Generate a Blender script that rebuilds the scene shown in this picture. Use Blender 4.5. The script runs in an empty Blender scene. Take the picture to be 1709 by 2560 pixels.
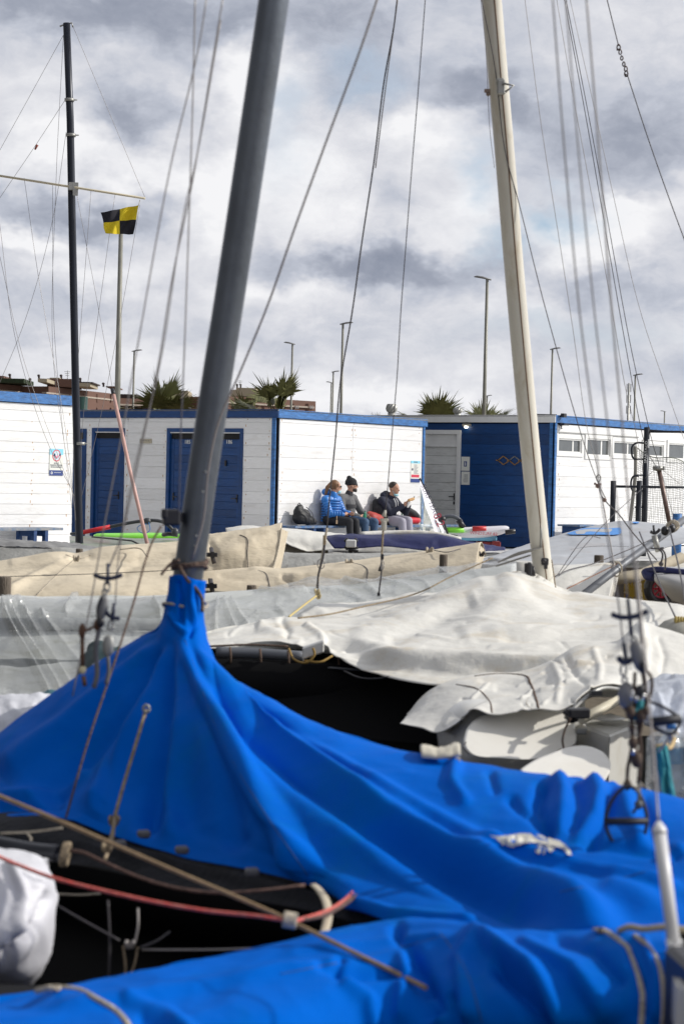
import bpy, bmesh, math, random
import numpy as np
from mathutils import Vector, Matrix, noise
random.seed(7)
SC = bpy.context.scene
C = SC.collection
R = math.radians
# ---------------------------------------------------------------- camera
F = 4978.0                      # focal length in photograph pixels (70 mm on a 36 mm tall frame)
CX, CY = 854.5, 1280.0
H = 1.30
PITCH = math.atan(81.0/F); ROLL = R(1.3)
_r0 = Vector((1,0,0)); _u0 = Vector((0, math.sin(PITCH), math.cos(PITCH))); FW = Vector((0, math.cos(PITCH), -math.sin(PITCH)))
RT = _r0*math.cos(ROLL) + _u0*math.sin(ROLL)
UP = -_r0*math.sin(ROLL) + _u0*math.cos(ROLL)
CAM = Vector((0,0,H))
cd = bpy.data.cameras.new('camera'); cam = bpy.data.objects.new('camera', cd); C.objects.link(cam)
cam.matrix_world = Matrix(((RT.x,UP.x,-FW.x,0),(RT.y,UP.y,-FW.y,0),(RT.z,UP.z,-FW.z,H),(0,0,0,1)))
cd.sensor_fit = 'VERTICAL'; cd.sensor_height = 36; cd.sensor_width = 24; cd.lens = 70.0
cd.clip_start = 0.1; cd.clip_end = 4000
cd.dof.use_dof = True; cd.dof.focus_distance = 34; cd.dof.aperture_fstop = 5.6; cd.dof.aperture_blades = 9
SC.camera = cam
def ray(px, py): return FW + RT*((px-CX)/F) + UP*((CY-py)/F)
def P(px, py, d): return CAM + ray(px,py)*d
def PZ(px, py, z):
    r = ray(px,py); return CAM + r*((z-H)/r.z)
def proj(p):
    v = p - CAM; d = v.dot(FW); return CX+F*v.dot(RT)/d, CY-F*v.dot(UP)/d
# ---------------------------------------------------------------- light
SUN_AZ = R(5); SUN_EL = R(33)      # azimuth from +X
SD = Vector((math.cos(SUN_AZ)*math.cos(SUN_EL), math.sin(SUN_AZ)*math.cos(SUN_EL), math.sin(SUN_EL)))
sl = bpy.data.lights.new('sun','SUN'); sl.energy = 3.6; sl.angle = R(0.7); sl.color = (1,.955,.88)
so = bpy.data.objects.new('sun', sl); C.objects.link(so); so.rotation_euler = (-SD).to_track_quat('-Z','Y').to_euler(); so.location = (20,-10,30)
SC.view_settings.view_transform = 'Standard'; SC.view_settings.look = 'None'; SC.view_settings.gamma = 1; SC.view_settings.exposure = 0.0
# ---------------------------------------------------------------- world : cloudy sky
W = bpy.data.worlds.new('World'); SC.world = W; W.use_nodes = True
nt = W.node_tree; nt.nodes.clear()
def N(t, **k):
    n = nt.nodes.new(t)
    for a,b in k.items(): setattr(n,a,b)
    return n
def L(a,b): nt.links.new(a,b)
def mth(op, a, b=None, c=None, clamp=False):
    n = N('ShaderNodeMath', operation=op); n.use_clamp = clamp
    for i,v in enumerate((a,b,c)):
        if v is None: continue
        if isinstance(v,(int,float)): n.inputs[i].default_value = v
        else: L(v, n.inputs[i])
    return n.outputs[0]
tc = N('ShaderNodeTexCoord'); sp = N('ShaderNodeSeparateXYZ'); L(tc.outputs['Generated'], sp.inputs[0])
az = mth('ARCTAN2', sp.outputs[0], sp.outputs[1]); el = mth('ARCSINE', sp.outputs[2])
cmb = N('ShaderNodeCombineXYZ'); L(az, cmb.inputs[0]); L(el, cmb.inputs[1])
def ntex(scale, det, rough, vec, yscale=1.0, off=0.0, dist=0.0):
    mp = N('ShaderNodeMapping'); mp.inputs['Scale'].default_value = (1,yscale,1); mp.inputs['Location'].default_value=(off,off*.7,off*.3); L(vec, mp.inputs[0])
    n = N('ShaderNodeTexNoise'); n.inputs['Scale'].default_value = scale; n.inputs['Detail'].default_value = det; n.inputs['Roughness'].default_value = rough; n.inputs['Distortion'].default_value = dist
    L(mp.outputs[0], n.inputs['Vector']); return n
wn = ntex(26, 4, .6, cmb.outputs[0], 1.4, 3.1)
sb = N('ShaderNodeVectorMath', operation='SUBTRACT'); L(wn.outputs['Color'], sb.inputs[0]); sb.inputs[1].default_value = (.5,.5,.5)
sc_ = N('ShaderNodeVectorMath', operation='SCALE'); L(sb.outputs[0], sc_.inputs[0]); sc_.inputs['Scale'].default_value = .050
wv = N('ShaderNodeVectorMath', operation='ADD'); L(cmb.outputs[0], wv.inputs[0]); L(sc_.outputs[0], wv.inputs[1])
def blob(px,py,rx,ry,amp):
    v = ray(px,py).normalized(); a = math.atan2(v.x,v.y); e = math.asin(v.z)
    s = N('ShaderNodeVectorMath', operation='SUBTRACT'); L(wv.outputs[0], s.inputs[0]); s.inputs[1].default_value=(a,e,0)
    m = N('ShaderNodeVectorMath', operation='MULTIPLY'); L(s.outputs[0], m.inputs[0]); m.inputs[1].default_value=(F/rx,F/ry,0)
    d = N('ShaderNodeVectorMath', operation='DOT_PRODUCT'); L(m.outputs[0], d.inputs[0]); L(m.outputs[0], d.inputs[1])
    return mth('MULTIPLY', mth('EXPONENT', mth('MULTIPLY', d.outputs['Value'], -1.0)), amp)
BR = [(90,230,200,90,.10),(610,190,100,110,.42),(380,440,150,90,.28),(150,360,120,60,.35),(560,500,90,110,.35),(1060,330,120,60,.38),(1190,460,70,70,.30),
      (1120,590,120,80,.25),(60,600,140,35,.38),(700,730,150,45,.30),(1490,600,130,75,.45),(1550,520,70,26,.30),(830,560,130,60,.18),(220,690,150,30,.20),
      (430,180,120,60,.12),(780,430,120,110,.22),(1680,480,80,60,.2),(1000,960,220,40,.12),(200,860,160,30,.12),(1300,760,150,40,.12),(1100,90,90,50,.12),
      (480,30,600,80,-.30),(330,290,120,80,-.36),(230,530,260,50,-.34),(960,660,250,50,-.38),(1620,330,280,130,-.26),(1190,240,160,80,-.28),(850,150,160,110,-.14),
      (160,750,200,35,-.06),(1500,720,240,50,-.22),(780,860,400,30,-.05),(850,985,1000,45,.16),(300,900,400,40,.10),(0,30,180,70,-.1),(960,480,60,60,-.1),(1280,640,90,40,-.08)]
acc = None
for b in BR:
    o = blob(*b); acc = o if acc is None else mth('ADD', acc, o)
n1 = ntex(11, 7, .62, wv.outputs[0], 2.0, 1.7); n2 = ntex(36, 8, .62, cmb.outputs[0], 1.7, 5.0, .4); n3 = ntex(3.0, 4, .55, cmb.outputs[0], 1.3, 9.2)
det = mth('ADD', mth('ADD', mth('MULTIPLY', mth('SUBTRACT', n1.outputs[0], .5), .70), mth('MULTIPLY', mth('SUBTRACT', n2.outputs[0], .5), .52)), mth('MULTIPLY', mth('SUBTRACT', n3.outputs[0], .5), .22))
bil = ntex(17, 5, .55, wv.outputs[0], 1.5, 2.2); bil.noise_type = 'RIDGED_MULTIFRACTAL'
val = mth('ADD', mth('ADD', mth('MULTIPLY', acc, 1.35), mth('ADD', det, mth('MULTIPLY', mth('SUBTRACT', bil.outputs[0], .5), -.14))), .585)
cr = N('ShaderNodeValToRGB'); L(val, cr.inputs[0]); e = cr.color_ramp.elements
e[0].position = 0.0; e[0].color = (.26,.29,.37,1)
e[1].position = 1.0; e[1].color = (.92,.92,.94,1)
for p,c in ((.25,(.36,.39,.47,1)),(.48,(.53,.56,.64,1)),(.70,(.71,.72,.77,1))):
    x = e.new(p); x.color = c
bl = None
for b in [(1400,545,80,50,.75),(1205,430,50,70,.55),(1240,610,60,40,.6),(900,190,90,50,.45),(720,370,60,90,.2),(1420,830,260,40,.3),(700,260,50,60,.35)]:
    o = blob(*b); bl = o if bl is None else mth('ADD', bl, o)
bl = mth('MULTIPLY', bl, mth('ADD', mth('MULTIPLY', n2.outputs[0], 1.2), .4), clamp=True)
sky = N('ShaderNodeTexSky', sky_type='NISHITA'); sky.sun_disc = False; sky.sun_elevation = SUN_EL; sky.sun_rotation = math.pi/2 - SUN_AZ
sks = N('ShaderNodeVectorMath', operation='SCALE'); L(sky.outputs[0], sks.inputs[0]); sks.inputs['Scale'].default_value = 0.5
cls = N('ShaderNodeVectorMath', operation='SCALE'); L(cr.outputs[0], cls.inputs[0]); # unseen sky dimmed overhead, behind and left, brightened sunward, to shape the light
def smr(src,a,b,c,d):
    m_ = N('ShaderNodeMapRange', interpolation_type='SMOOTHSTEP'); L(src, m_.inputs[0])
    for i,v_ in enumerate((a,b,c,d)): m_.inputs[i+1].default_value=v_
    return m_.outputs[0]
fac_ = mth('MULTIPLY', mth('MULTIPLY', smr(sp.outputs[1],-.1,.85,.72,1.0), smr(sp.outputs[0],.3,.95,1.0,2.0)), smr(sp.outputs[0],-.85,-.22,.40,1.0))
L(mth('MULTIPLY', fac_, 10.0), cls.inputs['Scale'])
mx = N('ShaderNodeMix', data_type='RGBA'); L(bl, mx.inputs[0]); L(cls.outputs[0], mx.inputs[6]); 
lift = N('ShaderNodeVectorMath', operation='ADD'); L(sks.outputs[0], lift.inputs[0]); lift.inputs[1].default_value = (2.2,3.1,4.2)
L(lift.outputs[0], mx.inputs[7])
bg = N('ShaderNodeBackground'); bg.inputs[1].default_value = 0.10; L(mx.outputs[2], bg.inputs[0])
wo = N('ShaderNodeOutputWorld'); L(bg.outputs[0], wo.inputs[0])
# ---------------------------------------------------------------- materials
MATS = {}
def mat(name, col, rough=.55, metal=0.0, var=.0, vs=3.0, col2=None, bump=0.0, bs=30.0, stretch=(1,1,1), spec=.5, dirt=None, dirt_amt=.0, dirt_s=2.0, sheen=0, coat=0, alpha=None):
    m = bpy.data.materials.new(name); m.use_nodes = True; t = m.node_tree; b = t.nodes['Principled BSDF']
    b.inputs['Roughness'].default_value = rough; b.inputs['Metallic'].default_value = metal; b.inputs['Specular IOR Level'].default_value = spec
    if sheen: b.inputs['Sheen Weight'].default_value = sheen
    if coat: b.inputs['Coat Weight'].default_value = coat; b.inputs['Coat Roughness'].default_value = .15
    b.inputs['Base Color'].default_value = (*col,1)
    c = t.nodes.new('ShaderNodeTexCoord'); mp = t.nodes.new('ShaderNodeMapping'); mp.inputs['Scale'].default_value = stretch
    t.links.new(c.outputs['Object'], mp.inputs[0])
    out = None
    if var > 0 or col2:
        n = t.nodes.new('ShaderNodeTexNoise'); n.inputs['Scale'].default_value = vs; n.inputs['Detail'].default_value = 6; n.inputs['Roughness'].default_value=.6; t.links.new(mp.outputs[0], n.inputs['Vector'])
        r = t.nodes.new('ShaderNodeMapRange'); r.inputs[1].default_value=.36; r.inputs[2].default_value=.66; t.links.new(n.outputs[0], r.inputs[0])
        x = t.nodes.new('ShaderNodeMix'); x.data_type='RGBA'; t.links.new(r.outputs[0], x.inputs[0])
        x.inputs[6].default_value = (*col,1); c2 = col2 or tuple(v*(1-var) for v in col); x.inputs[7].default_value = (*c2,1); out = x.outputs[2]
    if dirt:
        n = t.nodes.new('ShaderNodeTexNoise'); n.inputs['Scale'].default_value = dirt_s; n.inputs['Detail'].default_value = 8; n.inputs['Roughness'].default_value=.7; n.inputs['Distortion'].default_value=.6; t.links.new(mp.outputs[0], n.inputs['Vector'])
        r = t.nodes.new('ShaderNodeMapRange'); r.inputs[1].default_value=.52; r.inputs[2].default_value=.75; r.inputs[4].default_value = dirt_amt; t.links.new(n.outputs[0], r.inputs[0])
        x = t.nodes.new('ShaderNodeMix'); x.data_type='RGBA'; t.links.new(r.outputs[0], x.inputs[0])
        if out: t.links.new(out, x.inputs[6])
        else: x.inputs[6].default_value = (*col,1)
        x.inputs[7].default_value = (*dirt,1); out = x.outputs[2]
    if name in ('white_paint','blue_paint','pale_door'):
        g=t.nodes.new('ShaderNodeNewGeometry'); r=t.nodes.new('ShaderNodeMapRange'); r.inputs[3].default_value=.88 if name!='blue_paint' else .75; r.inputs[4].default_value=1.0; t.links.new(g.outputs['Random Per Island'], r.inputs[0])
        x=t.nodes.new('ShaderNodeVectorMath'); x.operation='SCALE'; t.links.new(out,x.inputs[0]); t.links.new(r.outputs[0],x.inputs['Scale']); out=x.outputs[0]
    if out: t.links.new(out, b.inputs['Base Color'])
    if bump:
        n = t.nodes.new('ShaderNodeTexNoise'); n.inputs['Scale'].default_value = bs; n.inputs['Detail'].default_value = 5; t.links.new(mp.outputs[0], n.inputs['Vector'])
        bu = t.nodes.new('ShaderNodeBump'); bu.inputs['Strength'].default_value = bump; bu.inputs['Distance'].default_value = .02; t.links.new(n.outputs[0], bu.inputs['Height']); t.links.new(bu.outputs[0], b.inputs['Normal'])
    if name in ('white_tarp','beige_canvas','blue_canvas','grey_cover','navy_canvas'):
        n=t.nodes.new('ShaderNodeTexNoise'); n.noise_type='RIDGED_MULTIFRACTAL'; n.inputs['Scale'].default_value=3.2; n.inputs['Detail'].default_value=5; n.inputs['Roughness'].default_value=.5; n.inputs['Distortion'].default_value=.5; t.links.new(c.outputs['Object'], n.inputs['Vector'])
        b2=t.nodes.new('ShaderNodeBump'); b2.inputs['Strength'].default_value={'white_tarp':.8,'blue_canvas':.22}.get(name,.3); b2.inputs['Distance'].default_value=.02; t.links.new(n.outputs[0], b2.inputs['Height']); t.links.new(bu.outputs[0], b2.inputs['Normal']); t.links.new(b2.outputs[0], b.inputs['Normal'])
    if name=='blue_canvas': b.inputs['Specular Tint'].default_value=(.0,.28,1,1); b.inputs['Sheen Weight'].default_value=.0; b.inputs['Sheen Tint'].default_value=(.0,.30,1,1); b.inputs['Sheen Roughness'].default_value=.4
    if alpha is not None: b.inputs['Alpha'].default_value = alpha
    MATS[name] = m; return m
def film(name, col, fac, rough):
    m = bpy.data.materials.new(name); m.use_nodes = True; t = m.node_tree; b = t.nodes['Principled BSDF']; o = t.nodes['Material Output']
    b.inputs['Base Color'].default_value = (*col,1); b.inputs['Roughness'].default_value = rough; b.inputs['Specular IOR Level'].default_value = .9
    b.inputs['Coat Weight'].default_value=1.0; b.inputs['Coat Roughness'].default_value=.10
    tr = t.nodes.new('ShaderNodeBsdfTransparent'); x = t.nodes.new('ShaderNodeMixShader')
    c = t.nodes.new('ShaderNodeTexCoord'); n = t.nodes.new('ShaderNodeTexNoise'); n.inputs['Scale'].default_value=3.0; n.inputs['Detail'].default_value=4; n.inputs['Distortion'].default_value=1.0; t.links.new(c.outputs['Object'], n.inputs['Vector'])
    r = t.nodes.new('ShaderNodeMapRange'); r.inputs[1].default_value=.3; r.inputs[2].default_value=.7; r.inputs[3].default_value=fac-.18; r.inputs[4].default_value=fac+.15; t.links.new(n.outputs[0], r.inputs[0])
    t.links.new(r.outputs[0], x.inputs[0]); t.links.new(tr.outputs[0], x.inputs[1]); t.links.new(b.outputs[0], x.inputs[2]); t.links.new(x.outputs[0], o.inputs[0])
    n2 = t.nodes.new('ShaderNodeTexNoise'); n2.inputs['Scale'].default_value=14; n2.inputs['Detail'].default_value=4; t.links.new(c.outputs['Object'], n2.inputs['Vector'])
    bu = t.nodes.new('ShaderNodeBump'); bu.inputs['Strength'].default_value=.8; bu.inputs['Distance'].default_value=.03; t.links.new(n2.outputs[0], bu.inputs['Height']); t.links.new(bu.outputs[0], b.inputs['Normal']); t.links.new(bu.outputs[0], b.inputs['Coat Normal'])
    MATS[name] = m; return m
WB = mat('white_paint', (.86,.86,.86), .5, var=.06, vs=6, stretch=(1,1,6), bump=.25, bs=18, dirt=(.58,.55,.50), dirt_amt=.45, dirt_s=2.4)
WS = mat('white_trim', (.80,.80,.78), .45, var=.08, vs=5)
BB = mat('blue_paint', (.005,.058,.215), .45, var=.25, vs=4, stretch=(1,1,5), bump=.3, bs=20)
BF = mat('blue_fascia_paint', (.045,.19,.50), .5, var=.45, vs=7, stretch=(1,1,4), bump=.3, bs=20, dirt=(.02,.05,.12), dirt_amt=.7, dirt_s=5)
RUST = mat('rust', (.45,.24,.08), .8)
DK = mat('dark_void', (.010,.010,.012), .8)
BLK = mat('black_plastic', (.018,.018,.022), .4)
SAND = mat('sandy_ground', (.20,.17,.13), .9, var=.4, vs=1.2, bump=.6, bs=12)
GREY = mat('galvanised', (.38,.38,.36), .45, .5, var=.2, vs=8)
LAMPC = mat('lamp_pole_paint', (.24,.235,.20), .5, .2, var=.2, vs=3)
ALU = mat('aluminium', (.17,.18,.20), .5, .35, var=.15, vs=6)
NAVYM = mat('navy_mast', (.008,.012,.024), .38, .3, spec=.6, var=.3, vs=3)
def mastmat():
    return mat('blue_anodised', (.17,.19,.215), .38, .75, var=.35, vs=5, stretch=(1,1,.6), bump=.06, bs=60, dirt=(.16,.165,.17), dirt_amt=.5, dirt_s=4)
MASTB = mastmat()
CREAMM = mat('cream_mast_paint', (.70,.67,.58), .38, .0, var=.12, vs=3, stretch=(1,1,.3), dirt=(.42,.34,.20), dirt_amt=.6, dirt_s=7)
WIRE = mat('stay_wire', (.30,.28,.27), .4, .6)
WIRED = mat('dark_wire', (.06,.055,.06), .5, .3)
ROPE = mat('tan_rope', (.40,.31,.20), .85, var=.4, vs=60, bump=.8, bs=120)
ROPEB = mat('brown_rope', (.17,.11,.08), .85, var=.5, vs=60, bump=.8, bs=120)
ROPEW = mat('pale_rope', (.60,.53,.42), .85, var=.3, vs=60, bump=.8, bs=120)
ROPER = mat('red_rope', (.75,.10,.08), .75, col2=(.62,.20,.16), vs=50, bump=.6, bs=120)
BLUEC = mat('blue_canvas', (.0,.118,.58), .7, var=.10, vs=2.5, spec=.05, bump=.10, bs=26, dirt=(.0,.14,.36), dirt_amt=.5, dirt_s=3)
WHITEC = mat('white_tarp', (.75,.735,.68), .45, var=.10, vs=4, bump=.35, bs=14, dirt=(.55,.45,.29), dirt_amt=.8, dirt_s=2.4, spec=.45)
BEIGEC = mat('beige_canvas', (.70,.61,.46), .8, var=.15, vs=3, stretch=(1,1,3), bump=.25, bs=22, dirt=(.33,.27,.19), dirt_amt=.5, dirt_s=6)
GREYC = mat('grey_cover', (.50,.52,.55), .55, var=.12, vs=2, bump=.3, bs=10, dirt=(.42,.37,.34), dirt_amt=.6, dirt_s=2.5)
NAVYC = mat('navy_canvas', (.010,.015,.095), .65, var=.25, vs=3, bump=.3, bs=20)
FILM = film('clear_plastic', (.70,.72,.72), .34, .05)
GEL = mat('white_gelcoat', (.72,.71,.66), .28, var=.06, vs=3, dirt=(.48,.42,.30), dirt_amt=.5, dirt_s=5, coat=.3)
OLDW = mat('weathered_white', (.42,.42,.40), .7, var=.35, vs=5, dirt=(.12,.10,.08), dirt_amt=.9, dirt_s=9, bump=.4, bs=25)
BHULL = mat('black_hull', (.006,.006,.007), .75, spec=.15, var=.3, vs=4)
DECK = mat('dark_deck', (.012,.013,.018), .7, spec=.2, var=.5, vs=12, bump=.3, bs=40)
CREAMH = mat('cream_hull', (.33,.31,.26), .5, var=.2, vs=4, dirt=(.2,.16,.1), dirt_amt=.6, dirt_s=4)
WOODP = mat('old_wood', (.17,.14,.11), .85, var=.5, vs=6, stretch=(3,3,.5), bump=.8, bs=30)
# ---------------------------------------------------------------- mesh helpers
def obj(name, bm_or_me, m=None, parent=None, smooth=False, origin=None):
    """world-space geometry -> one object; local to its parent (all parents are unrotated)"""
    if isinstance(bm_or_me, bmesh.types.BMesh):
        me = bpy.data.meshes.new(name); bm_or_me.to_mesh(me); bm_or_me.free()
    else: me = bm_or_me
    o = bpy.data.objects.new(name, me); C.objects.link(o)
    base = Vector((0,0,0)); q = parent
    while q is not None: base += q.location; q = q.parent
    if parent is None:
        if origin is None:
            co = np.empty(len(me.vertices)*3); me.vertices.foreach_get('co', co); co = co.reshape(-1,3)
            origin = Vector(((co[:,0].min()+co[:,0].max())/2, (co[:,1].min()+co[:,1].max())/2, co[:,2].min()))
        o.location = origin; base = Vector(origin)
    else: o.parent = parent
    me.transform(Matrix.Translation(-base))
    if m is not None:
        for mm in (m if isinstance(m,(list,tuple)) else [m]): me.materials.append(mm)
    if smooth:
        for p in me.polygons: p.use_smooth = True
    me.update()
    return o
def tag(o, label, cat, group=None, kind=None):
    if label: o['label'] = label
    if cat: o['category'] = cat
    if group: o['group'] = group
    if kind: o['kind'] = kind
    return o
def thing(name, loc, label, cat, group=None):
    o = bpy.data.objects.new(name, None); C.objects.link(o); o.location = loc; o.empty_display_size=.1
    return tag(o, label, cat, group)
def dup(root, loc, label=None):
    r = root.copy(); C.objects.link(r); r.location = loc
    if label: r['label'] = label
    for ch in list(root.children):
        c = ch.copy(); C.objects.link(c); c.parent = r
        for g in list(ch.children):
            d = g.copy(); C.objects.link(d); d.parent = c
    return r
def B(): return bmesh.new()
def box(bm, p, ux, uy, uz, mi=0, bev=0):
    """p = corner, ux/uy/uz = full edge vectors"""
    p = Vector(p); ux,uy,uz = Vector(ux),Vector(uy),Vector(uz)
    if ux.cross(uy).dot(uz) < 0: p = p+ux; ux = -ux
    v = [bm.verts.new(p+ux*a+uy*b+uz*c) for c in (0,1) for b in (0,1) for a in (0,1)]
    fs = [bm.faces.new([v[i] for i in q]) for q in ((0,2,3,1),(4,5,7,6),(0,1,5,4),(2,6,7,3),(0,4,6,2),(1,3,7,5))]
    for f in fs: f.material_index = mi
    if bev:
        es = list({e for f in fs for e in f.edges}); bmesh.ops.bevel(bm, geom=es, offset=bev, segments=1, affect='EDGES')
def cbox(bm, c, sx, sy, sz, rz=0, mi=0, bev=0):
    ux = Vector((math.cos(rz),math.sin(rz),0))*sx; uy = Vector((-math.sin(rz),math.cos(rz),0))*sy; uz = Vector((0,0,sz))
    box(bm, Vector(c)-ux/2-uy/2-uz/2, ux, uy, uz, mi, bev)
def crom(pts, n):
    pts = [Vector(p) for p in pts]
    if len(pts) == 1: return [pts[0].copy() for _ in range(n)]
    if len(pts) == 2: return [pts[0].lerp(pts[1], i/(n-1)) for i in range(n)]
    L_ = [0.0]
    for a,b in zip(pts,pts[1:]): L_.append(L_[-1]+max((b-a).length,1e-6)**.75)
    out=[]; k=0
    tang=[]
    for i in range(len(pts)):
        if i==0: tang.append((pts[1]-pts[0])/(L_[1]-L_[0]))
        elif i==len(pts)-1: tang.append((pts[-1]-pts[-2])/(L_[-1]-L_[-2]))
        else:
            h0=L_[i]-L_[i-1]; h1=L_[i+1]-L_[i]
            tang.append(((pts[i]-pts[i-1])/h0*h1+(pts[i+1]-pts[i])/h1*h0)/(h0+h1))
    for j in range(n):
        s = L_[-1]*j/(n-1)
        while k < len(pts)-2 and s > L_[k+1]: k+=1
        h=L_[k+1]-L_[k]; t=min(1,max(0,(s-L_[k])/h)); t2=t*t; t3=t2*t
        out.append(pts[k]*(2*t3-3*t2+1)+tang[k]*h*(t3-2*t2+t)+pts[k+1]*(-2*t3+3*t2)+tang[k+1]*h*(t3-t2))
    return out
def tube(bm, pts, r, seg=8, mi=0, cap=True, flat=1.0):
    pts = [Vector(p) for p in pts]; n=len(pts)
    rr = r if isinstance(r,(list,tuple)) else [r]*n
    if len(rr)!=n: rr=[rr[0]+(rr[-1]-rr[0])*i/(n-1) for i in range(n)]
    t0=(pts[1]-pts[0]).normalized(); up=Vector((0,0,1)) if abs(t0.z)<.9 else Vector((0,1,0))
    a=t0.cross(up).normalized(); rings=[]
    for i,p in enumerate(pts):
        t=(pts[min(i+1,n-1)]-pts[max(i-1,0)]).normalized()
        a=(a-t*a.dot(t)).normalized(); b=t.cross(a)
        rings.append([bm.verts.new(p+(a*math.cos(k*2*math.pi/seg)+b*math.sin(k*2*math.pi/seg)*flat)*rr[i]) for k in range(seg)])
    for i in range(n-1):
        for k in range(seg):
            f=bm.faces.new((rings[i][k],rings[i][(k+1)%seg],rings[i+1][(k+1)%seg],rings[i+1][k])); f.material_index=mi; f.smooth=True
    if cap:
        f=bm.faces.new(rings[0][::-1]); f.material_index=mi; f=bm.faces.new(rings[-1]); f.material_index=mi
def ell(bm, c, rx, ry, rz, rot=None, mi=0, seg=14):
    v = bmesh.ops.create_uvsphere(bm, u_segments=seg, v_segments=max(6,seg*2//3), radius=1)['verts']
    mt = Matrix.Translation(Vector(c)) @ (rot.to_4x4() if rot else Matrix()) @ Matrix.Diagonal((rx,ry,rz,1))
    bmesh.ops.transform(bm, matrix=mt, verts=v)
    for f in {f for q in v for f in q.link_faces}: f.material_index=mi; f.smooth=True
def sag(a, b, s, n=14):
    a,b=Vector(a),Vector(b); return [a.lerp(b,i/(n-1))+Vector((0,0,-4*s*(i/(n-1))*(1-i/(n-1)))) for i in range(n)]
def line(name, pts, r, m, parent=None, seg=6, n=None, label=None, cat=None, group=None, knots=0):
    """pts: (px,py,d) list"""
    w=[P(*p) for p in pts]
    if n: w=crom(w,n)
    bm=B(); tube(bm,w,r,seg); return_o=obj(name,bm,m,parent)
    if label: tag(return_o,label,cat,group)
    return return_o
def text(s, size, origin, ux, uz, m, parent, name='lettering', align='CENTER', depth=.002, sx=1.0):
    cu=bpy.data.curves.new('t','FONT'); cu.body=s; cu.size=size; cu.align_x=align; cu.align_y='CENTER'; cu.extrude=depth; cu.resolution_u=2
    to=bpy.data.objects.new('t',cu); C.objects.link(to); dg=bpy.context.evaluated_depsgraph_get(); dg.update()
    me=bpy.data.meshes.new_from_object(to.evaluated_get(dg)); bpy.data.objects.remove(to)
    ux=Vector(ux).normalized(); uz=Vector(uz).normalized(); n=ux.cross(uz)
    M4=Matrix(((ux.x*sx,uz.x,n.x,origin[0]),(ux.y*sx,uz.y,n.y,origin[1]),(ux.z*sx,uz.z,n.z,origin[2]),(0,0,0,1)))
    me.transform(M4); return obj(name,me,m,parent)
def fold_h(px,py,folds):
    h=np.zeros_like(px)
    for pts,w0,w1,a0,a1 in folds:
        p=np.array(pts,float); seg=np.diff(p,axis=0); ln=np.hypot(seg[:,0],seg[:,1]); cum=np.concatenate([[0],np.cumsum(ln)]); T=cum[-1]
        best=np.full(px.shape,1e9); tt=np.zeros_like(px); over=np.zeros_like(px)
        for i in range(len(seg)):
            dx=px-p[i,0]; dy=py-p[i,1]; t=(dx*seg[i,0]+dy*seg[i,1])/ln[i]**2; tcl=np.clip(t,0,1)
            d=np.hypot(dx-tcl*seg[i,0],dy-tcl*seg[i,1]); m_=d<best; best=np.where(m_,d,best); tt=np.where(m_,(cum[i]+tcl*ln[i])/T,tt)
        w=w0+(w1-w0)*tt; a=a0+(a1-a0)*tt; tap=np.clip(np.minimum(tt,1-tt)*8+.15,0,1); tap=tap*tap*(3-2*tap)
        h+=a*tap*np.exp(-(best/w)**2)
    return h
def loft(name, rows, m, parent=None, nu=80, nv=40, folds=(), wr=(0,1), thick=0.0, closed=False, vdense=None):
    """rows of (px,py,d) points, swept as a smooth cloth in world space"""
    g=[crom([P(*p) for p in r],nu) for r in rows]
    cols=[crom([g[j][i] for j in range(len(g))],nv) for i in range(nu)]
    A=np.array([[list(cols[i][j]) for i in range(nu)] for j in range(nv)])
    du=np.gradient(A,axis=1); dv=np.gradient(A,axis=0); nn=np.cross(du,dv); nn/=np.maximum(np.linalg.norm(nn,axis=2,keepdims=True),1e-9)
    toc=np.array(CAM)-A; s=np.sign((nn*toc).sum(2,keepdims=True)); s[s==0]=1
    s=np.where((nn*s).sum((0,1))[2]>-1e9, s, s)
    nn=nn*s
    v=A-np.array(CAM); dd=v@np.array(FW); px=CX+F*(v@np.array(RT))/dd; py=CY-F*(v@np.array(UP))/dd
    h=fold_h(px,py,folds)*(1.0 if dd.mean()<7 else .34)
    if wr[0]:
        for j in range(nv):
            for i in range(nu):
                q=Vector(A[j,i])*wr[1]; h[j,i]+=wr[0]*(.7*noise.noise(q)+.8*(.25-abs(noise.noise(q*1.9+Vector((5,1,2)))))+.28*(.25-abs(noise.noise(q*3.9+Vector((1,7,2)))))+.08*(.25-abs(noise.noise(q*8.1))))
    h=np.where(True,h,h)
    A=A+nn*h[...,None]
    me=bpy.data.meshes.new(name)
    me.from_pydata([tuple(x) for x in A.reshape(-1,3)],[],[(j*nu+i,j*nu+i+1,(j+1)*nu+i+1,(j+1)*nu+i) for j in range(nv-1) for i in range(nu-1)])
    o=obj(name,me,m,parent,smooth=True)
    if thick:
        md=o.modifiers.new('thickness','SOLIDIFY'); md.thickness=thick; md.offset=-1
    return o
def prism(bm, poly, z0, z1, mi=0):
    """poly: list of world (x,y)"""
    a=[bm.verts.new((x,y,z0)) for x,y in poly]; b=[bm.verts.new((x,y,z1)) for x,y in poly]; n=len(poly)
    fs=[bm.faces.new(a[::-1]),bm.faces.new(b)]+[bm.faces.new((a[i],a[(i+1)%n],b[(i+1)%n],b[i])) for i in range(n)]
    for f in fs: f.material_index=mi
    bmesh.ops.recalc_face_normals(bm,faces=fs)
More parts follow.
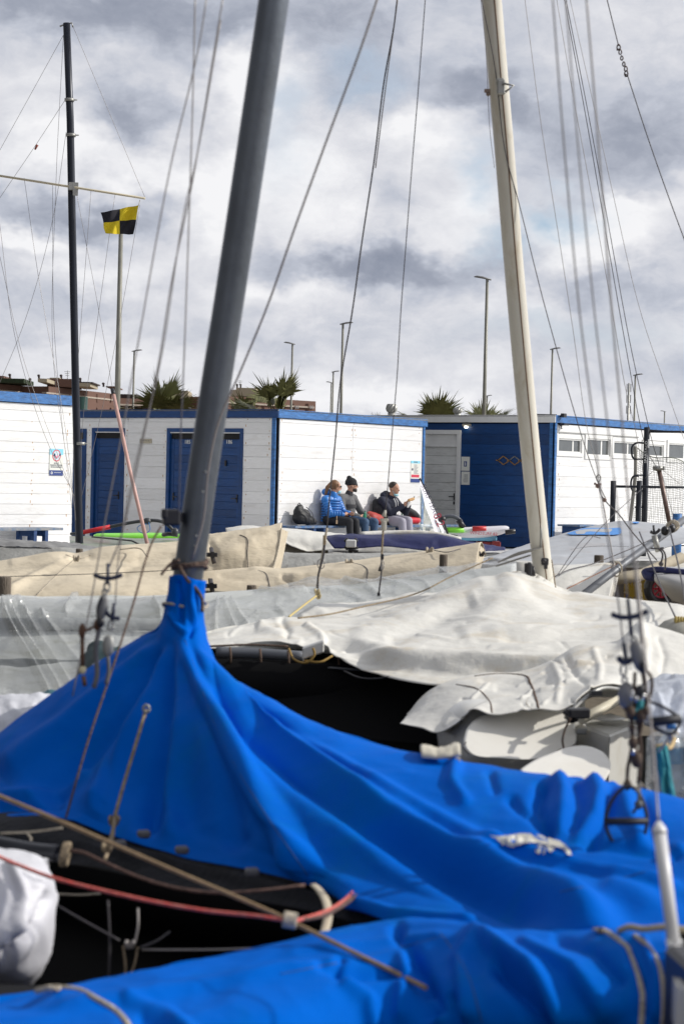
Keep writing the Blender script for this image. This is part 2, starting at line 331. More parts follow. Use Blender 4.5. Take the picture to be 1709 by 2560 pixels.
# ================================================================ SETTING
bm=B(); box(bm,(-900,-60,-.2),(1800,0,0),(0,1500,0),(0,0,.2)); tag(obj('ground',bm,SAND,origin=(0,0,0)),'sandy ground of the boat park',None,kind='structure')
bm=B(); box(bm,(-40,24.5,-.1),(80,0,0),(0,40,0),(0,0,.104)); tag(obj('bounce_pavement',bm,mat('bounce_pale',(.64,.64,.63),.9,var=.15,vs=2,bump=.3,bs=10),origin=(0,24.5,0)),'pale ground slab added around the huts to bounce light',None,kind='structure')  # added pale ground, bounces light onto the shaded hut fronts
# ================================================================ HUTS
A_S=R(54); US=Vector((math.cos(A_S),math.sin(A_S),0)); UFt=Vector((-math.sin(A_S),math.cos(A_S),0)); NS=-UFt.copy(); NF=-US.copy(); Z=Vector((0,0,1))
class Wall:
    def __init__(s,O,u,n): s.O=Vector(O); s.u=u; s.n=n
    def hit(s,px,py,off=0):
        r=ray(px,py); o=s.O+s.n*off; t=(o-CAM).dot(s.n)/r.dot(s.n); p=CAM+r*t; return (p-o).dot(s.u), p.z
    def pt(s,a,z,off=0): return s.O+s.u*a+s.n*off+Z*z
def planks(bm,w,L0,L1,z0,z1,openings=(),bh=.205,joint=None,mi=0,nails=(),th=.022):
    z=z0; k=0
    if not openings: box(bm,w.pt(L0,z0,0),w.u*(L1-L0),w.n*.011,Z*(z1-z0),mi)
    while z<z1-.02:
        zt=min(z+bh-.005,z1); zm=(z+zt)/2; cuts=[(L0,L1)]
        for a,b,c,d in openings:
            if c<zm<d:
                nc=[]
                for x0,x1 in cuts:
                    if b<=x0 or a>=x1: nc.append((x0,x1))
                    else:
                        if a>x0: nc.append((x0,a))
                        if b<x1: nc.append((b,x1))
                cuts=nc
        for j in (joint or []):
            nc=[]
            for x0,x1 in cuts:
                if x0<j<x1: nc+= [(x0,j-.003),(j+.003,x1)]
                else: nc.append((x0,x1))
            cuts=nc
        for x0,x1 in cuts:
            t=th+random.uniform(-.002,.002); box(bm,w.pt(x0,z,0),w.u*(x1-x0),w.n*t,Z*(zt-z),mi,bev=.0025)
            if openings: box(bm,w.pt(x0,zt-.003,.0),w.u*(x1-x0),w.n*.010,Z*.011,mi)
        for a in nails:
            for zz in (z+.045,z+.15):
                if random.random()<.55 and not any(o[0]<a<o[1] and o[2]<zz<o[3] for o in openings):
                    aa=a+random.uniform(-.03,.03); hh=random.choice((.008,.012,.03)); box(bm,w.pt(aa,zz-hh,th+.0015),w.u*.012,w.n*.002,Z*(hh+.010),2)
        z+=bh; k+=1
def panel(root,name,w,a0,a1,z0,z1,off,dep,m,bev=.004):
    bm=B(); box(bm,w.pt(min(a0,a1),z0,off),w.u*abs(a1-a0),w.n*dep,Z*(z1-z0),0,bev); return obj(name,bm,m,root)
def hut(name,O,LF,LS,zr,label,fh,fmatF,fmatS,wallF,wallS,opsF=(),opsS=(),jF=(),jS=(),nF=(),nS=(),over=.06):
    O=Vector(O); root=thing(name,O,label,'hut'); wf=Wall(O,UFt,NF); ws=Wall(O,US,NS)
    bm=B()  # inner core, set back behind the boards
    c=.03; box(bm,O+UFt*c+US*c,UFt*(LF-2*c),US*(LS-2*c),Z*(zr-.06)); obj('frame',bm,DK,root)
    bm=B(); planks(bm,wf,.05,LF,.03,zr-fh-.01,opsF,joint=jF,nails=nF); obj('front_wall',bm,[wallF,DK,RUST],root)
    bm=B(); planks(bm,ws,.05,LS-.05,.03,zr-fh-.01,opsS,joint=jS,nails=nS); obj('side_wall',bm,[wallS,DK,RUST],root)
    bm=B(); box(bm,O-UFt*over-US*over+Z*(zr-.03),UFt*(LF+2*over),US*(LS+2*over),Z*.02); obj('roof',bm,GREY,root)
    bm=B(); box(bm,wf.pt(-over,zr-fh,over),UFt*(LF+2*over),-NF*.025,Z*fh,0,.004); obj('fascia',bm,fmatF,root)
    bm=B(); box(bm,ws.pt(-over+.026,zr-fh,over),US*(LS+2*over-.03),-NS*.025,Z*fh,0,.004); obj('fascia',bm,fmatS,root)
    return root,wf,ws
# ---- middle hut (B)
OB=P(690,1195,35.0); OB.z=0; ZB=2.51
wf=Wall(OB,UFt,NF); ws=Wall(OB,US,NS)
def rng(w,x0,x1,y0,y1,xm=None):
    a=w.hit(x0,(y0+y1)/2)[0]; b=w.hit(x1,(y0+y1)/2)[0]; xm=(x0+x1)/2; return (min(a,b),max(a,b),min(w.hit(xm,y1)[1],w.hit(xm,y0)[1]),max(w.hit(xm,y1)[1],w.hit(xm,y0)[1]))
dbl=rng(wf,418,608,1071,1345); sgl=rng(wf,231,312,1070,1345); lft=rng(wf,160,217,1072,1345)
opsF=[(a,b,-1,d) for a,b,c,d in (dbl,sgl,lft)]
jx=ws.hit(877,1200)[0]
hutB,wf,ws=hut('beach_hut',OB,7.0,4.62,ZB,'white plank hut with blue doors, its sunlit end behind the three seated people',.15,BB,BF,WB,WB,opsF,[],[wf.hit(320,1200)[0]],[jx],[wf.hit(x,1200)[0] for x in (318,412,616,672,322,225)],[.12,jx-.05,jx+.05,4.45])
def door(root,w,o,leaves,gap=.125,fw=.07,dm=None,handles=(),label=None):
    dm=dm or BB; a,b,_,d=o
    fr=B()
    box(fr,w.pt(a,.0,-.02),w.u*fw,w.n*.06,Z*(d-fw)); box(fr,w.pt(b-fw,.0,-.02),w.u*fw,w.n*.06,Z*(d-fw)); box(fr,w.pt(a,d-fw,-.02),w.u*(b-a),w.n*.062,Z*fw)
    obj('door_frame',fr,dm,root)
    n=leaves; x0=a+fw+.004; x1=b-fw-.004; lw=(x1-x0)/n; out=[]
    for i in range(n):
        bm=B(); zt=d-fw-gap; nb=int((zt-.12)/.13)
        box(bm,w.pt(x0+i*lw+.004,.02,-.028),w.u*(lw-.008),w.n*.010,Z*(zt-.02))
        box(bm,w.pt(x0+i*lw+.004,.02,-.0178),w.u*.07,w.n*.014,Z*(zt-.02)); box(bm,w.pt(x0+(i+1)*lw-.074,.02,-.0178),w.u*.07,w.n*.014,Z*(zt-.02))
        bh=(zt-.04)/nb
        for k in range(nb): box(bm,w.pt(x0+i*lw+.0745,.03+k*bh,-.0176),w.u*(lw-.149),w.n*.009,Z*(bh-.006),0,.003)
        lf=obj('door',bm,dm,root); out.append((lf,x0+i*lw,lw,zt))
    return out
def handle(w,leaf,px,py,dirn=1):
    s,z=w.hit(px,py); bm=B(); box(bm,w.pt(s-.01,z-.06,.0),w.u*.025,w.n*.012,Z*.14); box(bm,w.pt(s,z,.03),w.u*.11*dirn,w.n*.015,Z*.018); box(bm,w.pt(s-.004,z+.001,.010),w.u*.015,w.n*.024,Z*.015); obj('handle',bm,BLK,leaf)
dl=door(hutB,wf,dbl,2); handle(wf,dl[1][0],434,1243,-1); handle(wf,dl[0][0],593,1248,1)
sg=door(hutB,wf,sgl,1); handle(wf,sg[0][0],297,1240,1)
door(hutB,wf,lft,1)
NUM=mat('number_paint',(.75,.75,.72),.6)
for px,s,lf in ((469,'185',dl[1][0]),(573,'186',dl[0][0])):
    a,z=wf.hit(px,1101); p=wf.pt(a,z,.000); text(s,.10,p-Z*.03,-UFt,Z,NUM,lf)
a,z=wf.hit(567,1158); bm=B(); box(bm,wf.pt(a,z-.05,.0),UFt*.03,NF*.03,Z*.1); obj('lock',bm,BLK,dl[0][0])
# corner posts of the sunlit end
bm=B(); box(bm,wf.pt(-.0,0,.026),UFt*.085,NF*.02,Z*(ZB-.152)); obj('corner_post',bm,BF,hutB)
bm=B(); box(bm,ws.pt(4.56,0,.0),US*.06,NS*.045,Z*(ZB-.152)); obj('corner_post',bm,BF,hutB)
# hook rack between the doors
a,z=wf.hit(368,1103); bm=B(); box(bm,wf.pt(a-.14,z-.04,.026),UFt*.28,NF*.02,Z*.08)
hr=thing('hook_rack',wf.pt(a,z,.03),'small pale hook rack on the white wall between the blue doors','hook rack'); obj('board',bm,mat('pale_wood',(.52,.47,.36),.7,var=.2),hr)
for k in range(4):
    bm=B(); q=wf.pt(a-.09+k*.06,z+.01,.047); tube(bm,[q,q+NF*.03,q+NF*.04+Z*.015],.005,6); obj('hook',bm,GREY,hr)
def poster(name,w,px0,px1,py0,py1,label,cat='poster',bands=None):
    o=rng(w,px0,px1,py0,py1); r=thing(name,w.pt((o[0]+o[1])/2,o[2],.03),label,cat)
    bm=B(); box(bm,w.pt(o[0],o[2],.026),w.u*(o[1]-o[0]),w.n*.004,Z*(o[3]-o[2])); obj('sheet',bm,mat(name+'_paper',(.74,.75,.70),.5,var=.06),r)
    return r,o
def disc(bm,c,u,v,r0,r1,n=28,mi=0,th=.001,nrm=None):
    ra=[];rb=[]
    for k in range(n):
        t=2*math.pi*k/n; d=u*math.cos(t)+v*math.sin(t); ra.append(bm.verts.new(c+d*r0)); 
        if r1>0: rb.append(bm.verts.new(c+d*r1))
    if r1<=0: f=bm.faces.new(ra); f.material_index=mi
    else:
        for k in range(n): f=bm.faces.new((ra[k],ra[(k+1)%n],rb[(k+1)%n],rb[k])); f.material_index=mi
PRED=mat('print_red',(.62,.06,.10),.5); PBLU=mat('print_navy',(.03,.06,.22),.5); PCYA=mat('print_cyan',(.25,.62,.78),.5); PPNK=mat('print_pink',(.80,.35,.45),.5); PTXT=mat('print_dark',(.10,.11,.16),.6); PTEAL=mat('print_teal',(.02,.13,.22),.5)
# ---- left hut (A)
OA=P(180,1184,31.2); OA.z=0
# its sunlit side runs back towards the camera on the left: origin is the near corner outside the frame
LA=7.0; OA0=OA-US*LA
hutA=thing('beach_hut',OA,'white plank hut at the left edge with a blue fascia and a round-sign poster','hut')
wa=Wall(OA0,US,NS)
bm=B(); box(bm,OA0+UFt*.03+US*.03,UFt*6,US*(LA-.06),Z*(ZB-.06)); obj('frame',bm,DK,hutA)
bm=B(); planks(bm,wa,.05,LA-.02,.03,ZB-.16,[],bh=.158,nails=[LA-.12,LA-.9]); obj('side_wall',bm,[WB,DK,RUST],hutA)
wab=Wall(OA,UFt,US)
bm=B(); planks(bm,wab,.0,6,.03,ZB-.16,[],bh=.158); obj('end_wall',bm,[WB,DK,RUST],hutA)
bm=B(); box(bm,wa.pt(0,ZB-.15,.06),US*(LA+.03),-NS*.025,Z*.15,0,.004); obj('fascia',bm,BF,hutA)
bm=B(); box(bm,OA0-UFt*.05+Z*(ZB-.03),UFt*6,US*(LA+.03),Z*.02); obj('roof',bm,GREY,hutA)
pr,o=poster('warning_poster',wa,121,155,1122,1189,'poster with a red ring over pink cuffs on the white hut at far left')
cx=(o[0]+o[1])/2; wd=o[1]-o[0]; hh=o[3]-o[2]
bm=B(); box(bm,wa.pt(o[0],o[3]-hh*.22,.0302),US*wd,NS*.001,Z*hh*.22); obj('blue_band',bm,PCYA,pr)
bm=B(); box(bm,wa.pt(o[0],o[2],.0302),US*wd,NS*.001,Z*hh*.20); obj('navy_band',bm,PBLU,pr)
bm=B(); cc=wa.pt(cx,o[3]-hh*.25,.0330); disc(bm,cc,US,Z,wd*.31,wd*.255); obj('red_ring',bm,PRED,pr)
bm=B(); disc(bm,wa.pt(cx,o[3]-hh*.25,.0322),US,Z,wd*.27,0); obj('ring_field',bm,mat('print_pale_blue',(.55,.68,.75),.5),pr)
bm=B()
for s in (-1,1): ell(bm,wa.pt(cx+s*wd*.20,o[3]-hh*.22,.0325),wd*.085,.001,hh*.055,mi=0,seg=10)
obj('dark_cuff',bm,PTEAL,pr)
bm=B()
for s in (-1,1): tube(bm,[wa.pt(cx+s*wd*.14,o[3]-hh*.24,.0325),wa.pt(cx-s*wd*.02,o[3]-hh*.34,.0325)],wd*.05,8)
obj('pink_hand',bm,PPNK,pr)
for k,(s,sz) in enumerate((('NON È',.036),('MALEDUCAZIONE',.034),('MA BUONSENSO',.034))): text(s,sz,wa.pt(cx,o[3]-hh*(.545+.07*k),.0315),US,Z,PTXT,pr,depth=.0008,sx=.95)
bm=B(); disc(bm,wa.pt(o[0]+wd*.17,o[2]+hh*.10,.0318),US,Z,wd*.07,wd*.035); obj('crest',bm,NUM,pr)
bm=B(); box(bm,wa.pt(o[0]+wd*.34,o[2]+hh*.11,.0314),US*wd*.5,NS*.0006,Z*hh*.012); obj('text_line',bm,NUM,pr)
# bench against hut A
BENCHC=mat('bench_blue',(.03,.12,.30),.6,var=.5,vs=8,col2=(.22,.23,.24),bump=.4,bs=30)
BENCHG=mat('bench_grey',(.27,.27,.27),.7,var=.4,vs=8,col2=(.10,.16,.26),bump=.4,bs=30)
def bench(root,a,b,w,off0,off1,zt,legs,nm='seat',sm=None):
    bm=B(); n=3; dw=(off1-off0)/n
    for k in range(n): box(bm,w.pt(a,zt-.04,off0+k*dw),w.u*(b-a),w.n*(dw-.012),Z*.04,0,.004)
    obj(nm,bm,sm or BENCHC,root)
    for l in legs:
        bm=B(); box(bm,w.pt(l,0,off0+.02),w.u*.07,w.n*.07,Z*(zt-.041),0,.004); box(bm,w.pt(l,0,off1-.09),w.u*.07,w.n*.07,Z*(zt-.041),0,.004); box(bm,w.pt(l+.01,zt-.13,off0+.091),w.u*.05,w.n*(off1-off0-.182),Z*.085); obj('leg',bm,BB,root)
ba=wa.hit(160,1337,.5)[0]
bA=thing('bench',wa.pt(ba-1,0,.3),'weathered grey bench with blue legs against the white hut at far left','bench','benches along the huts')
bench(bA,ba-3.2,ba,wa,.08,.50,.47,[ba-.62,ba-.38,ba-2.9],'seat',BENCHG)
# bench at hut B
s0=.02; s1=wf.hit(700,1200)[0]
e1=ws.hit(1144,1312,.35)[0]
bBn=thing('bench',ws.pt(2,0,.3),'long blue bench against the white hut end, carrying three seated people','bench','benches along the huts')
bench(bBn,-.0,e1,ws,.06,.46,.47,[.55,ws.hit(1000,1330,.2)[0],e1-.75,e1-.55,.85])
# poster on hut B
pr,o=poster('notice_poster',ws,1023,1046,1152,1206,'narrow coloured notice beside the right corner of the middle hut, above the bench end')
wd=o[1]-o[0]; hh=o[3]-o[2]; cx=(o[0]+o[1])/2
for nm,mm,z0,z1 in (('cyan_band',PCYA,.88,1),('red_band',PRED,.23,.36),('navy_band',PBLU,0,.17)):
    bm=B(); box(bm,ws.pt(o[0]+(.06*wd if nm=='red_band' else 0),o[2]+hh*z0,.0302),US*wd*(.86 if nm=='red_band' else 1),NS*.001,Z*hh*(z1-z0)); obj(nm,bm,mm,pr)
bm=B()
for k in range(9): box(bm,ws.pt(o[0]+wd*.33,o[2]+hh*(.40+.05*k),.0303),US*wd*random.uniform(.3,.55),NS*.0008,Z*hh*.018)
box(bm,ws.pt(o[0]+wd*.08,o[2]+hh*.55,.0303),US*wd*.18,NS*.0008,Z*hh*.10); box(bm,ws.pt(o[0]+wd*.3,o[2]+hh*.92,.0314),US*wd*.4,NS*.0008,Z*hh*.04); obj('text_line',bm,PTXT,pr)
# ---- right hut (C)
OC=P(1380,1211,39.2); OC.z=0; ZC=2.665
wfc=Wall(OC,UFt,NF); wsc=Wall(OC,US,NS)
dc=rng(wfc,1053,1151,1075,1335)
wins=[rng(wsc,1393,1447,1101,1128),rng(wsc,1464,1518,1101,1136),rng(wsc,1531,1583,1108,1134),rng(wsc,1606,1652,1115,1138),rng(wsc,1668,1725,1113,1145)]
opsS=[(a-.11,b+.11,c-.11,d+.11) for a,b,c,d in wins]
hutC,wfc,wsc=hut('changing_hut',OC,7.0,8.0,ZC,'hut with dark blue front, pale louvred door and small windows along its white side',.15,WS,BF,BB,WB,[(dc[0],dc[1],-1,dc[3])],opsS,nS=[.2,3.0])
bm=B(); box(bm,wfc.pt(0,0,.026),UFt*.07,NF*.02,Z*(ZC-.152)); obj('corner_post',bm,BF,hutC)
bm=B(); box(bm,wsc.pt(-.02,0,.026),US*.07,NS*.02,Z*(ZC-.152)); obj('corner_post',bm,BF,hutC)
GLASS=mat('window_glass',(.10,.11,.11),.12,spec=.8,var=.3,vs=2); CURT=mat('dark_interior',(.05,.05,.05),.6,var=.4,vs=4,stretch=(4,4,.2))
for a,b,c,d in wins:
    bm=B(); f=.075; o_=.105
    x0,x1,y0,y1=a-o_,b+o_,c-o_,d+o_
    for q in ((x0,y0,x1-x0,f),(x0,y1-f,x1-x0,f),(x0,y0+f,f,y1-y0-2*f),(x1-f,y0+f,f,y1-y0-2*f)): box(bm,wsc.pt(q[0],q[1],-.01),US*q[2],NS*.055,Z*q[3],0,.003)
    fr=obj('window',bm,WS,hutC)
    bm=B(); g=f-.005
    for q in ((x0+g,y0+g,x1-x0-2*g,.033),(x0+g,y1-g-.033,x1-x0-2*g,.033),(x0+g,y0+g+.033,.033,y1-y0-2*g-.066),(x1-g-.033,y0+g+.033,.033,y1-y0-2*g-.066)): box(bm,wsc.pt(q[0],q[1],-.012),US*q[2],NS*.035,Z*q[3],0,.002)
    obj('sash',bm,WS,fr)
    bm=B(); box(bm,wsc.pt(a,c,-.02),US*(b-a),NS*.012,Z*(d-c)); obj('pane',bm,GLASS,fr)
    bm=B(); box(bm,wsc.pt(a+(b-a)*.68,c,-.006),US*(b-a)*.06,NS*.001,Z*(d-c)); 
    obj('curtain',bm,WS,fr) if random.random()<.6 else bm.free()
bm=B(); box(bm,wsc.pt(wins[0][0]-.14,wins[0][3]+.14,.024),US*(wins[2][1]-wins[0][0]+.28),NS*.02,Z*.02); obj('drip_rail',bm,GREY,hutC)
# door C
a,b,_,d=dc
bm=B(); f=.085
box(bm,wfc.pt(a,0,-.02),UFt*f,NF*.07,Z*(d-f)); box(bm,wfc.pt(b-f,0,-.02),UFt*f,NF*.07,Z*(d-f)); box(bm,wfc.pt(a,d-f,-.02),UFt*(b-a),NF*.072,Z*f)
zl=wfc.hit(1100,1117)[1]; box(bm,wfc.pt(a+f,zl,-.018),UFt*(b-a-2*f),NF*.06,Z*.045); obj('door_frame',bm,WS,hutC)
bm=B()
for k in range(7):
    z=zl+.06+k*(d-f-zl-.06)/7; box(bm,wfc.pt(a+f,z,-.01),UFt*(b-a-2*f),NF*.012+Z*-.02,Z*.026)
box(bm,wfc.pt(a+f,zl+.045,-.028),UFt*(b-a-2*f),NF*.006,Z*(d-f-zl-.045),1); obj('louvre',bm,[WS,BLK],hutC)
DOORW=mat('pale_door',(.76,.77,.75),.6,var=.10,vs=5,stretch=(1,1,4),dirt=(.32,.30,.25),dirt_amt=.5,dirt_s=4)
bm=B(); nb=11; bh=(zl-.02)/nb
for k in range(nb): box(bm,wfc.pt(a+f+.004,.02+k*bh,-.02),UFt*(b-a-2*f-.008),NF*.025,Z*(bh-.005),0,.003)
dw=obj('door',bm,DOORW,hutC); handle(wfc,dw,1135,1243,1)
s,z=wfc.hit(1135,1255); bm=B(); box(bm,wfc.pt(s-.01,z-.05,.006),UFt*.03,NF*.012,Z*.06); obj('lock',bm,BLK,dw)
# lit wall lamp
s,z=wfc.hit(1170,1064); wl=thing('wall_lamp',wfc.pt(s,z,.03),'small lit lamp on the dark blue wall above the pale door','lamp')
bm=B(); box(bm,wfc.pt(s-.09,z-.015,.026),UFt*.18,NF*.08,Z*.05,0,.01); obj('housing',bm,mat('lamp_housing',(.4,.37,.3),.5),wl)
lm=bpy.data.materials.new('lamp_glow'); lm.use_nodes=True; lm.node_tree.nodes['Principled BSDF'].inputs['Emission Color'].default_value=(1,.9,.7,1); lm.node_tree.nodes['Principled BSDF'].inputs['Emission Strength'].default_value=5
bm=B(); ell(bm,wfc.pt(s,z-.03,.08),.045,.045,.03); obj('bulb',bm,lm,wl)
for nm,y0,y1,lb in (('door_sign',1142,1177,'white laminated sign with a small blue figure beside the pale door'),('door_notice',1179,1212,'white laminated text notice below the figure sign beside the pale door')):
    pr,o=poster(nm,wfc,1154,1175,y0,y1,lb,'sign')
    wd=o[1]-o[0]; hh=o[3]-o[2]; cx=(o[0]+o[1])/2; bm=B()
    if nm=='door_sign':
        box(bm,wfc.pt(cx-wd*.17,o[2]+hh*.3,.0303),UFt*wd*.34,NF*.001,Z*hh*.38); obj('blue_square',bm,PBLU,pr)
        bm=B(); box(bm,wfc.pt(cx-wd*.05,o[2]+hh*.36,.0316),UFt*wd*.10,NF*.001,Z*hh*.2); ell(bm,wfc.pt(cx,o[2]+hh*.61,.0318),.012,.001,.012,seg=8); obj('figure',bm,NUM,pr)
    else:
        for k in range(9): box(bm,wfc.pt(cx-wd*.3,o[2]+hh*(.2+.07*k),.0303),UFt*wd*random.uniform(.4,.6),NF*.001,Z*hh*.02)
        obj('text_line',bm,PTXT,pr)
# lattice coat rack
WRK=mat('oak_slat',(.36,.20,.08),.6,var=.3); WRG=mat('grey_slat',(.20,.20,.20),.6)
s0,z0=wfc.hit(1246,1151); s1,z1=wfc.hit(1330,1151); cr_=thing('coat_rack',wfc.pt((s0+s1)/2,z0,.03),'wooden lattice coat rack on the dark blue wall left of the cream mast','coat rack')
nx=3; dx=(s1-s0)/nx
for k in range(nx):
    for sgn in (1,-1):
        for h in (0,1):
            bm=B(); p0=wfc.pt(s0+dx*k+dx*.5*h,z0+sgn*.085*(0 if h==0 else 1),.03+(.012 if sgn>0 else 0)); p1=wfc.pt(s0+dx*k+dx*.5*(h+1),z0+sgn*.085*(1 if h==0 else 0),.03+(.012 if sgn>0 else 0)); tube(bm,[p0,p1],.013,4); obj('slat',bm,WRG if k==1 and sgn>0 else WRK,cr_)
    bm=B(); q=wfc.pt(s0+dx*k,z0,.05); tube(bm,[q,q+NF*.05],.012,8); obj('peg',bm,WRK,cr_)
# flood light & camera on corner
s,z=wsc.hit(1397,1061); fl=thing('flood_light',wsc.pt(s,z,.05),'small black flood light under the blue fascia at the corner of the right hut','flood light')
bm=B(); box(bm,wsc.pt(s-.10,z-.02,.03),US*.2,NS*.14,Z*.035,0,.006); obj('lamp_head',bm,BLK,fl)
bm=B(); box(bm,wsc.pt(s-.03,z-.03,.024),US*.05,NS*.03,Z*.10); tube(bm,[wsc.pt(s-.02,z-.02,.06),wsc.pt(s-.05,z-.09,.08),wsc.pt(s+.01,z-.08,.06)],.008,6); obj('bracket',bm,BLK,fl)
s,z=wsc.hit(1394,1040); bm=B(); box(bm,wsc.pt(s-.07,z-.03,.09),US*.12,NS*.08,Z*.08,0,.01); tube(bm,[wsc.pt(s-.02,z,.06),wsc.pt(s-.02,z,.10)],.02,8); sc2=obj('sensor_box',bm,BLK); tag(sc2,'small black sensor box on the blue fascia corner above the flood light','sensor')
# roof vents
def vent(px,pyt,pyb,d,rad,label):
    t=P(px,pyt,d); b=P(px,pyb,d); t.x=b.x; r=thing('roof_vent',b,label,'roof vent','spinning vents on the hut roofs'); h=t.z-b.z; bm=B()
    n=20; rings=[]
    for j in range(9):
        v=j/8; rr=rad*(.45+.55*math.sin(math.pi*(.18+.66*v))); zz=b.z+h*.25+h*.75*v; tw=v*1.0
        rings.append([bm.verts.new((b.x+rr*(1 if k%2 else .86)*math.cos(k*2*math.pi/n+tw),b.y+rr*(1 if k%2 else .86)*math.sin(k*2*math.pi/n+tw),zz)) for k in range(n)])
    for j in range(8):
        for k in range(n): bm.faces.new((rings[j][k],rings[j][(k+1)%n],rings[j+1][(k+1)%n],rings[j+1][k]))
    bm.faces.new(rings[-1]); bm.faces.new(rings[0][::-1]); obj('turbine',bm,GREY,r)
    bm=B(); tube(bm,[Vector((b.x,b.y,b.z-.15)),Vector((b.x,b.y,b.z+h*.3))],rad*.62,16); obj('collar',bm,GREY,r)
vent(978,1010,1037,43.5,.13,'dark metal turbine vent on the roof just behind the middle hut')
vent(1143,1020,1037,43.5,.11,'pale striped turbine vent on the right hut roof in front of the palm')
# small dark plate on roof C
bm=B(); q=P(1362,1035,39.6); box(bm,Vector((q.x-.22,q.y,ZC)),(.45,0,0),(0,.3,0),(0,0,.03)); tag(obj('roof_plate',bm,BLK),'small dark plate lying on the right hut roof near its corner','plate')
# ================================================================ FAR BACKGROUND
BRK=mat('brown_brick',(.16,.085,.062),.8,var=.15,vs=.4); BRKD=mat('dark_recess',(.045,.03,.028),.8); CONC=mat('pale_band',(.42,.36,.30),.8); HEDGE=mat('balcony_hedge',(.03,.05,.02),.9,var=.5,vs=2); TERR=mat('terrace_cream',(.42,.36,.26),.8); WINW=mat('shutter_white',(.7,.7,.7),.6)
def bpx(bm,x0,x1,y0,y1,d,dep,mi=0,d1=None):
    """block whose front face spans these picture corners at distance d (d1 at its right end)"""
    d1=d1 or d; a=P(x0,y1,d); b=P(x1,y1,d1); zt=P(x0,y0,d).z; a2=Vector((a.x,a.y,0)); b2=Vector((b.x,b.y,0)); u=b2-a2; n=Vector((-u.y,u.x,0)).normalized()
    if n.y<0: n=-n
    zb=a.z; box(bm,a2+Z*zb,u,n*dep,Z*(zt-zb),mi)
def block(x0,x1,ytop,d,d1,label,pent,balc=True,seed=1,bandw=True):
    rnd=random.Random(seed); r=thing('apartment_block',P(x0,1180,d)*1.0,label,'apartment block','apartment blocks beyond the huts'); r.location.z=0
    hz=lambda y:P(x0,y,d).z
    bm=B(); bpx(bm,x0,x1,ytop,1180,d,14,0,d1); obj('wall',bm,BRK,r)
    for k,yy in enumerate((ytop+14,ytop+48)):
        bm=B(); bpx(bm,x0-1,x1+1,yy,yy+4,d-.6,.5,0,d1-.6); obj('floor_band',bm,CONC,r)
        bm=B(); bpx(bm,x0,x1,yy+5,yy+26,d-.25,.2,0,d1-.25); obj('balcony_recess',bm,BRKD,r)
        n=int((x1-x0)/42)
        for i in range(n+1):
            t=(i+.5)/(n+1); xa=x0+(x1-x0)*t; da=d+(d1-d)*t
            bm=B(); bpx(bm,xa-4,xa+4,yy+5,yy+26,da-.5,.2); obj('pillar',bm,BRK,r)
            if rnd.random()<.6:
                bm=B(); bpx(bm,xa+8,xa+11,yy+10,yy+18,da-.4,.1); bpx(bm,xa+13,xa+16,yy+10,yy+18,da-.4,.1); obj('window',bm,WINW,r)
    for (a,b,c,e,mm,nm) in pent:
        bm=B(); bpx(bm,a,b,c,e,d+2,6); o=obj(nm,bm,mm,r)
    for i in range(int((x1-x0)/45)):
        xa=x0+20+rnd.random()*(x1-x0-40); bm=B(); yt=min([p[2] for p in pent if p[0]<=xa<=p[1]] or [ytop]); bpx(bm,xa-2,xa+2,yt-6,yt+1,d+3,.3); ell(bm,P(xa,yt-7,d+3.1),.15,.15,.12,seg=8); obj('chimney',bm,BRKD,r)
    return r
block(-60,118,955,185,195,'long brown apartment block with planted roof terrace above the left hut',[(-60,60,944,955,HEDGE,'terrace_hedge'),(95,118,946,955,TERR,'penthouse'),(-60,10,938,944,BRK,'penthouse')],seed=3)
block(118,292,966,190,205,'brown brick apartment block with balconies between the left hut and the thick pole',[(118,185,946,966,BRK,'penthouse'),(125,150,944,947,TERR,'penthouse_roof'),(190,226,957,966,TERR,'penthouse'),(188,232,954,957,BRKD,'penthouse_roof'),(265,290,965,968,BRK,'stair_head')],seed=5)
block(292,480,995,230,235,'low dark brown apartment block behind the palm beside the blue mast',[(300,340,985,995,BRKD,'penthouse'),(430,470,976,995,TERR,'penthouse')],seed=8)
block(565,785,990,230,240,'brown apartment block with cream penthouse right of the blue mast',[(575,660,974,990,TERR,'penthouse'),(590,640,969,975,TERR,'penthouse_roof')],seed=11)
for (x,yb,yt,d,lb) in ((169,945,926,185,'lattice aerial on the block behind the left hut'),(600,974,950,232,'thin aerial on the cream penthouse'),(291,965,955,200,'tiny aerial on the stair head beside the thick pole')):
    bm=B(); a=P(x,yb+3,d); b=Vector((a.x,a.y,P(x,yt,d).z)); tube(bm,[a,b],.03,5)
    for k in range(3): q=b-Z*(.12+.18*k); tube(bm,[q-Vector((.3-.05*k,0,0)),q+Vector((.3-.05*k,0,0))],.02,4)
    tag(obj('roof_aerial',bm,GREY),lb,'aerial','aerials on the apartment roofs')
# street lamps
def lamp(px,ytop,d,side,label,r0=.09,head=True):
    t=P(px,ytop,d); base=Vector((t.x,t.y,0)); r=thing('street_lamp',base,label,'street lamp','street lamps beyond the huts')
    bm=B(); tube(bm,[base,base+Z*t.z],[r0,r0*.6],8); obj('pole',bm,LAMPC,r)
    if head:
        bm=B(); q=base+Z*(t.z); l=.50*side; c=[q+Vector((-.15*side,0,-.02)),q+Vector((l*.35,0,.06)),q+Vector((l*.8,0,.09)),q+Vector((l,0,.08))]; tube(bm,c,[.05,.075,.07,.02],8,flat=.6); obj('lamp_head',bm,mat('lamp_grey',(.2,.2,.2),.5) if 'lamp_grey' not in MATS else MATS['lamp_grey'],r)
lamp(336,878,124,1,'thin street lamp directly above the left palm')
lamp(731,860,114,-1,'street lamp rising behind the palm right of the blue mast')
lamp(857,810,98,1,'tall street lamp above the middle of the white hut end')
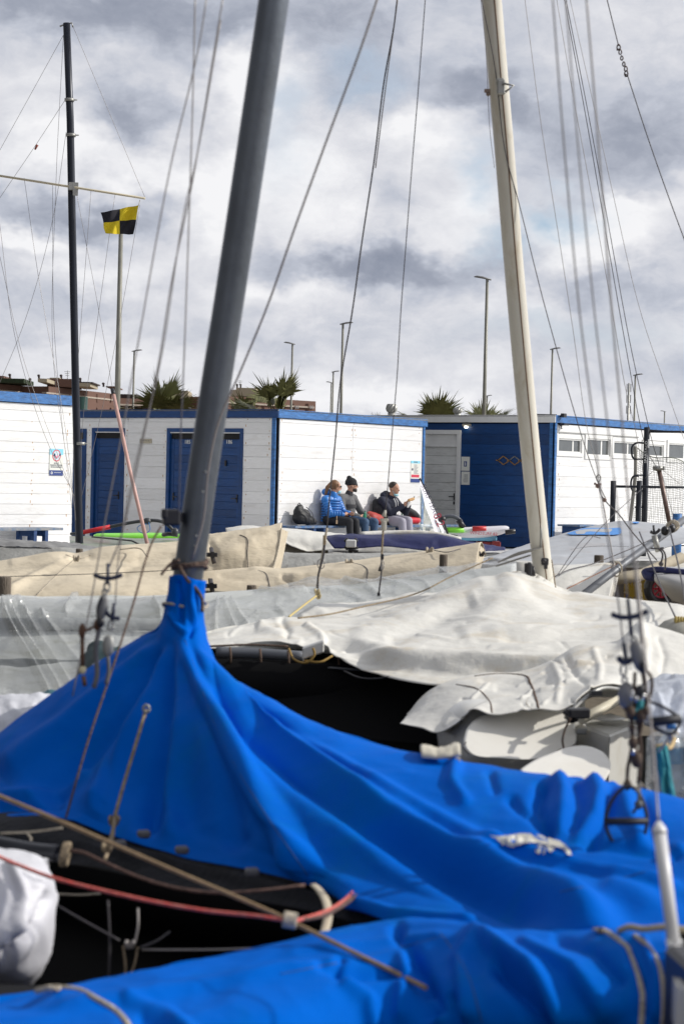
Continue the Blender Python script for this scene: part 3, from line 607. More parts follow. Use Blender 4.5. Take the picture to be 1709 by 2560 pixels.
lamp(833,930,160,1,'short far street lamp, taller of the close pair',.10)
lamp(828,957,185,-1,'shortest far street lamp, left of the close pair',.10)
lamp(1217,698,75,-1,'tallest street lamp with its arm to the left, beside the cream mast')
lamp(1380,873,120,1,'street lamp above the corner of the right hut')
lamp(1217,990,200,1,'very small far street lamp behind the right palms',.12)
lamp(1587,938,130,1,'street lamp pole behind the net frame, beside the phone mast')
lamp(1660,1029,230,-1,'tiny far street lamp near the right edge',.12)
lamp(303,560,62,1,'thick plain pole rising behind the yellow and black flag',.11,False)
# phone mast
t=P(1571,958,210); b=Vector((t.x,t.y,0)); pm=thing('phone_mast',b,'far phone mast with clustered panel antennas above the right hut','phone mast')
bm=B(); tube(bm,[b,b+Z*t.z],[.2,.1],8); obj('pole',bm,GREY,pm)
for k in range(3):
    for s in (-1,0,1): bm=B(); cbox(bm,b+Vector((s*.2,0,t.z-.5-k*1.15)),.08,.08,.85); obj('antenna',bm,GREY,pm)
# palms
FR=mat('palm_green',(.15,.155,.05),.6,var=.4,vs=3); FRY=mat('palm_dry',(.26,.19,.10),.8,var=.5,vs=3); TRK=mat('palm_trunk',(.14,.10,.07),.9,var=.4,vs=8,bump=.8,bs=20)
def palm(px,py,d,R_,label,seed,ng=13,nd=24,sc=1.0):
    rnd=random.Random(seed); c=P(px,py,d); base=Vector((c.x,c.y,0)); r=thing('palm_tree',base,label,'palm','palms behind the huts')
    bm=B(); tube(bm,[base,base+Z*(c.z-.1)],[.28,.22],10); obj('trunk',bm,TRK,r)
    for nm,cnt,mm,dry in (('crown',ng,FR,0),('dead_fronds',nd,FRY,1)):
        bm=B()
        for i in range(cnt):
            a=rnd.random()*6.283; e=(rnd.uniform(.25,1.45) if not dry else rnd.uniform(-.6,.6)); 
            dr=Vector((math.cos(a)*math.cos(e),math.sin(a)*math.cos(e),math.sin(e))); st=.55*R_*rnd.uniform(.5,1.25); p0=c; st=st*(1 if not dry else .8); p1=c+dr*st-Z*(.06 if not dry else .15)
            tube(bm,[p0,p1],.018,4)
            side=dr.cross(Z); side=side.normalized() if side.length>1e-3 else Vector((1,0,0)); up=side.cross(dr)
            nb=26; fan=rnd.uniform(1.1,1.5)
            for k in range(nb):
                t=-fan+2*fan*k/(nb-1); ln=R_*rnd.uniform(.42,.72)*(1-.25*abs(t)/fan); ld=(dr*math.cos(t)+side*math.sin(t)).normalized(); droop=(.10 if not dry else .42)*rnd.uniform(.6,1.5)
                q0=p1; q1=p1+ld*ln*.55-Z*droop*.12*R_+up*.04; q2=p1+ld*ln*rnd.uniform(.85,1.15)-Z*droop*R_*.6+up*.02; wv_=(ld.cross(up)).normalized()*.022*R_
                v=[bm.verts.new(q0-wv_*.6),bm.verts.new(q0+wv_*.6),bm.verts.new(q1+wv_),bm.verts.new(q1-wv_),bm.verts.new(q2)]
                bm.faces.new((v[0],v[1],v[2],v[3])); bm.faces.new((v[3],v[2],v[4]))
        obj(nm,bm,mm,r)
palm(405,1056,95,2.3,'bushy fan palm left of the blue mast',1)
palm(690,1062,90,2.3,'fan palm right of the blue mast with dry skirts',2)
palm(612,1062,96,1.6,'low dry fan palm touching the blue mast',12,8,26)
palm(1090,1080,92,2.1,'fan palm behind the right hut roof, left of the striped vent',3)
palm(1205,1090,100,1.95,'low fan palm behind the right hut roof beside the cream mast',4)
palm(945,1095,100,1.2,'tip of a palm frond showing left of the dark roof vent',5,8,6)
palm(1015,1100,104,1.2,'tip of a palm frond showing right of the dark roof vent',6,6,8)
# dark round drum / shrub behind the gap
bm=B(); a=P(207,1030,45); tube(bm,[Vector((a.x,a.y,0)),Vector((a.x,a.y,P(207,992,45).z))],.11,12); tag(obj('green_tank',bm,mat('green_tank_paint',(.02,.06,.05),.4)),'dark green tank standing behind the navy flag mast','tank')
# ================================================================ FLAG MAST
MD=27.5
base=P(200,1375,MD); base.z=0; top=P(167,58,MD)
fm=thing('flag_mast',base,'tall navy flag mast with a cream crossbar in front of the left hut','mast')
bm=B(); bb=P(201,1420,MD); tube(bm,[Vector((base.x,base.y,0)),P(199,1362,MD),P(190,1000,MD),P(181,560,MD),P(176,300,MD),top],[.056,.055,.053,.052,.051,.049],20); obj('mast_tube',bm,NAVYM,fm)
bm=B(); y0=P(-60,430,MD+.1); y1=P(363,496,MD-.3); tube(bm,[y0,y1],.016,8); obj('crossbar',bm,mat('cream_bar',(.58,.52,.38),.5),fm)
bm=B(); q=P(184,466,MD-.1); cbox(bm,q,.13,.10,.10,.2); cbox(bm,P(189,474,MD-.12),.07,.05,.16,.2); obj('bracket',bm,GREY,fm)
bm=B(); tube(bm,[P(150,66,MD),P(160,62,MD),P(180,57,MD),P(183,68,MD)],.012,6); obj('top_fitting',bm,GREY,fm)
bm=B(); 
for (x,y) in ((174,250),(178,338),(201,1109)):
    q=P(x,y,MD); tube(bm,[q-Z*.02,q+Z*.02],.068,14); tube(bm,[q,q+Vector((.11,-.02,0))],.010,6)
obj('clamp_band',bm,GREY,fm)
def stay(parent,pts,r=.004,m=WIRE,n=None): return line('stay',pts,r*.72,m,parent,5,n)
for pts in ([(159,88,MD),(0,376,MD+1)],[(159,88,MD),(140,470,MD),(134,900,MD),(160,1100,MD),(186,1260,MD-.5)],[(183,66,MD),(362,492,MD-.3)],[(162,252,MD),(95,355,MD+.4),(0,495,MD+1)],
            [(166,330,MD),(130,560,MD),(60,810,MD),(-10,980,MD)],[(61,445,MD),(98,700,MD-.5),(165,1080,MD-1),(190,1300,MD-1)],[(132,458,MD),(136,820,MD),(150,1000,MD),(180,1270,MD-.5)],
            [(228,478,MD),(205,780,MD),(188,1000,MD)],[(288,485,MD),(240,830,MD),(207,1060,MD),(203,1200,MD)],[(191,480,MD),(250,790,MD),(281,968,MD)],
            [(0,560,MD-2),(40,850,MD-2),(130,1130,MD-2),(178,1220,MD-2)],[(0,640,MD-2),(60,900,MD-2),(150,1150,MD-2),(186,1240,MD-2)],[(350,512,MD-.3),(300,800,MD-.3),(250,1050,MD-.3),(205,1240,MD-.2)]):
    stay(fm,pts,.0042,n=24)
bm=B(); tube(bm,[P(94,362,MD+.4),P(88,374,MD+.4)],[.02,.012],6); obj('turnbuckle',bm,mat('oxide_red',(.25,.06,.04),.7),fm)
# flag
FLY=mat('flag_yellow',(.80,.62,.015),.75,var=.1); FLB=mat('flag_black',(.010,.010,.02),.75)
fr=[[(252,531),(276,527),(300,522),(324,517),(347,513)],[(256,544),(278,541),(301,537),(323,533),(344,530)],[(259,557),(280,551),(301,547),(322,547),(341,547)],[(260,570),(280,568),(300,566),(320,566),(338,566)],[(264,583),(282,585),(300,585),(318,586),(334,586)]]
nu=33; rows=[crom([P(x,y,MD-.35-.04*math.sin(i*1.6)) for i,(x,y) in enumerate(r)],nu) for r in fr]; me=bpy.data.meshes.new('signal_flag'); nv=25; cols=[crom([rows[j][i] for j in range(5)],nv) for i in range(nu)]
me.from_pydata([tuple(cols[i][j]+Vector((0,.02*math.sin(i*.5+j*.3),0))) for j in range(nv) for i in range(nu)],[],[(j*nu+i,j*nu+i+1,(j+1)*nu+i+1,(j+1)*nu+i) for j in range(nv-1) for i in range(nu-1)])
fo=obj('signal_flag',me,[FLY,FLB],smooth=True)
for k,p in enumerate(me.polygons):
    i=k%(nu-1); j=k//(nu-1); p.material_index=int((i<(nu-1)//2)==(j<(nv-1)//2))
tag(fo,'yellow and black chequered signal flag hanging from the crossbar end','flag')
stay(fo,[(350,500,MD-.3),(347,513,MD-.35)],.006,ROPEW)
# ================================================================ MIDDLE GROUND BOATS
from mathutils.bvhtree import BVHTree
def hull(name,stern,bow,beam,zd,dep,m,parent,sheer=.05,ns=28,nr=10,full=2.4):
    S=Vector(stern);Bw=Vector(bow);S.z=0;Bw.z=0;ax=(Bw-S);Ln=ax.length;ax/=Ln;sd=Vector((ax.y,-ax.x,0)); me=bpy.data.meshes.new(name); v=[];f=[]
    for i in range(ns):
        s=i/(ns-1); w=beam/2*(max(0,1-s**full))**.75*(.82+.18*min(1,s*3)); w=max(w,.012); z1=zd+sheer*(s-.4)**2*2; kd=dep*(1-.55*s**4)
        for k in range(nr+1):
            t=math.pi*k/nr; x=-math.cos(t); q=S+ax*(Ln*s); v.append(tuple(q+sd*(w*math.copysign(abs(x)**.6,x))+Z*(z1-kd*math.sin(t)**.7)))
    for i in range(ns-1):
        for k in range(nr):
            a=i*(nr+1)+k; f.append((a,a+1,a+nr+2,a+nr+1))
        f.append((i*(nr+1),(i+1)*(nr+1),(i+1)*(nr+1)+nr,i*(nr+1)+nr))
    f.append(tuple(range(nr+1))[::-1])
    me.from_pydata(v,[],f); return obj(name,me,m,parent,smooth=True)
def bvh(o):
    b=Vector((0,0,0)); q=o
    while q is not None: b+=q.location; q=q.parent
    me=o.data; return BVHTree.FromPolygons([v.co+b for v in me.vertices],[p.vertices[:] for p in me.polygons])
def decal(name,polys,cov,m,parent,off=.03,sub=4):
    """flat print on a cloth: polygons given in picture outline, laid onto the cloth's own surface"""
    T=bvh(cov); bm=B()
    for poly in polys:
        f=bm.faces.new([bm.verts.new((x,y,0)) for x,y in poly]); 
    bmesh.ops.triangulate(bm,faces=bm.faces[:]); 
    for _ in range(sub):
        es=[e for e in bm.edges if e.calc_length()>5]; 
        if es: bmesh.ops.subdivide_edges(bm,edges=es,cuts=1); bmesh.ops.triangulate(bm,faces=bm.faces[:])
    for v in bm.verts:
        d=ray(v.co.x,v.co.y); h=T.ray_cast(CAM,d.normalized()); nn_=h[1] if h[0] is None or h[1].dot(d)<0 else -h[1]; v.co=(h[0]+nn_*off*.6) if h[0] is not None else CAM+d*5
    return obj(name,bm,m,parent)
def rope(name,pts,r,m,label,cat='rope',parent=None,n=40,group=None,onto=None,off=.012):
    w=crom([P(*p) for p in pts],n)
    if onto is not None:
        T=bvh(onto); nw=[]
        for p in w:
            d=(p-CAM).normalized(); h=T.ray_cast(CAM,d); nw.append(h[0]-d*off if h[0] is not None else p)
        w=nw
    bm=B(); tube(bm,w,r*(.6 if w[0].y>10 else .85),8); o=obj(name,bm,m,parent)
    if parent is None: tag(o,label,cat,group)
    return o
def knot(c,r,m,parent,name='knot'):
    r=r*.5; bm=B(); rnd=random.Random(int(c.x*1000)); 
    pts=[c+Vector((math.cos(t)*r*1.6,math.sin(t*1.7)*r,math.sin(t*2.3)*r*1.5)) for t in np.linspace(0,9,40)]; tube(bm,pts,r*.55,6); return obj(name,bm,m,parent)
# ---- weathered hull far left
g=thing('old_boat',P(100,1400,19.5),'weathered white wooden boat side with a torn grey cover edge, under the left bench','boat'); g.location.z=0
loft('hull',[[(-40,1372,19.4),(120,1378,19.4),(200,1382,19.4),(285,1395,19.6)],[(-40,1425,19.2),(120,1420,19.2),(200,1415,19.2),(285,1405,19.5)]],OLDW,g,40,8,wr=(.01,3),thick=.05)
loft('cover_edge',[[(-40,1350,20.6),(120,1358,20.6),(200,1366,20.6),(290,1380,20.4)],[(-40,1353,19.5),(60,1357,19.5),(120,1361,19.5),(200,1368,19.5),(290,1384,19.6)],[(-40,1364,19.35),(60,1366,19.35),(120,1371,19.35),(200,1378,19.35),(290,1392,19.5)]],mat('grey_rag',(.27,.27,.27),.7,var=.4,vs=6),g,50,14,wr=(.03,5))
# ---- beige covered boat on the left
bl_=thing('covered_boat',P(200,1520,14.3),'long beige canvas covered boat on the left, behind the clear plastic one','boat','boats under beige canvas'); bl_.location.z=0
LBF=[([(15,1480),(90,1440),(185,1392)],9,6,.10,.04),([(60,1500),(200,1455),(330,1425),(440,1405)],12,12,.03,.02),([(300,1440),(370,1400),(440,1390)],10,8,-.05,-.03),([(210,1392),(300,1400),(360,1396)],9,9,-.05,-.04),([(20,1410),(100,1408),(160,1400)],10,10,.03,.03)]
lbc=loft('cover',[[(-60,1440,16.0),(140,1420,16.2),(300,1400,16.3),(503,1380,16.5)],[(-60,1412,15.0),(0,1406,15.0),(70,1396,15.0),(130,1385,15),(165,1386,15),(185,1390,15),(240,1379,15),(310,1372,15),(380,1365,15.2),(460,1356,15.3),(503,1350,15.4)],[(-60,1452,14.4),(150,1440,14.5),(300,1432,14.6),(503,1421,14.7)],[(-60,1500,13.9),(150,1490,14.0),(300,1490,14.0),(503,1490,14.2)],[(-60,1560,13.8),(150,1560,13.9),(300,1560,13.9),(503,1560,14.1)]],BEIGEC,bl_,150,60,LBF,(.012,1.8),.004)
hull('hull',P(-120,1560,14.3),P(500,1560,14.6),1.1,.42,.35,CREAMH,bl_)
rope('lashing',[(190,1396,14.6),(130,1450,14.0),(50,1532,13.6)],.009,ROPEW,'','',bl_,onto=lbc)
rope('lashing',[(165,1388,14.9),(200,1398,14.6),(228,1388,14.8)],.010,ROPEW,'','',bl_,onto=lbc)
knot(P(192,1396,14.5),.025,ROPEW,bl_); knot(P(50,1532,13.6),.025,ROPEB,bl_)
rope('ridge_rope',[(300,1374,14.9),(335,1370,14.9),(370,1392,14.5)],.008,ROPEW,'','',bl_)
rope('wire_line',[(0,1442,13.6),(250,1434,13.6),(520,1421,13.6)],.004,WIRED,'thin dark line stretched across the left beige cover','line')
# ---- beige boxed cover next to the mast
bb_=thing('covered_boat',P(610,1430,17),'short beige canvas cover with buckled straps, just right of the blue mast','boat','boats under beige canvas'); bb_.location.z=0
bbc=loft('cover',[[(470,1375,18.2),(600,1362,18.2),(703,1350,18.2)],[(470,1352,17.1),(520,1346,17.1),(600,1336,17.1),(660,1329,17.1),(703,1321,17.2)],[(470,1390,16.9),(600,1380,16.9),(695,1372,17)],[(470,1440,16.8),(600,1436,16.8),(682,1430,16.8)]],BEIGEC,bb_,70,36,[([(530,1400),(600,1375),(680,1340)],8,6,.04,.02),([(520,1350),(540,1390),(525,1420)],8,8,-.05,-.05),([(540,1385),(640,1350)],9,6,.04,.02)],(.02,3),.004)
loft('end_flap',[[(703,1321,17.19),(720,1330,18.2)],[(682,1430,16.8),(700,1432,18.2)]],BEIGEC,bb_,6,10)
rope('seam_rope',[(703,1322,17.15),(697,1365,17.0),(690,1395,16.9),(682,1425,16.75)],.012,ROPEW,'','',bb_)
rope('lashing',[(600,1337,17.0),(616,1345,16.95),(618,1385,16.8),(620,1425,16.7)],.006,WIRED,'','',bb_,onto=bbc)
for (x,y) in ((530,1387),(528,1465)):
    r=bb_; bm=B(); cbox(bm,P(x,y,16.4 if y<1400 else 15.2),.09,.02,.035,.1,bev=.004); cbox(bm,P(x+1,y,16.37 if y<1400 else 15.17),.03,.02,.05,.1); obj('buckle',bm,BLK,r)
    bm=B(); tube(bm,[P(x-2,y-18,16.5 if y<1400 else 15.3),P(x,y,16.4 if y<1400 else 15.2),P(x+6,y+22,16.4 if y<1400 else 15.2)],.018,6,flat=.3); obj('strap',bm,WIRED,r)
# ---- long beige cover in the centre
bc_=thing('covered_boat',P(860,1460,15.2),'long low beige canvas cover running right from the blue mast to a wooden post','boat','boats under beige canvas'); bc_.location.z=0
CBF=[([(540,1440),(620,1450),(700,1452)],8,8,-.04,-.03),([(720,1445),(790,1435),(880,1425)],7,5,.05,.02),([(700,1440),(722,1455),(725,1475)],6,6,-.06,-.04),([(620,1420),(700,1435),(760,1440)],9,9,.03,.03),([(800,1440),(1000,1425),(1180,1410)],10,10,.015,.015)]
bcc=loft('cover',[[(470,1450,16.6),(700,1440,16.6),(1000,1412,16.6),(1215,1388,16.4)],[(470,1436,15.8),(560,1426,15.8),(640,1421,15.8),(700,1423,15.8),(780,1415,15.8),(860,1407,15.7),(1000,1389,15.6),(1120,1373,15.4),(1200,1364,15.2)],[(470,1470,15.3),(640,1458,15.3),(860,1440,15.2),(1060,1420,15.0),(1192,1405,14.9)],[(470,1510,15.1),(640,1510,15.1),(860,1500,15.0),(1060,1475,14.8),(1180,1455,14.7)]],BEIGEC,bc_,130,40,CBF,(.010,2.4),.004)
loft('end_flap',[[(1200,1364,15.19),(1212,1375,16.2)],[(1192,1405,14.9),(1205,1408,16)],[(1180,1455,14.7),(1190,1455,16)]],BEIGEC,bc_,6,16)
hull('hull',P(440,1500,15.6),P(1200,1450,15.6),.9,.42,.3,CREAMH,bc_)
rope('lashing',[(880,1407,15.6),(912,1418,15.1),(918,1425,15.0),(917,1458,14.8),(925,1475,14.7)],.008,WIRED,'','',bc_,onto=bcc)
knot(P(872,1406,15.6),.03,ROPEW,bc_); knot(P(1073,1377,15.4),.03,ROPEW,bc_)
rope('lashing',[(1085,1376,15.3),(1120,1380,15.1),(1150,1372,15.2)],.006,WIRED,'','',bc_)
knot(P(1203,1385,15.1),.022,WIRED,bc_,'toggle')
rope('lashing',[(645,1426,15.4),(665,1435,15.2),(675,1470,15.0)],.006,WIRED,'','',bc_,onto=bcc)
# posts
def post(px0,px1,py0,py1,d,label):
    a=P((px0+px1)/2,py0,d); r=(px1-px0)/2/F*d; b=Vector((a.x,a.y,0)); bm=B(); tube(bm,[b,b+Z*(a.z-.01),a],[r,r,r*.93],14); return tag(obj('wooden_post',bm,WOODP),label,'post','old wooden mooring posts')
post(-10,29,1441,1520,13.0,'thick wooden post at the left edge before the beige cover')
post(1098,1118,1386,1440,14.4,'tall dark wooden post before the end of the long beige cover')
post(617,641,1463,1480,14.6,'stub of a wooden post rising above the clear plastic near the blue mast')
post(1484,1508,1388,1420,16.5,'short wooden post before the grey cover with the blue logo')
post(190,208,1372,1400,18.2,'dark wooden post at the foot of the navy flag mast')
# ---- long white open hull in the gap
wh=thing('white_rowing_boat',P(850,1420,19),'worn white hull with a pale rail, in the gap behind the long beige cover','boat'); wh.location.z=0
loft('hull',[[(675,1392,19.5),(800,1396,19.5),(1000,1398,19.4),(1160,1392,19.3)],[(675,1404,19.3),(800,1406,19.3),(1000,1405,19.2),(1160,1400,19.2)],[(675,1450,19.1),(1160,1450,19.1)]],OLDW,wh,60,12,wr=(.008,4),thick=.05)
bm=B(); tube(bm,crom([P(675,1385,19.6),P(760,1390,19.5),P(850,1397,19.5),P(960,1393,19.4),P(1160,1385,19.3)],30),.020,8); obj('rail',bm,WHITEC,wh)
loft('deck',[[(675,1385,20.3),(1160,1380,20.2)],[(675,1393,19.5),(1160,1393,19.3)]],OLDW,wh,20,6)
# ---- pale covered dinghy + navy covered dinghy
pd_=thing('dinghy',P(760,1400,23.5),'dinghy under a pale grey-white cover with its rounded end beside the beige box cover','boat'); pd_.location.z=0
hull('hull',P(1060,1400,23.9),P(568,1390,23.6),1.25,.50,.42,CREAMH,pd_)
loft('cover',[[(566,1335,24.6),(700,1345,25),(900,1352,25),(1060,1358,25)],[(565,1322,24.2),(600,1317,24.2),(700,1321,24.2),(800,1331,24.2),(900,1339,24.1),(1060,1346,24)],[(566,1330,23.7),(640,1332,23.4),(720,1340,23.3),(800,1350,23.3),(900,1358,23.2),(1060,1362,23.2)],[(572,1344,23.6),(640,1343,23.3),(700,1350,23.2),(740,1370,23.1),(772,1378,23.1),(830,1376,23.1),(900,1386,23.1),(1060,1380,23.1)]],WHITEC,pd_,90,36,[([(700,1340),(745,1360),(790,1372)],8,8,-.06,-.06),([(750,1345),(830,1352),(900,1350)],7,7,.04,.04),([(760,1375),(800,1366),(850,1368)],5,5,-.05,-.05)],(.02,3),.004)
nd_=thing('dinghy',P(1030,1400,21.5),'dinghy under a dark navy cover in front of the seated people','boat'); nd_.location.z=0
hull('hull',P(820,1400,22.0),P(1260,1385,22.0),1.1,.50,.40,GEL,nd_)
ndc=loft('cover',[[(820,1352,22.9),(1000,1350,23),(1240,1368,22.6)],[(814,1342,22.3),(860,1337,22.3),(950,1338,22.3),(1080,1338,22.3),(1130,1346,22.2),(1190,1358,22.1),(1262,1370,22.0)],[(822,1356,21.7),(950,1354,21.6),(1080,1356,21.6),(1180,1366,21.7),(1262,1372,21.95)],[(836,1373,21.6),(900,1371,21.5),(960,1367,21.5),(1040,1374,21.5),(1100,1381,21.5),(1170,1379,21.6),(1262,1374,21.9)]],NAVYC,nd_,90,30,[([(830,1345),(930,1352),(1000,1345)],8,8,.05,.03),([(960,1345),(1040,1360),(1120,1368)],8,8,-.05,-.05),([(1080,1342),(1150,1360),(1240,1370)],6,4,.05,.02)],(.02,3),.004)
bm=B(); tube(bm,crom([P(900,1337,22.3),P(960,1334,22.4),P(1080,1336,22.4),P(1150,1350,22.3)],20),.035,8); obj('white_roll',bm,WHITEC,nd_)
bm=B(); cbox(bm,P(877,1359,21.35),.11,.06,.085,.0,bev=.01); obj('fitting_window',bm,WS,nd_)
bm=B(); cbox(bm,P(877,1352,21.40),.15,.06,.03,bev=.01); cbox(bm,P(867,1360,21.38),.03,.07,.13,bev=.008); cbox(bm,P(888,1360,21.38),.03,.07,.13,bev=.008); cbox(bm,P(877,1369,21.38),.15,.06,.03,bev=.008); tube(bm,[P(877,1371,21.4),P(877,1398,21.4)],.03,8); tube(bm,[P(870,1375,21.35),P(895,1376,21.35)],.018,8); obj('rudder_fitting',bm,BLK,nd_)
# ---- grey cover with the blue sign
gc_=thing('dinghy',P(1500,1420,20.5),'dinghy under a pale grey cover printed with a blue swirl, right of the cream mast','boat'); gc_.location.z=0
gcc=loft('cover',[[(1185,1409,21.6),(1376,1360,24.4),(1550,1320,25.4),(1640,1325,25.2),(1800,1342,25)],[(1185,1405,21.5),(1290,1371,22.5),(1376,1344,23.4),(1500,1312,24.3),(1550,1304,24.4),(1620,1307,24.2),(1709,1319,24),(1800,1330,24)],[(1185,1407,21.1),(1290,1392,21.3),(1400,1378,21.4),(1550,1362,21.6),(1700,1345,21.8),(1800,1338,22)],[(1185,1411,20.6),(1290,1416,20.0),(1400,1414,19.7),(1480,1412,19.6),(1560,1392,19.7),(1650,1373,19.8),(1709,1358,19.8),(1800,1340,19.8)]],GREYC,gc_,130,46,[([(1430,1373),(1520,1367),(1580,1368)],4,4,-.03,-.02),([(1420,1360),(1560,1350),(1660,1330)],10,10,.04,.04),([(1220,1402),(1320,1395),(1420,1392)],6,6,.03,.03)],(.012,1.6),.004)
hull('hull',P(1250,1420,20.4),P(1830,1400,20.8),1.35,.50,.42,GEL,gc_,full=4)
zz=lambda x,y:(1380+x/4.766,1300+y/4.766)
LB=mat('logo_blue',(.06,.30,.78),.5)
outer=[zz(*p) for p in ((172,175),(240,155),(300,138),(370,112),(480,110),(600,112),(680,116),(740,112),(806,108),(820,140),(818,170),(795,188),(720,196),(600,193),(480,192),(385,182),(400,160),(450,152),(540,158),(640,165),(690,160),(712,140),(705,124),(600,124),(500,125),(390,128),(320,140),(272,158),(285,180),(380,186),(370,192),(260,192),(205,190))]
sil=[(172,175),(240,155),(300,138),(370,112),(480,110),(600,112),(680,116),(740,112),(806,108),(820,140),(818,170),(795,188),(720,196),(600,193),(480,192),(370,193),(260,192),(205,190)]
hol=[(272,158),(320,140),(390,128),(500,125),(600,122),(705,124),(712,140),(690,160),(640,166),(540,160),(450,154),(400,161),(384,182),(345,187),(290,186)]
decal('print',[[zz(*p) for p in sil]],gcc,LB,gc_)
decal('print_gap',[[zz(*p) for p in hol]],gcc,GREYC,gc_,.032)
decal('print',[[zz(*p) for p in ((945,44),(975,38),(1010,38),(1036,44),(1020,55),(970,56))]],gcc,LB,gc_,sub=1)
rope('seam_cord',[(1426,1374,20.5),(1490,1366,20.8),(1570,1367,20.8)],.008,WIRED,'','',gc_,onto=gcc)
# dark table thing by hut C wall
s_,z_=wsc.hit(1460,1312,.5); bm=B(); box(bm,wsc.pt(s_-.55,z_-.03,.2),US*.95,NS*.5,Z*.035,0,.004); r=thing('low_bench',wsc.pt(s_,z_,.4),'low dark bench half hidden behind the grey cover, against the right hut','bench'); r.location.z=0; obj('seat',bm,BENCHC,r); bm=B(); box(bm,wsc.pt(s_+.1,0,.25),US*.08,NS*.4,Z*(z_-.031)); box(bm,wsc.pt(s_-.45,0,.25),US*.08,NS*.4,Z*(z_-.031)); obj('leg',bm,BB,r)
# blue barrel at right
a=P(1691,1305,36); bm=B(); bs=Vector((a.x,a.y,0)); hz=P(1691,1284,36).z
tube(bm,[bs,bs+Z*.3,bs+Z*.32,bs+Z*.6,bs+Z*.62,bs+Z*hz],[.085,.09,.097,.097,.09,.085],18); tag(obj('blue_barrel',bm,BF),'blue ribbed barrel behind the net near the right edge','barrel')
# ---- training frame with net
FD=37.0
tf=thing('training_frame',P(1610,1320,FD),'black steel training frame with lettered post in front of the white hut side','training frame'); tf.location.z=0
def vpole(bm,px,py,px2,py2,d,w,sq=True):
    a=P(px,py,d); b=P(px2,py2,d); b.z=0
    tube(bm,[b,a],w,4 if sq else 10)
FRM=mat('frame_black',(.014,.018,.028),.4,.3,var=.3,vs=6)
bm=B(); vpole(bm,1616,1068,1608,1316,FD,.055); obj('post',bm,FRM,tf)
bm=B(); tube(bm,[P(1532,1202,FD-.5),Vector((P(1529,1330,FD-.5).x,P(1529,1330,FD-.5).y,0))],.05,4); obj('post',bm,FRM,tf)
bm=B(); tube(bm,[P(1597,1202,FD-.5),Vector((P(1592,1330,FD-.5).x,P(1592,1330,FD-.5).y,0))],.05,4); obj('post',bm,FRM,tf)
bm=B(); tube(bm,[P(1622,1079,FD),P(1760,1080,FD)],.022,8); obj('top_bar',bm,FRM,tf)
bm=B(); tube(bm,[P(1535,1216,FD-.5),P(1760,1219,FD-.5)],.022,8); obj('pull_bar',bm,FRM,tf)
for y in (1148,1188,1228,1268,1306):
    bm=B(); tube(bm,[P(1585,y,FD-.02),P(1613,y,FD-.02)],.016,6); obj('rung',bm,FRM,tf)
bm=B(); tube(bm,crom([P(1613,1108,FD),P(1588,1108,FD),P(1579,1116,FD),P(1578,1135,FD),P(1580,1143,FD),P(1586,1149,FD)],24),.018,8); obj('loop',bm,FRM,tf)
bm=B(); tube(bm,crom([P(1596,1190,FD-.2),P(1582,1191,FD-.2),P(1577,1200,FD-.2),P(1577,1220,FD-.2),P(1580,1227,FD-.2)],20),.018,8); obj('loop',bm,FRM,tf)
a=P(1613.3,1130,FD-.062); text('SPARTACO',.066,a,(.02,0,1),(-1,0,0),NUM,tf,sx=1.25)
bm=B(); q=P(1620,1109,FD-.05); cbox(bm,q,.03,.01,.16,bev=.004); obj('plate',bm,WS,tf)
# goal with net
gl=thing('goal_net',P(1650,1320,38),'sagging string net hanging from a grey goal post behind the black training frame','net'); gl.location.z=0
bm=B(); tube(bm,crom([P(1587,1116,38),P(1587,1180,38),P(1581,1240,38),P(1573,1315,38)],14),.034,10); obj('post',bm,mat('old_post',(.25,.24,.21),.7,var=.3),gl)
def netpt(u,v): # u across, v down
    x=1588+(1790-1588)*u; yt=1117+ (1185-1117)*u*1.15+ 10*math.sin(u*9); yb=1318; y=yt+(yb-yt)*v; x-= 12*v*(1-u)*.6
    return P(x,y,38+.5*u+.18*math.sin(u*11+v*4)+.10*math.sin(v*9))
bm=B(); nU=46; nV=34
for i in range(nU+1): tube(bm,[netpt(i/nU+.004*math.sin(i*3+k),k/16) for k in range(17)],.0035,3,cap=False)
for j in range(nV+1): tube(bm,[netpt(k/30,j/nV+.006*math.sin(j+k)) for k in range(31)],.0035,3,cap=False)
tube(bm,[netpt(k/30,0) for k in range(31)],.010,5); obj('net',bm,mat('net_cord',(.16,.17,.14),.8),gl)
# rusty upright spar with stays (right)
sp_=thing('spar_mast',P(1676,1330,17),'thin rust-brown spar with wire stays standing on the grey boom at right','spar')
sp_.location=P(1676,1318,16.9)
bm=B(); tube(bm,[P(1645,1170,17),P(1674,1318,16.9)],.019,10); obj('spar',bm,mat('rusty_brown',(.22,.15,.13),.45,.3,var=.4,vs=20),sp_)
bm=B(); cbox(bm,P(1645,1170,17),.10,.05,.035,bev=.006); tube(bm,[P(1636,1172,16.97),P(1654,1170,16.97)],.02,8); obj('spreader_head',bm,GREY,sp_)
for pts in ([(1640,1172,17),(1665,1300,16.9)],[(1650,1172,17),(1684,1300,16.9)],[(1638,1172,17),(1612,1195,17.2)],[(1652,1172,17),(1700,1212,17.2)]): stay(sp_,pts,.003)
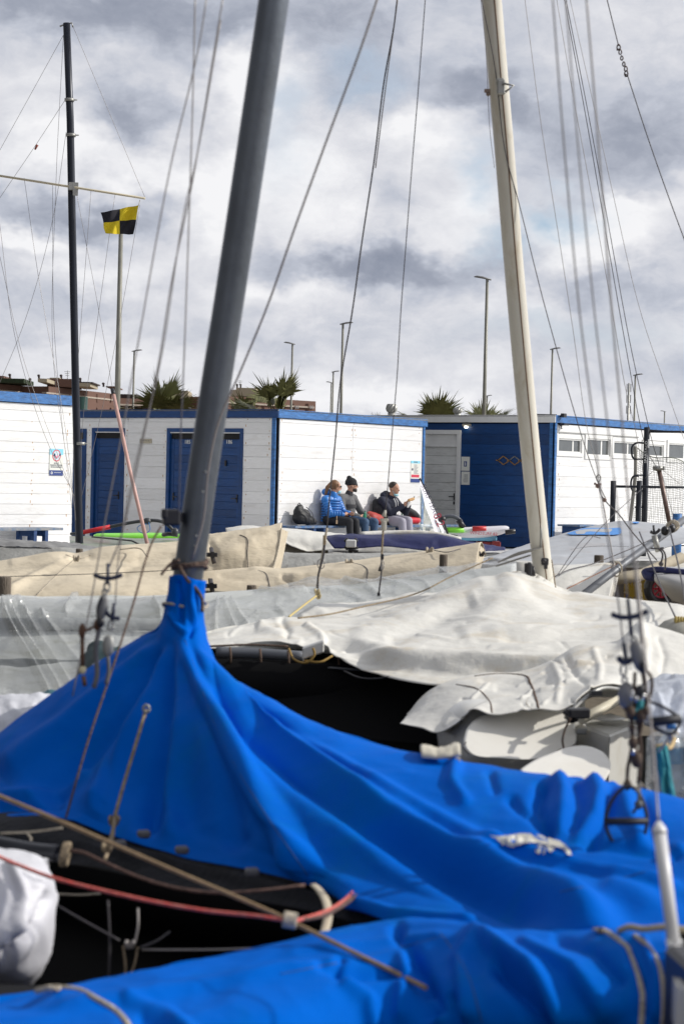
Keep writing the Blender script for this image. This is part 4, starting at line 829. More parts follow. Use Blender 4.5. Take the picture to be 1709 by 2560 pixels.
# ---- grey boom pole
bp=thing('boom_pole',P(1460,1480,13.2),'grey tube boom slanting up to the right edge over the white box cover','boom')
bm=B(); tube(bm,[P(1440,1500,13.1),P(1568,1402,13.8),P(1760,1262,14.8)],.026,14); obj('tube',bm,ALU,bp)
bm=B(); 
for t in np.linspace(0,6,5): q=P(1676+t,1318-t*.7,14.3); tube(bm,[q+Vector((math.cos(a)*.036,-.01,math.sin(a)*.036)) for a in np.linspace(0,6.28,14)],.008,6)
obj('lashing',bm,ROPEW,bp)
bm=B(); q=P(1540,1423,13.62); tube(bm,[q+Vector((math.cos(a)*.035,0,math.sin(a)*.05)) for a in np.linspace(0,6.28,14)],.006,6); obj('loop',bm,ROPEW,bp)
bm=B(); ell(bm,P(1661,1327,14.15),.03,.03,.035); ell(bm,P(1678,1322,14.1),.025,.03,.03); obj('cleat',bm,BLK,bp)
# ---- white box cover
wb=thing('covered_dinghy',P(1450,1490,14.3),'boxy dinghy end under a tight white cover below the grey boom','boat'); wb.location.z=0
wbc=loft('cover',[[(1330,1440,15.4),(1450,1430,15.6),(1536,1425,15.6)],[(1330,1428,14.8),(1370,1418,14.8),(1450,1413,14.8),(1515,1411,14.8),(1536,1414,14.8)],[(1330,1450,14.3),(1400,1450,14.2),(1470,1450,14.2),(1532,1452,14.2)],[(1330,1520,13.9),(1400,1520,13.9),(1515,1520,13.9)]],WHITEC,wb,60,30,[([(1380,1425),(1440,1440),(1500,1455)],9,9,.02,.02)],(.015,3),.004)
loft('end_flap',[[(1536,1414,14.79),(1546,1425,15.8)],[(1532,1452,14.2),(1542,1455,15.6)],[(1515,1520,13.9),(1528,1520,15.5)]],WHITEC,wb,6,16)
rope('tie_line',[(1386,1441,14.0),(1420,1425,14.3),(1485,1408,14.7),(1580,1370,15),(1640,1342,15.3)],.007,WIRED,'dark line running from the cream mast foot up past the wooden post stub','line')
rope('orange_line',[(1416,1472,13.6),(1480,1440,13.7),(1560,1400,13.8),(1640,1345,14.2)],.006,mat('orange_cord',(.42,.20,.12),.7),'thin orange-brown line alongside the grey boom','line')
# ---- dinghy with red wheel on the right, yellow crates below
rd=thing('dinghy',P(1690,1500,14.8),'small grey dinghy bow with navy rim at the right edge above a red wheel','boat'); rd.location.z=0
loft('hull',[[(1632,1437,15.2),(1680,1436,15.0),(1790,1440,15)],[(1640,1450,14.9),(1680,1460,14.7),(1790,1470,14.7)],[(1668,1480,15),(1710,1500,14.8),(1790,1510,14.8)],[(1680,1496,15.3),(1720,1505,15.2),(1790,1515,15.2)]],mat('grey_hull',(.42,.42,.42),.45,var=.12,vs=3),rd,40,20,thick=.02)
bm=B(); tube(bm,crom([P(1612,1428,15.1),P(1640,1424,15.0),P(1700,1430,14.9),P(1790,1434,14.8)],20),.024,8); tube(bm,crom([P(1612,1430,15.1),P(1618,1440,15.05),P(1634,1442,15.0)],8),.035,8); obj('rim',bm,NAVYC,rd)
loft('deck',[[(1630,1418,15.8),(1790,1420,15.8)],[(1620,1428,15.1),(1790,1434,14.9)]],GREYC,rd,20,8,wr=(.02,3))
def wheel(c,rad,wid,axis,label):
    r=thing('trolley_wheel',c-Z*rad,label,'wheel'); ax=axis.normalized(); u=ax.cross(Z).normalized()
    bm=B(); tube(bm,[c+u*math.cos(t)*rad*.76+Z*math.sin(t)*rad*.76 for t in np.linspace(0,2*math.pi,33)],rad*.25,10,cap=False); obj('tyre',bm,BLK,r)
    bm=B(); disc_pts=[c+u*math.cos(t)*rad*.5+Z*math.sin(t)*rad*.5 for t in np.linspace(0,2*math.pi,25)]; tube(bm,disc_pts,rad*.07,6,cap=False)
    for k in range(8): t=k*math.pi/4; tube(bm,[c,c+u*math.cos(t)*rad*.5+Z*math.sin(t)*rad*.5],rad*.06,6)
    tube(bm,[c-ax*wid*.4,c+ax*wid*.4],rad*.16,10); obj('rim',bm,mat('wheel_red',(.45,.02,.05),.35),r)
wheel(P(1650,1472,15.6),.14,.10,Vector((.25,-1,0)),'black tyre with red spoked rim under the small dinghy at right')
for k,(x,y,w_) in enumerate(((1590,1455,52),(1592,1490,56))):
    q=P(x,y,16.5+.0*k); cr2=thing('plastic_crate',q,('upper' if k==0 else 'lower')+' yellow plastic crate in the dark under the grey covered dinghy','crate','yellow crates under the dinghy')
    W2=w_/F*16.5; bm=B()
    for s in (-1,1):
        for j in range(4): box(bm,q+Vector((-W2/2,s*.12,-.09+j*.045)),(W2,0,0),(0,.012,0),(0,0,.018))
        for j in range(7): box(bm,q+Vector((-W2/2+j*W2/6.1,s*.118,-.09)),(.012,0,0),(0,.016,0),(0,0,.155))
    box(bm,q+Vector((-W2/2,-.12,-.10)),(W2,0,0),(0,.25,0),(0,0,.012)); obj('crate_body',bm,mat('crate_yellow',(.30,.20,.01),.5) if k==0 else MATS['crate_yellow'],cr2)
bm=B(); box(bm,P(1535,1510,17.2),(2.2,0,0),(0,.05,0),(0,0,-.3)); box(bm,P(1535,1418,17.8),(1.2,.0,0),(0,.02,0),(0,0,-.45)); tag(obj('stacked_boards',bm,WOODP),'dark wooden boards stacked behind the yellow crates','boards')
bm=B(); tube(bm,[P(1530,1448,15.9),P(1600,1438,16.2),P(1700,1395,17)],.05,8); tag(obj('timber_beam',bm,mat('pale_beam',(.40,.35,.26),.8,var=.3)),'pale timber beam under the grey covered dinghy, above the crates','beam')
# ---- windsurf gear, right
wr_=thing('windsurf_board',P(1190,1345,28),'white and green windsurf board with red blocks leaning by the pale door','windsurf board')
def board(root,tail,nose,w,th,mtop,mbot):
    a=Vector(tail); b=Vector(nose); ax=(b-a); Ln=ax.length; ax/=Ln; sd=ax.cross(Z).normalized(); up=sd.cross(ax)
    for nm,m,z0,z1 in (('deck',mtop,0,th*.5),('bottom',mbot,-th*.6,0)):
        bm=B(); rings=[]
        for i in range(29):
            s=i/28; ww=w/2*(math.sin(math.pi*min(1,(s*.93+.07)))**.55)*(1-.15*s); ww=max(ww,.01); q=a+ax*Ln*s+up*(.10*max(0,s-.6)**2*2)
            rings.append([bm.verts.new(q+sd*ww*math.cos(t)+up*((z1 if z1>0 else z0)*(math.sin(t))*(ww/(w/2))**.5)) for t in np.linspace(0,math.pi,9)])
        for i in range(28):
            for k in range(8): f=bm.faces.new((rings[i][k],rings[i][k+1],rings[i+1][k+1],rings[i+1][k])); f.smooth=True
        obj(nm,bm,m,root)
WBD=mat('board_white',(.75,.74,.78),.3); GBD=mat('board_green',(.28,.85,.06),.4); RBD=mat('board_red',(.55,.03,.03),.4)
board(wr_,P(1100,1335,28.3),P(1272,1326,28.0),.5,.16,WBD,WBD)
for (x0,x1,y,mm,nm) in ((1114,1158,1325,GBD,'green_patch'),(1180,1214,1322,RBD,'red_patch')):
    bm=B(); tube(bm,[P(x0,y,27.95),P(x1,y,27.95)],.055,8,flat=.7); obj(nm,bm,mm,wr_)
bm=B(); tube(bm,[P(1262,1331,27.9),P(1287,1328,27.9)],.035,8); obj('nose_guard',bm,BLK,wr_)
a=P(1208,1334,27.66); text('WINDSURF 82',.06,a,(1,0,-.03),Z,PRED,wr_)
bm=B(); cbox(bm,P(1195,1345,28.2),.5,.3,.07,bev=.01); tag(obj('blue_block',bm,mat('pale_blue_foam',(.15,.42,.60),.6)),'pale blue block under the white windsurf board','block')
bm=B(); cbox(bm,P(1215,1360,28.2),.28,.3,.07,bev=.01); cbox(bm,P(1238,1361,28.05),.12,.3,.09,bev=.01); tag(obj('red_toolbox',bm,mat('dark_red',(.22,.02,.02),.5)),'dark red box on the ground under the white windsurf board','box')
rs=thing('windsurf_sail',P(1080,1355,28),'windsurf sail on edge, white printed band and black mast sleeve, beside the seated man','sail')
SAILW=mat('sail_white',(.72,.70,.76),.5); SAILT=film('sail_window',(.35,.42,.38),.38,.25)
def flat(bm,pts,th=.006):
    v=[bm.verts.new(P(*p)) for p in pts]; bm.faces.new(v)
bm=B(); flat(bm,[(1049,1200,28.15),(1050,1214,28.0),(1062,1265,27.8),(1078,1305,27.75),(1090,1347,27.7),(1121,1348,28.2),(1108,1318,28.2),(1081,1262,28.2)]); o=obj('sail_band',bm,SAILW,rs)
bm=B(); flat(bm,[(1049,1212,28.0),(1047,1345,27.4),(1084,1325,27.72),(1078,1305,27.75),(1062,1265,27.8)]); obj('sail_window',bm,SAILT,rs)
bm=B(); flat(bm,[(1047,1350,28.0),(1075,1325,28.0),(1096,1318,27.98),(1104,1345,27.98),(1070,1352,27.95)]); obj('sail_foot',bm,mat('sail_scuffed',(.55,.53,.56),.6,dirt=(.05,.05,.05),dirt_amt=.9,dirt_s=6,var=.2),rs)
bm=B(); tube(bm,[P(1048,1196,28.2),P(1081,1262,28.2),P(1113,1330,28.2),P(1124,1350,28.2)],.016,8); obj('mast_sleeve',bm,BLK,rs)
for s,px,py,sz,mm in (('8.2',1096,1300,.16,PRED),('SURF TEAM',1074,1253,.10,PTXT)):
    text(s,sz,P(px,py,27.65),P(px+13,py+30,27.65)-P(px,py,27.65),P(px+10,py-4,27.65)-P(px,py,27.65),mm,rs)
bm=B(); tube(bm,crom([P(1103,1300,28),P(1112,1293,28),P(1130,1291,28),P(1148,1300,28),P(1156,1318,28)],24),.030,8); obj('boom',bm,mat('boom_grey',(.09,.10,.12),.5),rs)
bm=B(); tube(bm,[P(1145,1300,27.95),P(1158,1320,27.95)],.042,8); ell(bm,P(1104,1298,27.95),.06,.06,.05); tube(bm,crom([P(1108,1300,27.9),P(1114,1322,27.9),P(1122,1345,27.9)],10),.015,6); ell(bm,P(1132,1345,27.8),.10,.08,.05); obj('boom_grip',bm,BLK,rs)
# ---- windsurf gear, left
wl_=thing('windsurf_board',P(340,1352,29),'bright green windsurf board lying before the blue doors left of the blue mast','windsurf board')
board(wl_,P(470,1345,28.7),P(235,1345,29.3),.55,.16,GBD,WBD)
bm=B(); tube(bm,crom([P(408,1337,28.6),P(425,1335,28.5),P(445,1338,28.5)],10),.03,8); obj('foot_strap',bm,BLK,wl_)
ls=thing('windsurf_sail',P(330,1365,27.6),'green-tinted transparent windsurf sail lying flat under the green board','sail')
bm=B(); flat(bm,[(174,1340,28.2),(230,1340,28.6),(450,1352,28.3),(455,1372,27.2),(300,1376,26.8),(176,1372,26.8)]); bmesh.ops.subdivide_edges(bm,edges=bm.edges[:],cuts=3,use_grid_fill=True); obj('sail_cloth',bm,mat('sail_film_green',(.20,.27,.16),.3,var=.6,vs=2,col2=(.30,.28,.27)),ls)
bm=B(); tube(bm,[P(230,1342,27.9),P(330,1352,27.5),P(370,1372,27)],.012,6); obj('batten',bm,BLK,ls)
lb=thing('windsurf_boom',P(330,1320,28.2),'windsurf boom with a red grip leaning between the navy mast and the blue mast','boom')
bm=B(); tube(bm,[P(176,1335,28.4),P(208,1331,28.4)],.02,8); tube(bm,crom([P(275,1317,28.4),P(320,1308,28.3),P(352,1303,28.3),P(385,1301,28.2),P(410,1306,28.2),P(428,1320,28.2),P(440,1335,28.2)],30),.024,8); ell(bm,P(368,1303,28.2),.06,.05,.05); ell(bm,P(438,1330,28.1),.05,.05,.06); obj('tube',bm,mat('carbon',(.05,.055,.06),.45),lb)
bm=B(); tube(bm,[P(207,1331,28.4),P(276,1317,28.4)],.032,8); obj('red_grip',bm,mat('grip_red',(.65,.02,.03),.5),lb)
bm=B(); tube(bm,crom([P(372,1306,28.1),P(375,1325,28.1),P(365,1333,28.1),P(350,1330,28.1),P(343,1320,28.1),P(352,1313,28.1),P(368,1310,28.1)],20),.006,5); obj('blue_cord',bm,mat('cord_blue',(.05,.22,.55),.6),lb)
pp=thing('pink_pole',P(370,1370,27.3),'thin faded pink pole with black tip leaning over the single blue door','pole')
bm=B(); tube(bm,[P(372,1375,27.3),P(325,1175,28),P(284,985,28.8)],.027,10); obj('pole',bm,mat('faded_pink',(.62,.38,.33),.5,var=.15),pp)
bm=B(); tube(bm,[P(284.5,987,28.79),P(281,973,28.85)],[.031,.028],10); obj('tip',bm,BLK,pp)
# ================================================================ CLEAR PLASTIC WRAPPED BOATS
PH=mat('hull_pale',(.60,.62,.60),.5,var=.25,vs=2,stretch=(1,1,5),dirt=(.28,.28,.20),dirt_amt=.8,dirt_s=3)
pl=thing('plastic_wrapped_boat',P(200,1740,10.8),'pale boat wrapped in clear plastic sheet at the left, behind the blue cover','boat','boats wrapped in clear plastic'); pl.location.z=0
loft('hull',[[(-60,1512,11.7),(500,1512,11.7)],[(-60,1514,11.25),(500,1512,11.25)],[(-60,1580,11.15),(500,1580,11.15)],[(-60,1584,11.05),(500,1584,11.05)],[(-60,1780,10.6),(500,1760,10.6)]],PH,pl,40,44,[([(-60,1555),(500,1550)],3,3,.03,.03),([(-60,1625),(500,1620)],3,3,.03,.03),([(-60,1690),(500,1680)],3,3,.03,.03)],(.02,2),.02)
for y0_,y1_,th_,mm_ in ((1560,1562,.07,(.28,.30,.30)),(1668,1664,.10,(.26,.28,.27))):
    bm=B(); tube(bm,[P(-60,y0_,11.02 if y0_<1600 else 10.85),P(500,y1_,11.02 if y0_<1600 else 10.85)],th_*.5,8,flat=1.0); obj('hull_band',bm,mat('hull_band_%d'%y0_,mm_,.6,var=.2),pl)
PLF=[([(5,1520),(50,1600),(130,1745)],5,6,0.266,0.190),([(25,1520),(80,1610),(160,1740)],4,6,0.228,0.152),([(50,1510),(110,1610),(190,1735)],5,7,0.190,0.114),([(90,1515),(180,1640),(260,1735)],7,9,0.114,0.114),([(0,1515),(25,1512),(60,1505)],5,4,0.228,0.152),([(160,1530),(180,1500),(200,1497)],6,5,0.152,0.114),([(380,1500),(400,1530),(410,1600)],4,5,0.152,0.114),([(-40,1538),(200,1535),(480,1527)],2,2,0.076,0.076)]
loft('plastic_sheet',[[(-60,1515,11.9),(200,1512,11.9),(500,1505,11.9)],[(-60,1500,11.25),(0,1497,11.2),(42,1491,11.2),(70,1496,11.15),(150,1499,11.15),(260,1502,11.15),(380,1497,11.15),(500,1485,11.15)],[(-60,1520,10.95),(200,1520,10.95),(500,1508,10.95)],[(-60,1620,10.75),(200,1620,10.7),(500,1600,10.7)],[(-60,1760,10.35),(200,1745,10.35),(500,1720,10.35)]],FILM,pl,150,80,PLF,(.02,1.7))
pm_=thing('plastic_wrapped_boat',P(850,1560,12.5),'boat wrapped in clear plastic sheet running from the blue mast to the cream mast','boat','boats wrapped in clear plastic'); pm_.location.z=0
loft('hull',[[(480,1505,13.6),(900,1475,13.8),(1290,1425,13.9)],[(480,1500,13.0),(700,1492,13.0),(900,1472,13.2),(1290,1422,13.4)],[(480,1530,12.85),(900,1505,12.95),(1290,1450,13.2)],[(480,1640,12.5),(900,1640,12.5),(1290,1600,12.7)]],PH,pm_,50,34,[([(480,1535),(900,1510),(1290,1455)],4,4,.03,.03)],(.02,2),.02)
PMF=[([(548,1492),(540,1530),(535,1580)],4,4,0.163,0.136),([(560,1490),(570,1530),(590,1575)],4,5,0.136,0.136),([(575,1490),(600,1540),(625,1570)],4,5,0.136,0.109),([(640,1475),(720,1485),(775,1480)],5,5,0.109,0.136),([(780,1478),(860,1485),(930,1510)],5,5,0.136,0.082),([(850,1452),(920,1470),(960,1500)],5,5,0.136,0.082),([(940,1450),(1010,1470),(1060,1490)],5,5,0.109,0.082),([(1010,1445),(1060,1460),(1080,1490)],4,4,0.109,0.082),([(1090,1420),(1120,1440),(1140,1470)],4,4,0.109,0.082),([(1160,1415),(1190,1435),(1200,1460)],4,4,0.082,0.082),([(700,1490),(690,1520),(715,1540)],5,4,0.082,0.082)]
loft('plastic_sheet',[[(480,1510,13.9),(760,1480,14),(1000,1460,14),(1290,1420,14.1)],[(480,1492,13.1),(560,1486,13.1),(640,1477,13.1),(720,1463,13.2),(785,1445,13.2),(840,1453,13.2),(900,1452,13.2),(1000,1440,13.3),(1080,1420,13.4),(1150,1415,13.4),(1240,1405,13.5),(1290,1402,13.5)],[(480,1515,12.75),(700,1500,12.8),(900,1488,12.9),(1100,1455,13.0),(1290,1430,13.2)],[(480,1560,12.4),(800,1540,12.5),(1290,1480,12.9)],[(480,1620,12.25),(900,1620,12.25),(1290,1560,12.6)]],FILM,pm_,150,60,PMF,(.03,1.9))
# ================================================================ CREAM MAST BOAT + BIG WHITE TARP
cb=thing('catamaran',P(1362,1500,12.4),'catamaran with the tall cream mast, wrapped in a large stained white tarp','boat'); cb.location.z=0
mp=[(1222,-60,12.0),(1228,0,12.05),(1246,215,12.1),(1262,400,12.2),(1278,600,12.3),(1297,820,12.35),(1336,1240,12.45),(1359,1455,12.5),(1368,1530,12.5)]
bm=B(); tube(bm,crom([P(*p) for p in mp],50),.0605,28,flat=1.25); cm=obj('mast',bm,CREAMM,cb)
bm=B(); mg=crom([P(x+7,y,d-.074) for x,y,d in mp],50); tube(bm,mg,.0045,6); 
obj('sail_track',bm,mat('track_brown',(.16,.10,.06),.7),cm)
bm=B(); q=P(1252,218,12.0); cbox(bm,q,.05,.04,.09,bev=.008); cbox(bm,P(1249,200,12.0),.045,.03,.02,bev=.004); tube(bm,[P(1255,208,11.97),P(1283,214,11.97),P(1262,230,11.97)],.008,6); obj('spreader_bracket',bm,GREY,cb)
bm=B(); cbox(bm,P(1217,227,12.1),.035,.03,.018); ell(bm,P(1219,234,12.1),.013,.013,.016); obj('cheek_block',bm,mat('cleat_tan',(.28,.20,.16),.6),cb)
bm=B(); cbox(bm,P(1361,1404,12.38),.045,.03,.045,bev=.006); cbox(bm,P(1363,1412,12.38),.02,.04,.05); ell(bm,P(1358,1402,12.35),.018,.01,.012); obj('cleat',bm,BLK,cb)
bm=B(); tube(bm,[P(1349,1292,12.4),P(1352,1340,12.4),P(1351,1368,12.4)],.008,6); obj('cleat_track',bm,GREY,cb)
# gooseneck ropes and boom strut from mast left
bm=B(); 
for pts in ([(1352,1370,12.4),(1310,1378,12.4),(1255,1400,12.7)],[(1330,1376,12.4),(1290,1388,12.5),(1245,1405,12.7)],[(1325,1388,12.4),(1240,1415,12.7)]): tube(bm,crom([P(*p) for p in pts],10),.006,6)
obj('strut',bm,mat('strut_grey',(.30,.29,.27),.6),cb)
bm=B(); cbox(bm,P(1322,1424,12.3),.035,.05,.09,bev=.01); cbox(bm,P(1314,1420,12.32),.02,.04,.06,bev=.006); tube(bm,[P(1330,1415,12.3),P(1334,1440,12.3)],.010,6); obj('shackle',bm,BLK,cb)
for pts,r,m_ in ([[(1200,-10,12),(1213,120,12),(1224,330,12.1),(1235,420,12.1)],.0025,WIRE],[[(1201,-10,11.9),(1235,160,12),(1262,380,12.1),(1294,500,12.2),(1370,800,12.2),(1495,1210,12.4),(1512,1245,12.4)],.0042,WIRED],
      [[(1310,-10,12.5),(1350,300,12.5),(1400,620,12.6),(1432,830,12.7),(1468,1080,12.8),(1493,1180,12.8),(1493,1200,12.8)],.0028,WIRE],
      [[(1495,1215,12.8),(1505,1250,12.7),(1520,1330,12.6),(1535,1418,12.4)],.004,WIRE],
      [[(1408,-10,15),(1470,330,15),(1520,620,15),(1560,850,15),(1605,1090,15.5),(1640,1170,16.5)],.0042,WIRED],[[(1412,-10,15),(1478,330,15),(1530,620,15),(1572,850,15),(1618,1060,15.5),(1648,1170,16.5)],.0042,WIRED],
      [[(1422,-10,15),(1480,250,15),(1530,480,15),(1600,780,15),(1660,960,15),(1709,1100,15),(1730,1160,15)],.003,WIRE],
      [[(1389,-10,14),(1430,230,14),(1480,500,14),(1530,780,14),(1560,960,14.4),(1590,1090,15),(1606,1180,15)],.003,WIRE],
      [[(1378,1400,12.3),(1385,1450,12.2),(1400,1560,11.3),(1418,1660,10.2),(1405,1700,9.5),(1375,1775,8.2)],.0055,ROPE],
      [[(1500,1345,13.5),(1460,1345,13),(1390,1440,12.5)],.004,WIRED],[[(1600,1225,14),(1500,1320,13),(1395,1440,12.4)],.0035,WIRED],
      [[(1514,-10,13.0),(1545,115,13.0)],.0050,WIRED],[[(1566,185,13.0),(1620,350,13),(1680,520,13),(1740,680,13)],.0050,WIRED]):
    stay(cb,pts,r,m_,n=40)
bm=B()
for (x,y,r) in ((1545,118,.016),(1549,130,.013),(1553,145,.012),(1558,160,.012),(1563,172,.014),(1564,184,.016)):
    q=P(x,y,13); tube(bm,[q+Vector((math.cos(a)*r*.7,.004*math.sin(a*2),math.sin(a)*r*1.2)) for a in np.linspace(0,6.28,12)],.0045,5)
tube(bm,[P(1540,125,13),P(1550,122,13)],.006,6); tube(bm,[P(1563,185,13),P(1562,192,13)],.006,5); obj('shackle_chain',bm,mat('chain_rust',(.08,.055,.05),.6,.5),cb)
# rigging junction on the right of the mast
rope('rigging_line',[(1495,1205,12.6),(1500,1235,12.6),(1512,1252,12.6),(1545,1285,12.8),(1575,1325,13),(1640,1400,13.5)],.007,WIRED,'dark knotted line from the wire shackle down to the grey boom','line')
jn=thing('wire_shackle',P(1495,1215,12.5),'metal shackle and hook joining wires right of the cream mast','shackle')
bm=B(); tube(bm,[P(1495,1195,12.5)+Vector((math.cos(a)*.014,0,math.sin(a)*.022)) for a in np.linspace(0,6.28,14)],.004,5); obj('ring',bm,GREY,jn)
bm=B(); tube(bm,[P(1484,1208,12.5),P(1490,1212,12.5),P(1502,1210,12.5)],.008,6); ell(bm,P(1494,1216,12.5),.018,.012,.012); obj('hook',bm,mat('hook_rust',(.15,.09,.07),.6),jn); bm=B(); ell(bm,P(1510,1250,12.5),.014,.012,.014); obj('clamp',bm,MATS['hook_rust'],jn)
WTF=[([(640,1560),(700,1590),(760,1612)],14,10,.06,.03),([(700,1545),(720,1580),(715,1605)],10,8,-.05,-.04),([(1240,1450),(1060,1530),(870,1590)],30,20,.10,.05),([(1290,1435),(1230,1530),(1150,1600)],34,26,.07,.04),([(1190,1500),(1080,1560),(960,1610)],20,16,-.07,-.05),
     ([(860,1605),(1000,1640),(1200,1650),(1480,1655)],14,14,.09,.09),([(860,1640),(980,1670),(1150,1680),(1400,1690)],16,16,-.07,-.06),([(1240,1600),(1400,1590),(1600,1592)],9,9,-.07,-.07),([(1200,1580),(1400,1568),(1640,1560)],12,12,.06,.05),([(1300,1440),(1380,1510),(1480,1545),(1620,1550)],22,18,-.06,-.05),
     ([(1420,1480),(1560,1510),(1720,1530)],12,12,.05,.05),([(560,1590),(640,1575),(700,1560)],10,10,-.03,-.03),([(760,1560),(800,1590),(810,1612)],8,8,.05,.05)]
rnd=random.Random(21)
for _ in range(46):
    x=rnd.uniform(560,1640); y=rnd.uniform(1500,1690); an=rnd.choice((rnd.uniform(-.35,.35),rnd.uniform(-.35,.35),rnd.uniform(-1.3,1.3))); l=rnd.uniform(90,280)
    WTF.append(([(x,y),(x+l*math.cos(an),y+l*.6*math.sin(an))],4,4,rnd.choice((-1,1))*rnd.uniform(.012,.030),rnd.choice((-1,1))*rnd.uniform(.008,.024)))
wtc=loft('tarp',[[(490,1604,11.8),(700,1570,12.6),(900,1560,12.8),(1100,1530,13.4),(1290,1480,13.6),(1450,1520,13.6),(1800,1560,13)],
 [(490,1592,11.0),(560,1574,11.1),(640,1559,11.3),(700,1545,11.5),(790,1549,11.6),(900,1543,11.8),(1050,1503,12.1),(1200,1453,12.3),(1290,1431,12.35),(1330,1438,12.35),(1400,1474,12.2),(1500,1498,12),(1600,1510,11.8),(1709,1520,11.6),(1800,1527,11.5)],
 [(490,1602,10.7),(640,1583,10.8),(790,1585,10.7),(950,1590,10.6),(1100,1570,10.8),(1290,1540,10.9),(1450,1560,10.7),(1620,1560,10.5),(1800,1600,10.2)],
 [(490,1614,10.35),(640,1600,10.4),(760,1612,10.3),(850,1632,10.1),(1000,1640,9.9),(1150,1645,9.8),(1300,1645,9.7),(1450,1650,9.6),(1800,1690,9.3)],
 [(490,1622,10.25),(560,1624,10.25),(625,1610,10.3),(690,1606,10.3),(760,1618,10.25),(805,1610,10.2),(835,1640,10.0),(900,1672,9.9),(970,1696,9.7),(1060,1712,9.55),(1200,1720,9.5),(1400,1740,9.3),(1800,1740,9.1)]],WHITEC,cb,400,150,WTF,(.012,1.3),.004)
loft('tarp_fold',[[(735,1560,12.6),(792,1535,12.9),(1030,1510,13.2),(1200,1480,13.2)],[(735,1552,12.1),(765,1528,12.3),(792,1511,12.35),(830,1510,12.4),(900,1509,12.5),(970,1498,12.6),(1030,1484,12.7),(1100,1483,12.7),(1200,1460,12.8)],[(735,1570,11.9),(860,1550,11.95),(1000,1530,12.1),(1200,1500,12.4)]],WHITEC,cb,80,30,[([(800,1520),(900,1535),(1000,1530)],9,9,-.04,-.04),([(792,1512),(780,1530),(750,1548)],7,7,.04,.04),([(1000,1500),(1100,1490),(1200,1470)],8,8,.03,.02)],(.02,2.5),.004)
hull('hull',P(460,1660,10.5),P(1500,1700,10.6),.9,.36,.34,BHULL,cb,full=6)
loft('hull_side',[[(470,1638,10.45),(640,1645,10.4),(900,1680,10.2),(1100,1725,9.95),(1350,1745,9.7)],[(470,1720,10.3),(900,1760,10.05),(1350,1820,9.6)],[(470,1850,10.1),(900,1860,9.9),(1350,1900,9.5)]],BHULL,cb,60,24,thick=.03)
bm=B(); tube(bm,crom([P(540,1630,10.2),P(640,1633,10.2),P(760,1642,10.15)],14),.028,12); tube(bm,crom([P(540,1648,10.2),P(640,1654,10.18),P(760,1664,10.12),(P(900,1675,10.05))],14),.006,8); obj('boom_tube',bm,ALU,cb)
bm=B(); tube(bm,crom([P(520,1616,10.22),P(620,1612,10.22),P(720,1616,10.2)],14),.006,6); obj('bolt_rope',bm,ROPEB,cb)
bm=B()
for x in (575,650,720,845): bm=B(); tube(bm,[P(x,1618+(x-575)*.06,10.12),P(x+2,1640+(x-575)*.08,10.1),P(x+1,1660+(x-575)*.07,10.12)],.006,6); obj('lacing',bm,ROPEB,cb)
bm=B(); a=P(755,1635,9.95); ux=P(810,1616,9.95)-a; box(bm,a-Z*.03,ux,Vector((.0,.08,0)),Z*.06,0,.006); obj('end_fitting',bm,mat('fitting_alu',(.62,.62,.60),.45,.2,dirt=(.2,.15,.08),dirt_amt=.8,dirt_s=14),cb)
bm=B(); tube(bm,crom([P(782,1620,9.9),P(786,1635,9.9),P(778,1648,9.9),P(770,1655,9.9),P(735,1648,10),P(722,1622,10.1)],24),.006,6); tube(bm,crom([P(760,1652,9.95),P(800,1655,9.9),P(830,1640,9.95)],14),.006,6); obj('lashing',bm,mat('ochre_rope',(.32,.20,.05),.8),cb)
bm=B(); tube(bm,crom([P(860,1678,9.9),P(900,1695,9.8),P(940,1697,9.75),P(972,1692,9.7)],16),.005,6); obj('hanging_line',bm,BLK,cb)
rope('tan_line',[(1230,1395,12.9),(1130,1440,12.7),(1050,1480,12.4),(900,1518,11.9),(820,1536,11.6),(745,1545,11.4)],.008,ROPE,'thin tan rope running along the top of the white tarp to the left','rope',group='loose ropes')
rope('yellow_rope',[(790,1490,11.9),(770,1505,11.8),(722,1542,11.5)],.010,mat('straw_rope',(.55,.44,.18),.8),'straw coloured rope tied below the knot over the clear plastic','rope')
# shroud with blocks in the centre (792,1485)
st=thing('shroud_tackle',P(788,1500,12.2),'wire shroud with rope tackle and rings rising from the straw coloured knot','rigging')
line('wire',[(993,-10,12),(985,60,12),(960,200,12),(935,400,12),(905,600,12),(880,780,12),(850,960,12.1),(838,1100,12.1),(822,1260,12.1),(817,1320,12.1)],.0045,WIRED,st,6,50)
line('wire',[(995,-10,12.05),(962,230,12.05),(938,420,12.05)],.0035,WIRE,st,6,30)
line('tackle',[(817,1320,12.1),(812,1350,12.1),(806,1385,12.1),(800,1420,12.1),(792,1470,12.1)],.0075,ROPEW,st,8,16); line('tackle',[(812,1350,12.05),(808,1390,12.05),(795,1440,12.05),(794,1470,12.1)],.006,WIRED,st,6,12)
bm=B(); q=P(802,1410,12.1); tube(bm,[q+Vector((math.cos(a)*.022,0,math.sin(a)*.030)) for a in np.linspace(0,6.28,16)],.003,5); obj('ring',bm,WIRE,st)
bm=B(); cbox(bm,P(811,1350,12.05),.02,.02,.06,bev=.004); obj('block',bm,ROPE,st)
for k in range(3): knot(P(792+k*2,1478+k*7,12.0),.016,mat('straw_rope2',(.50,.42,.25),.85) if k==0 else MATS['straw_rope2'],st)
st=thing('shroud_tackle',P(955,1480,12.2),'thin wire shroud ending in a grey block and dark tackle before the navy cover','rigging')
line('wire',[(1063,-10,12),(1042,260,12),(1028,430,12),(1015,600,12),(1000,800,12.1),(992,940,12.1),(980,1080,12.1),(970,1200,12.1),(962,1290,12.1)],.0028,WIRED,st,6,50)
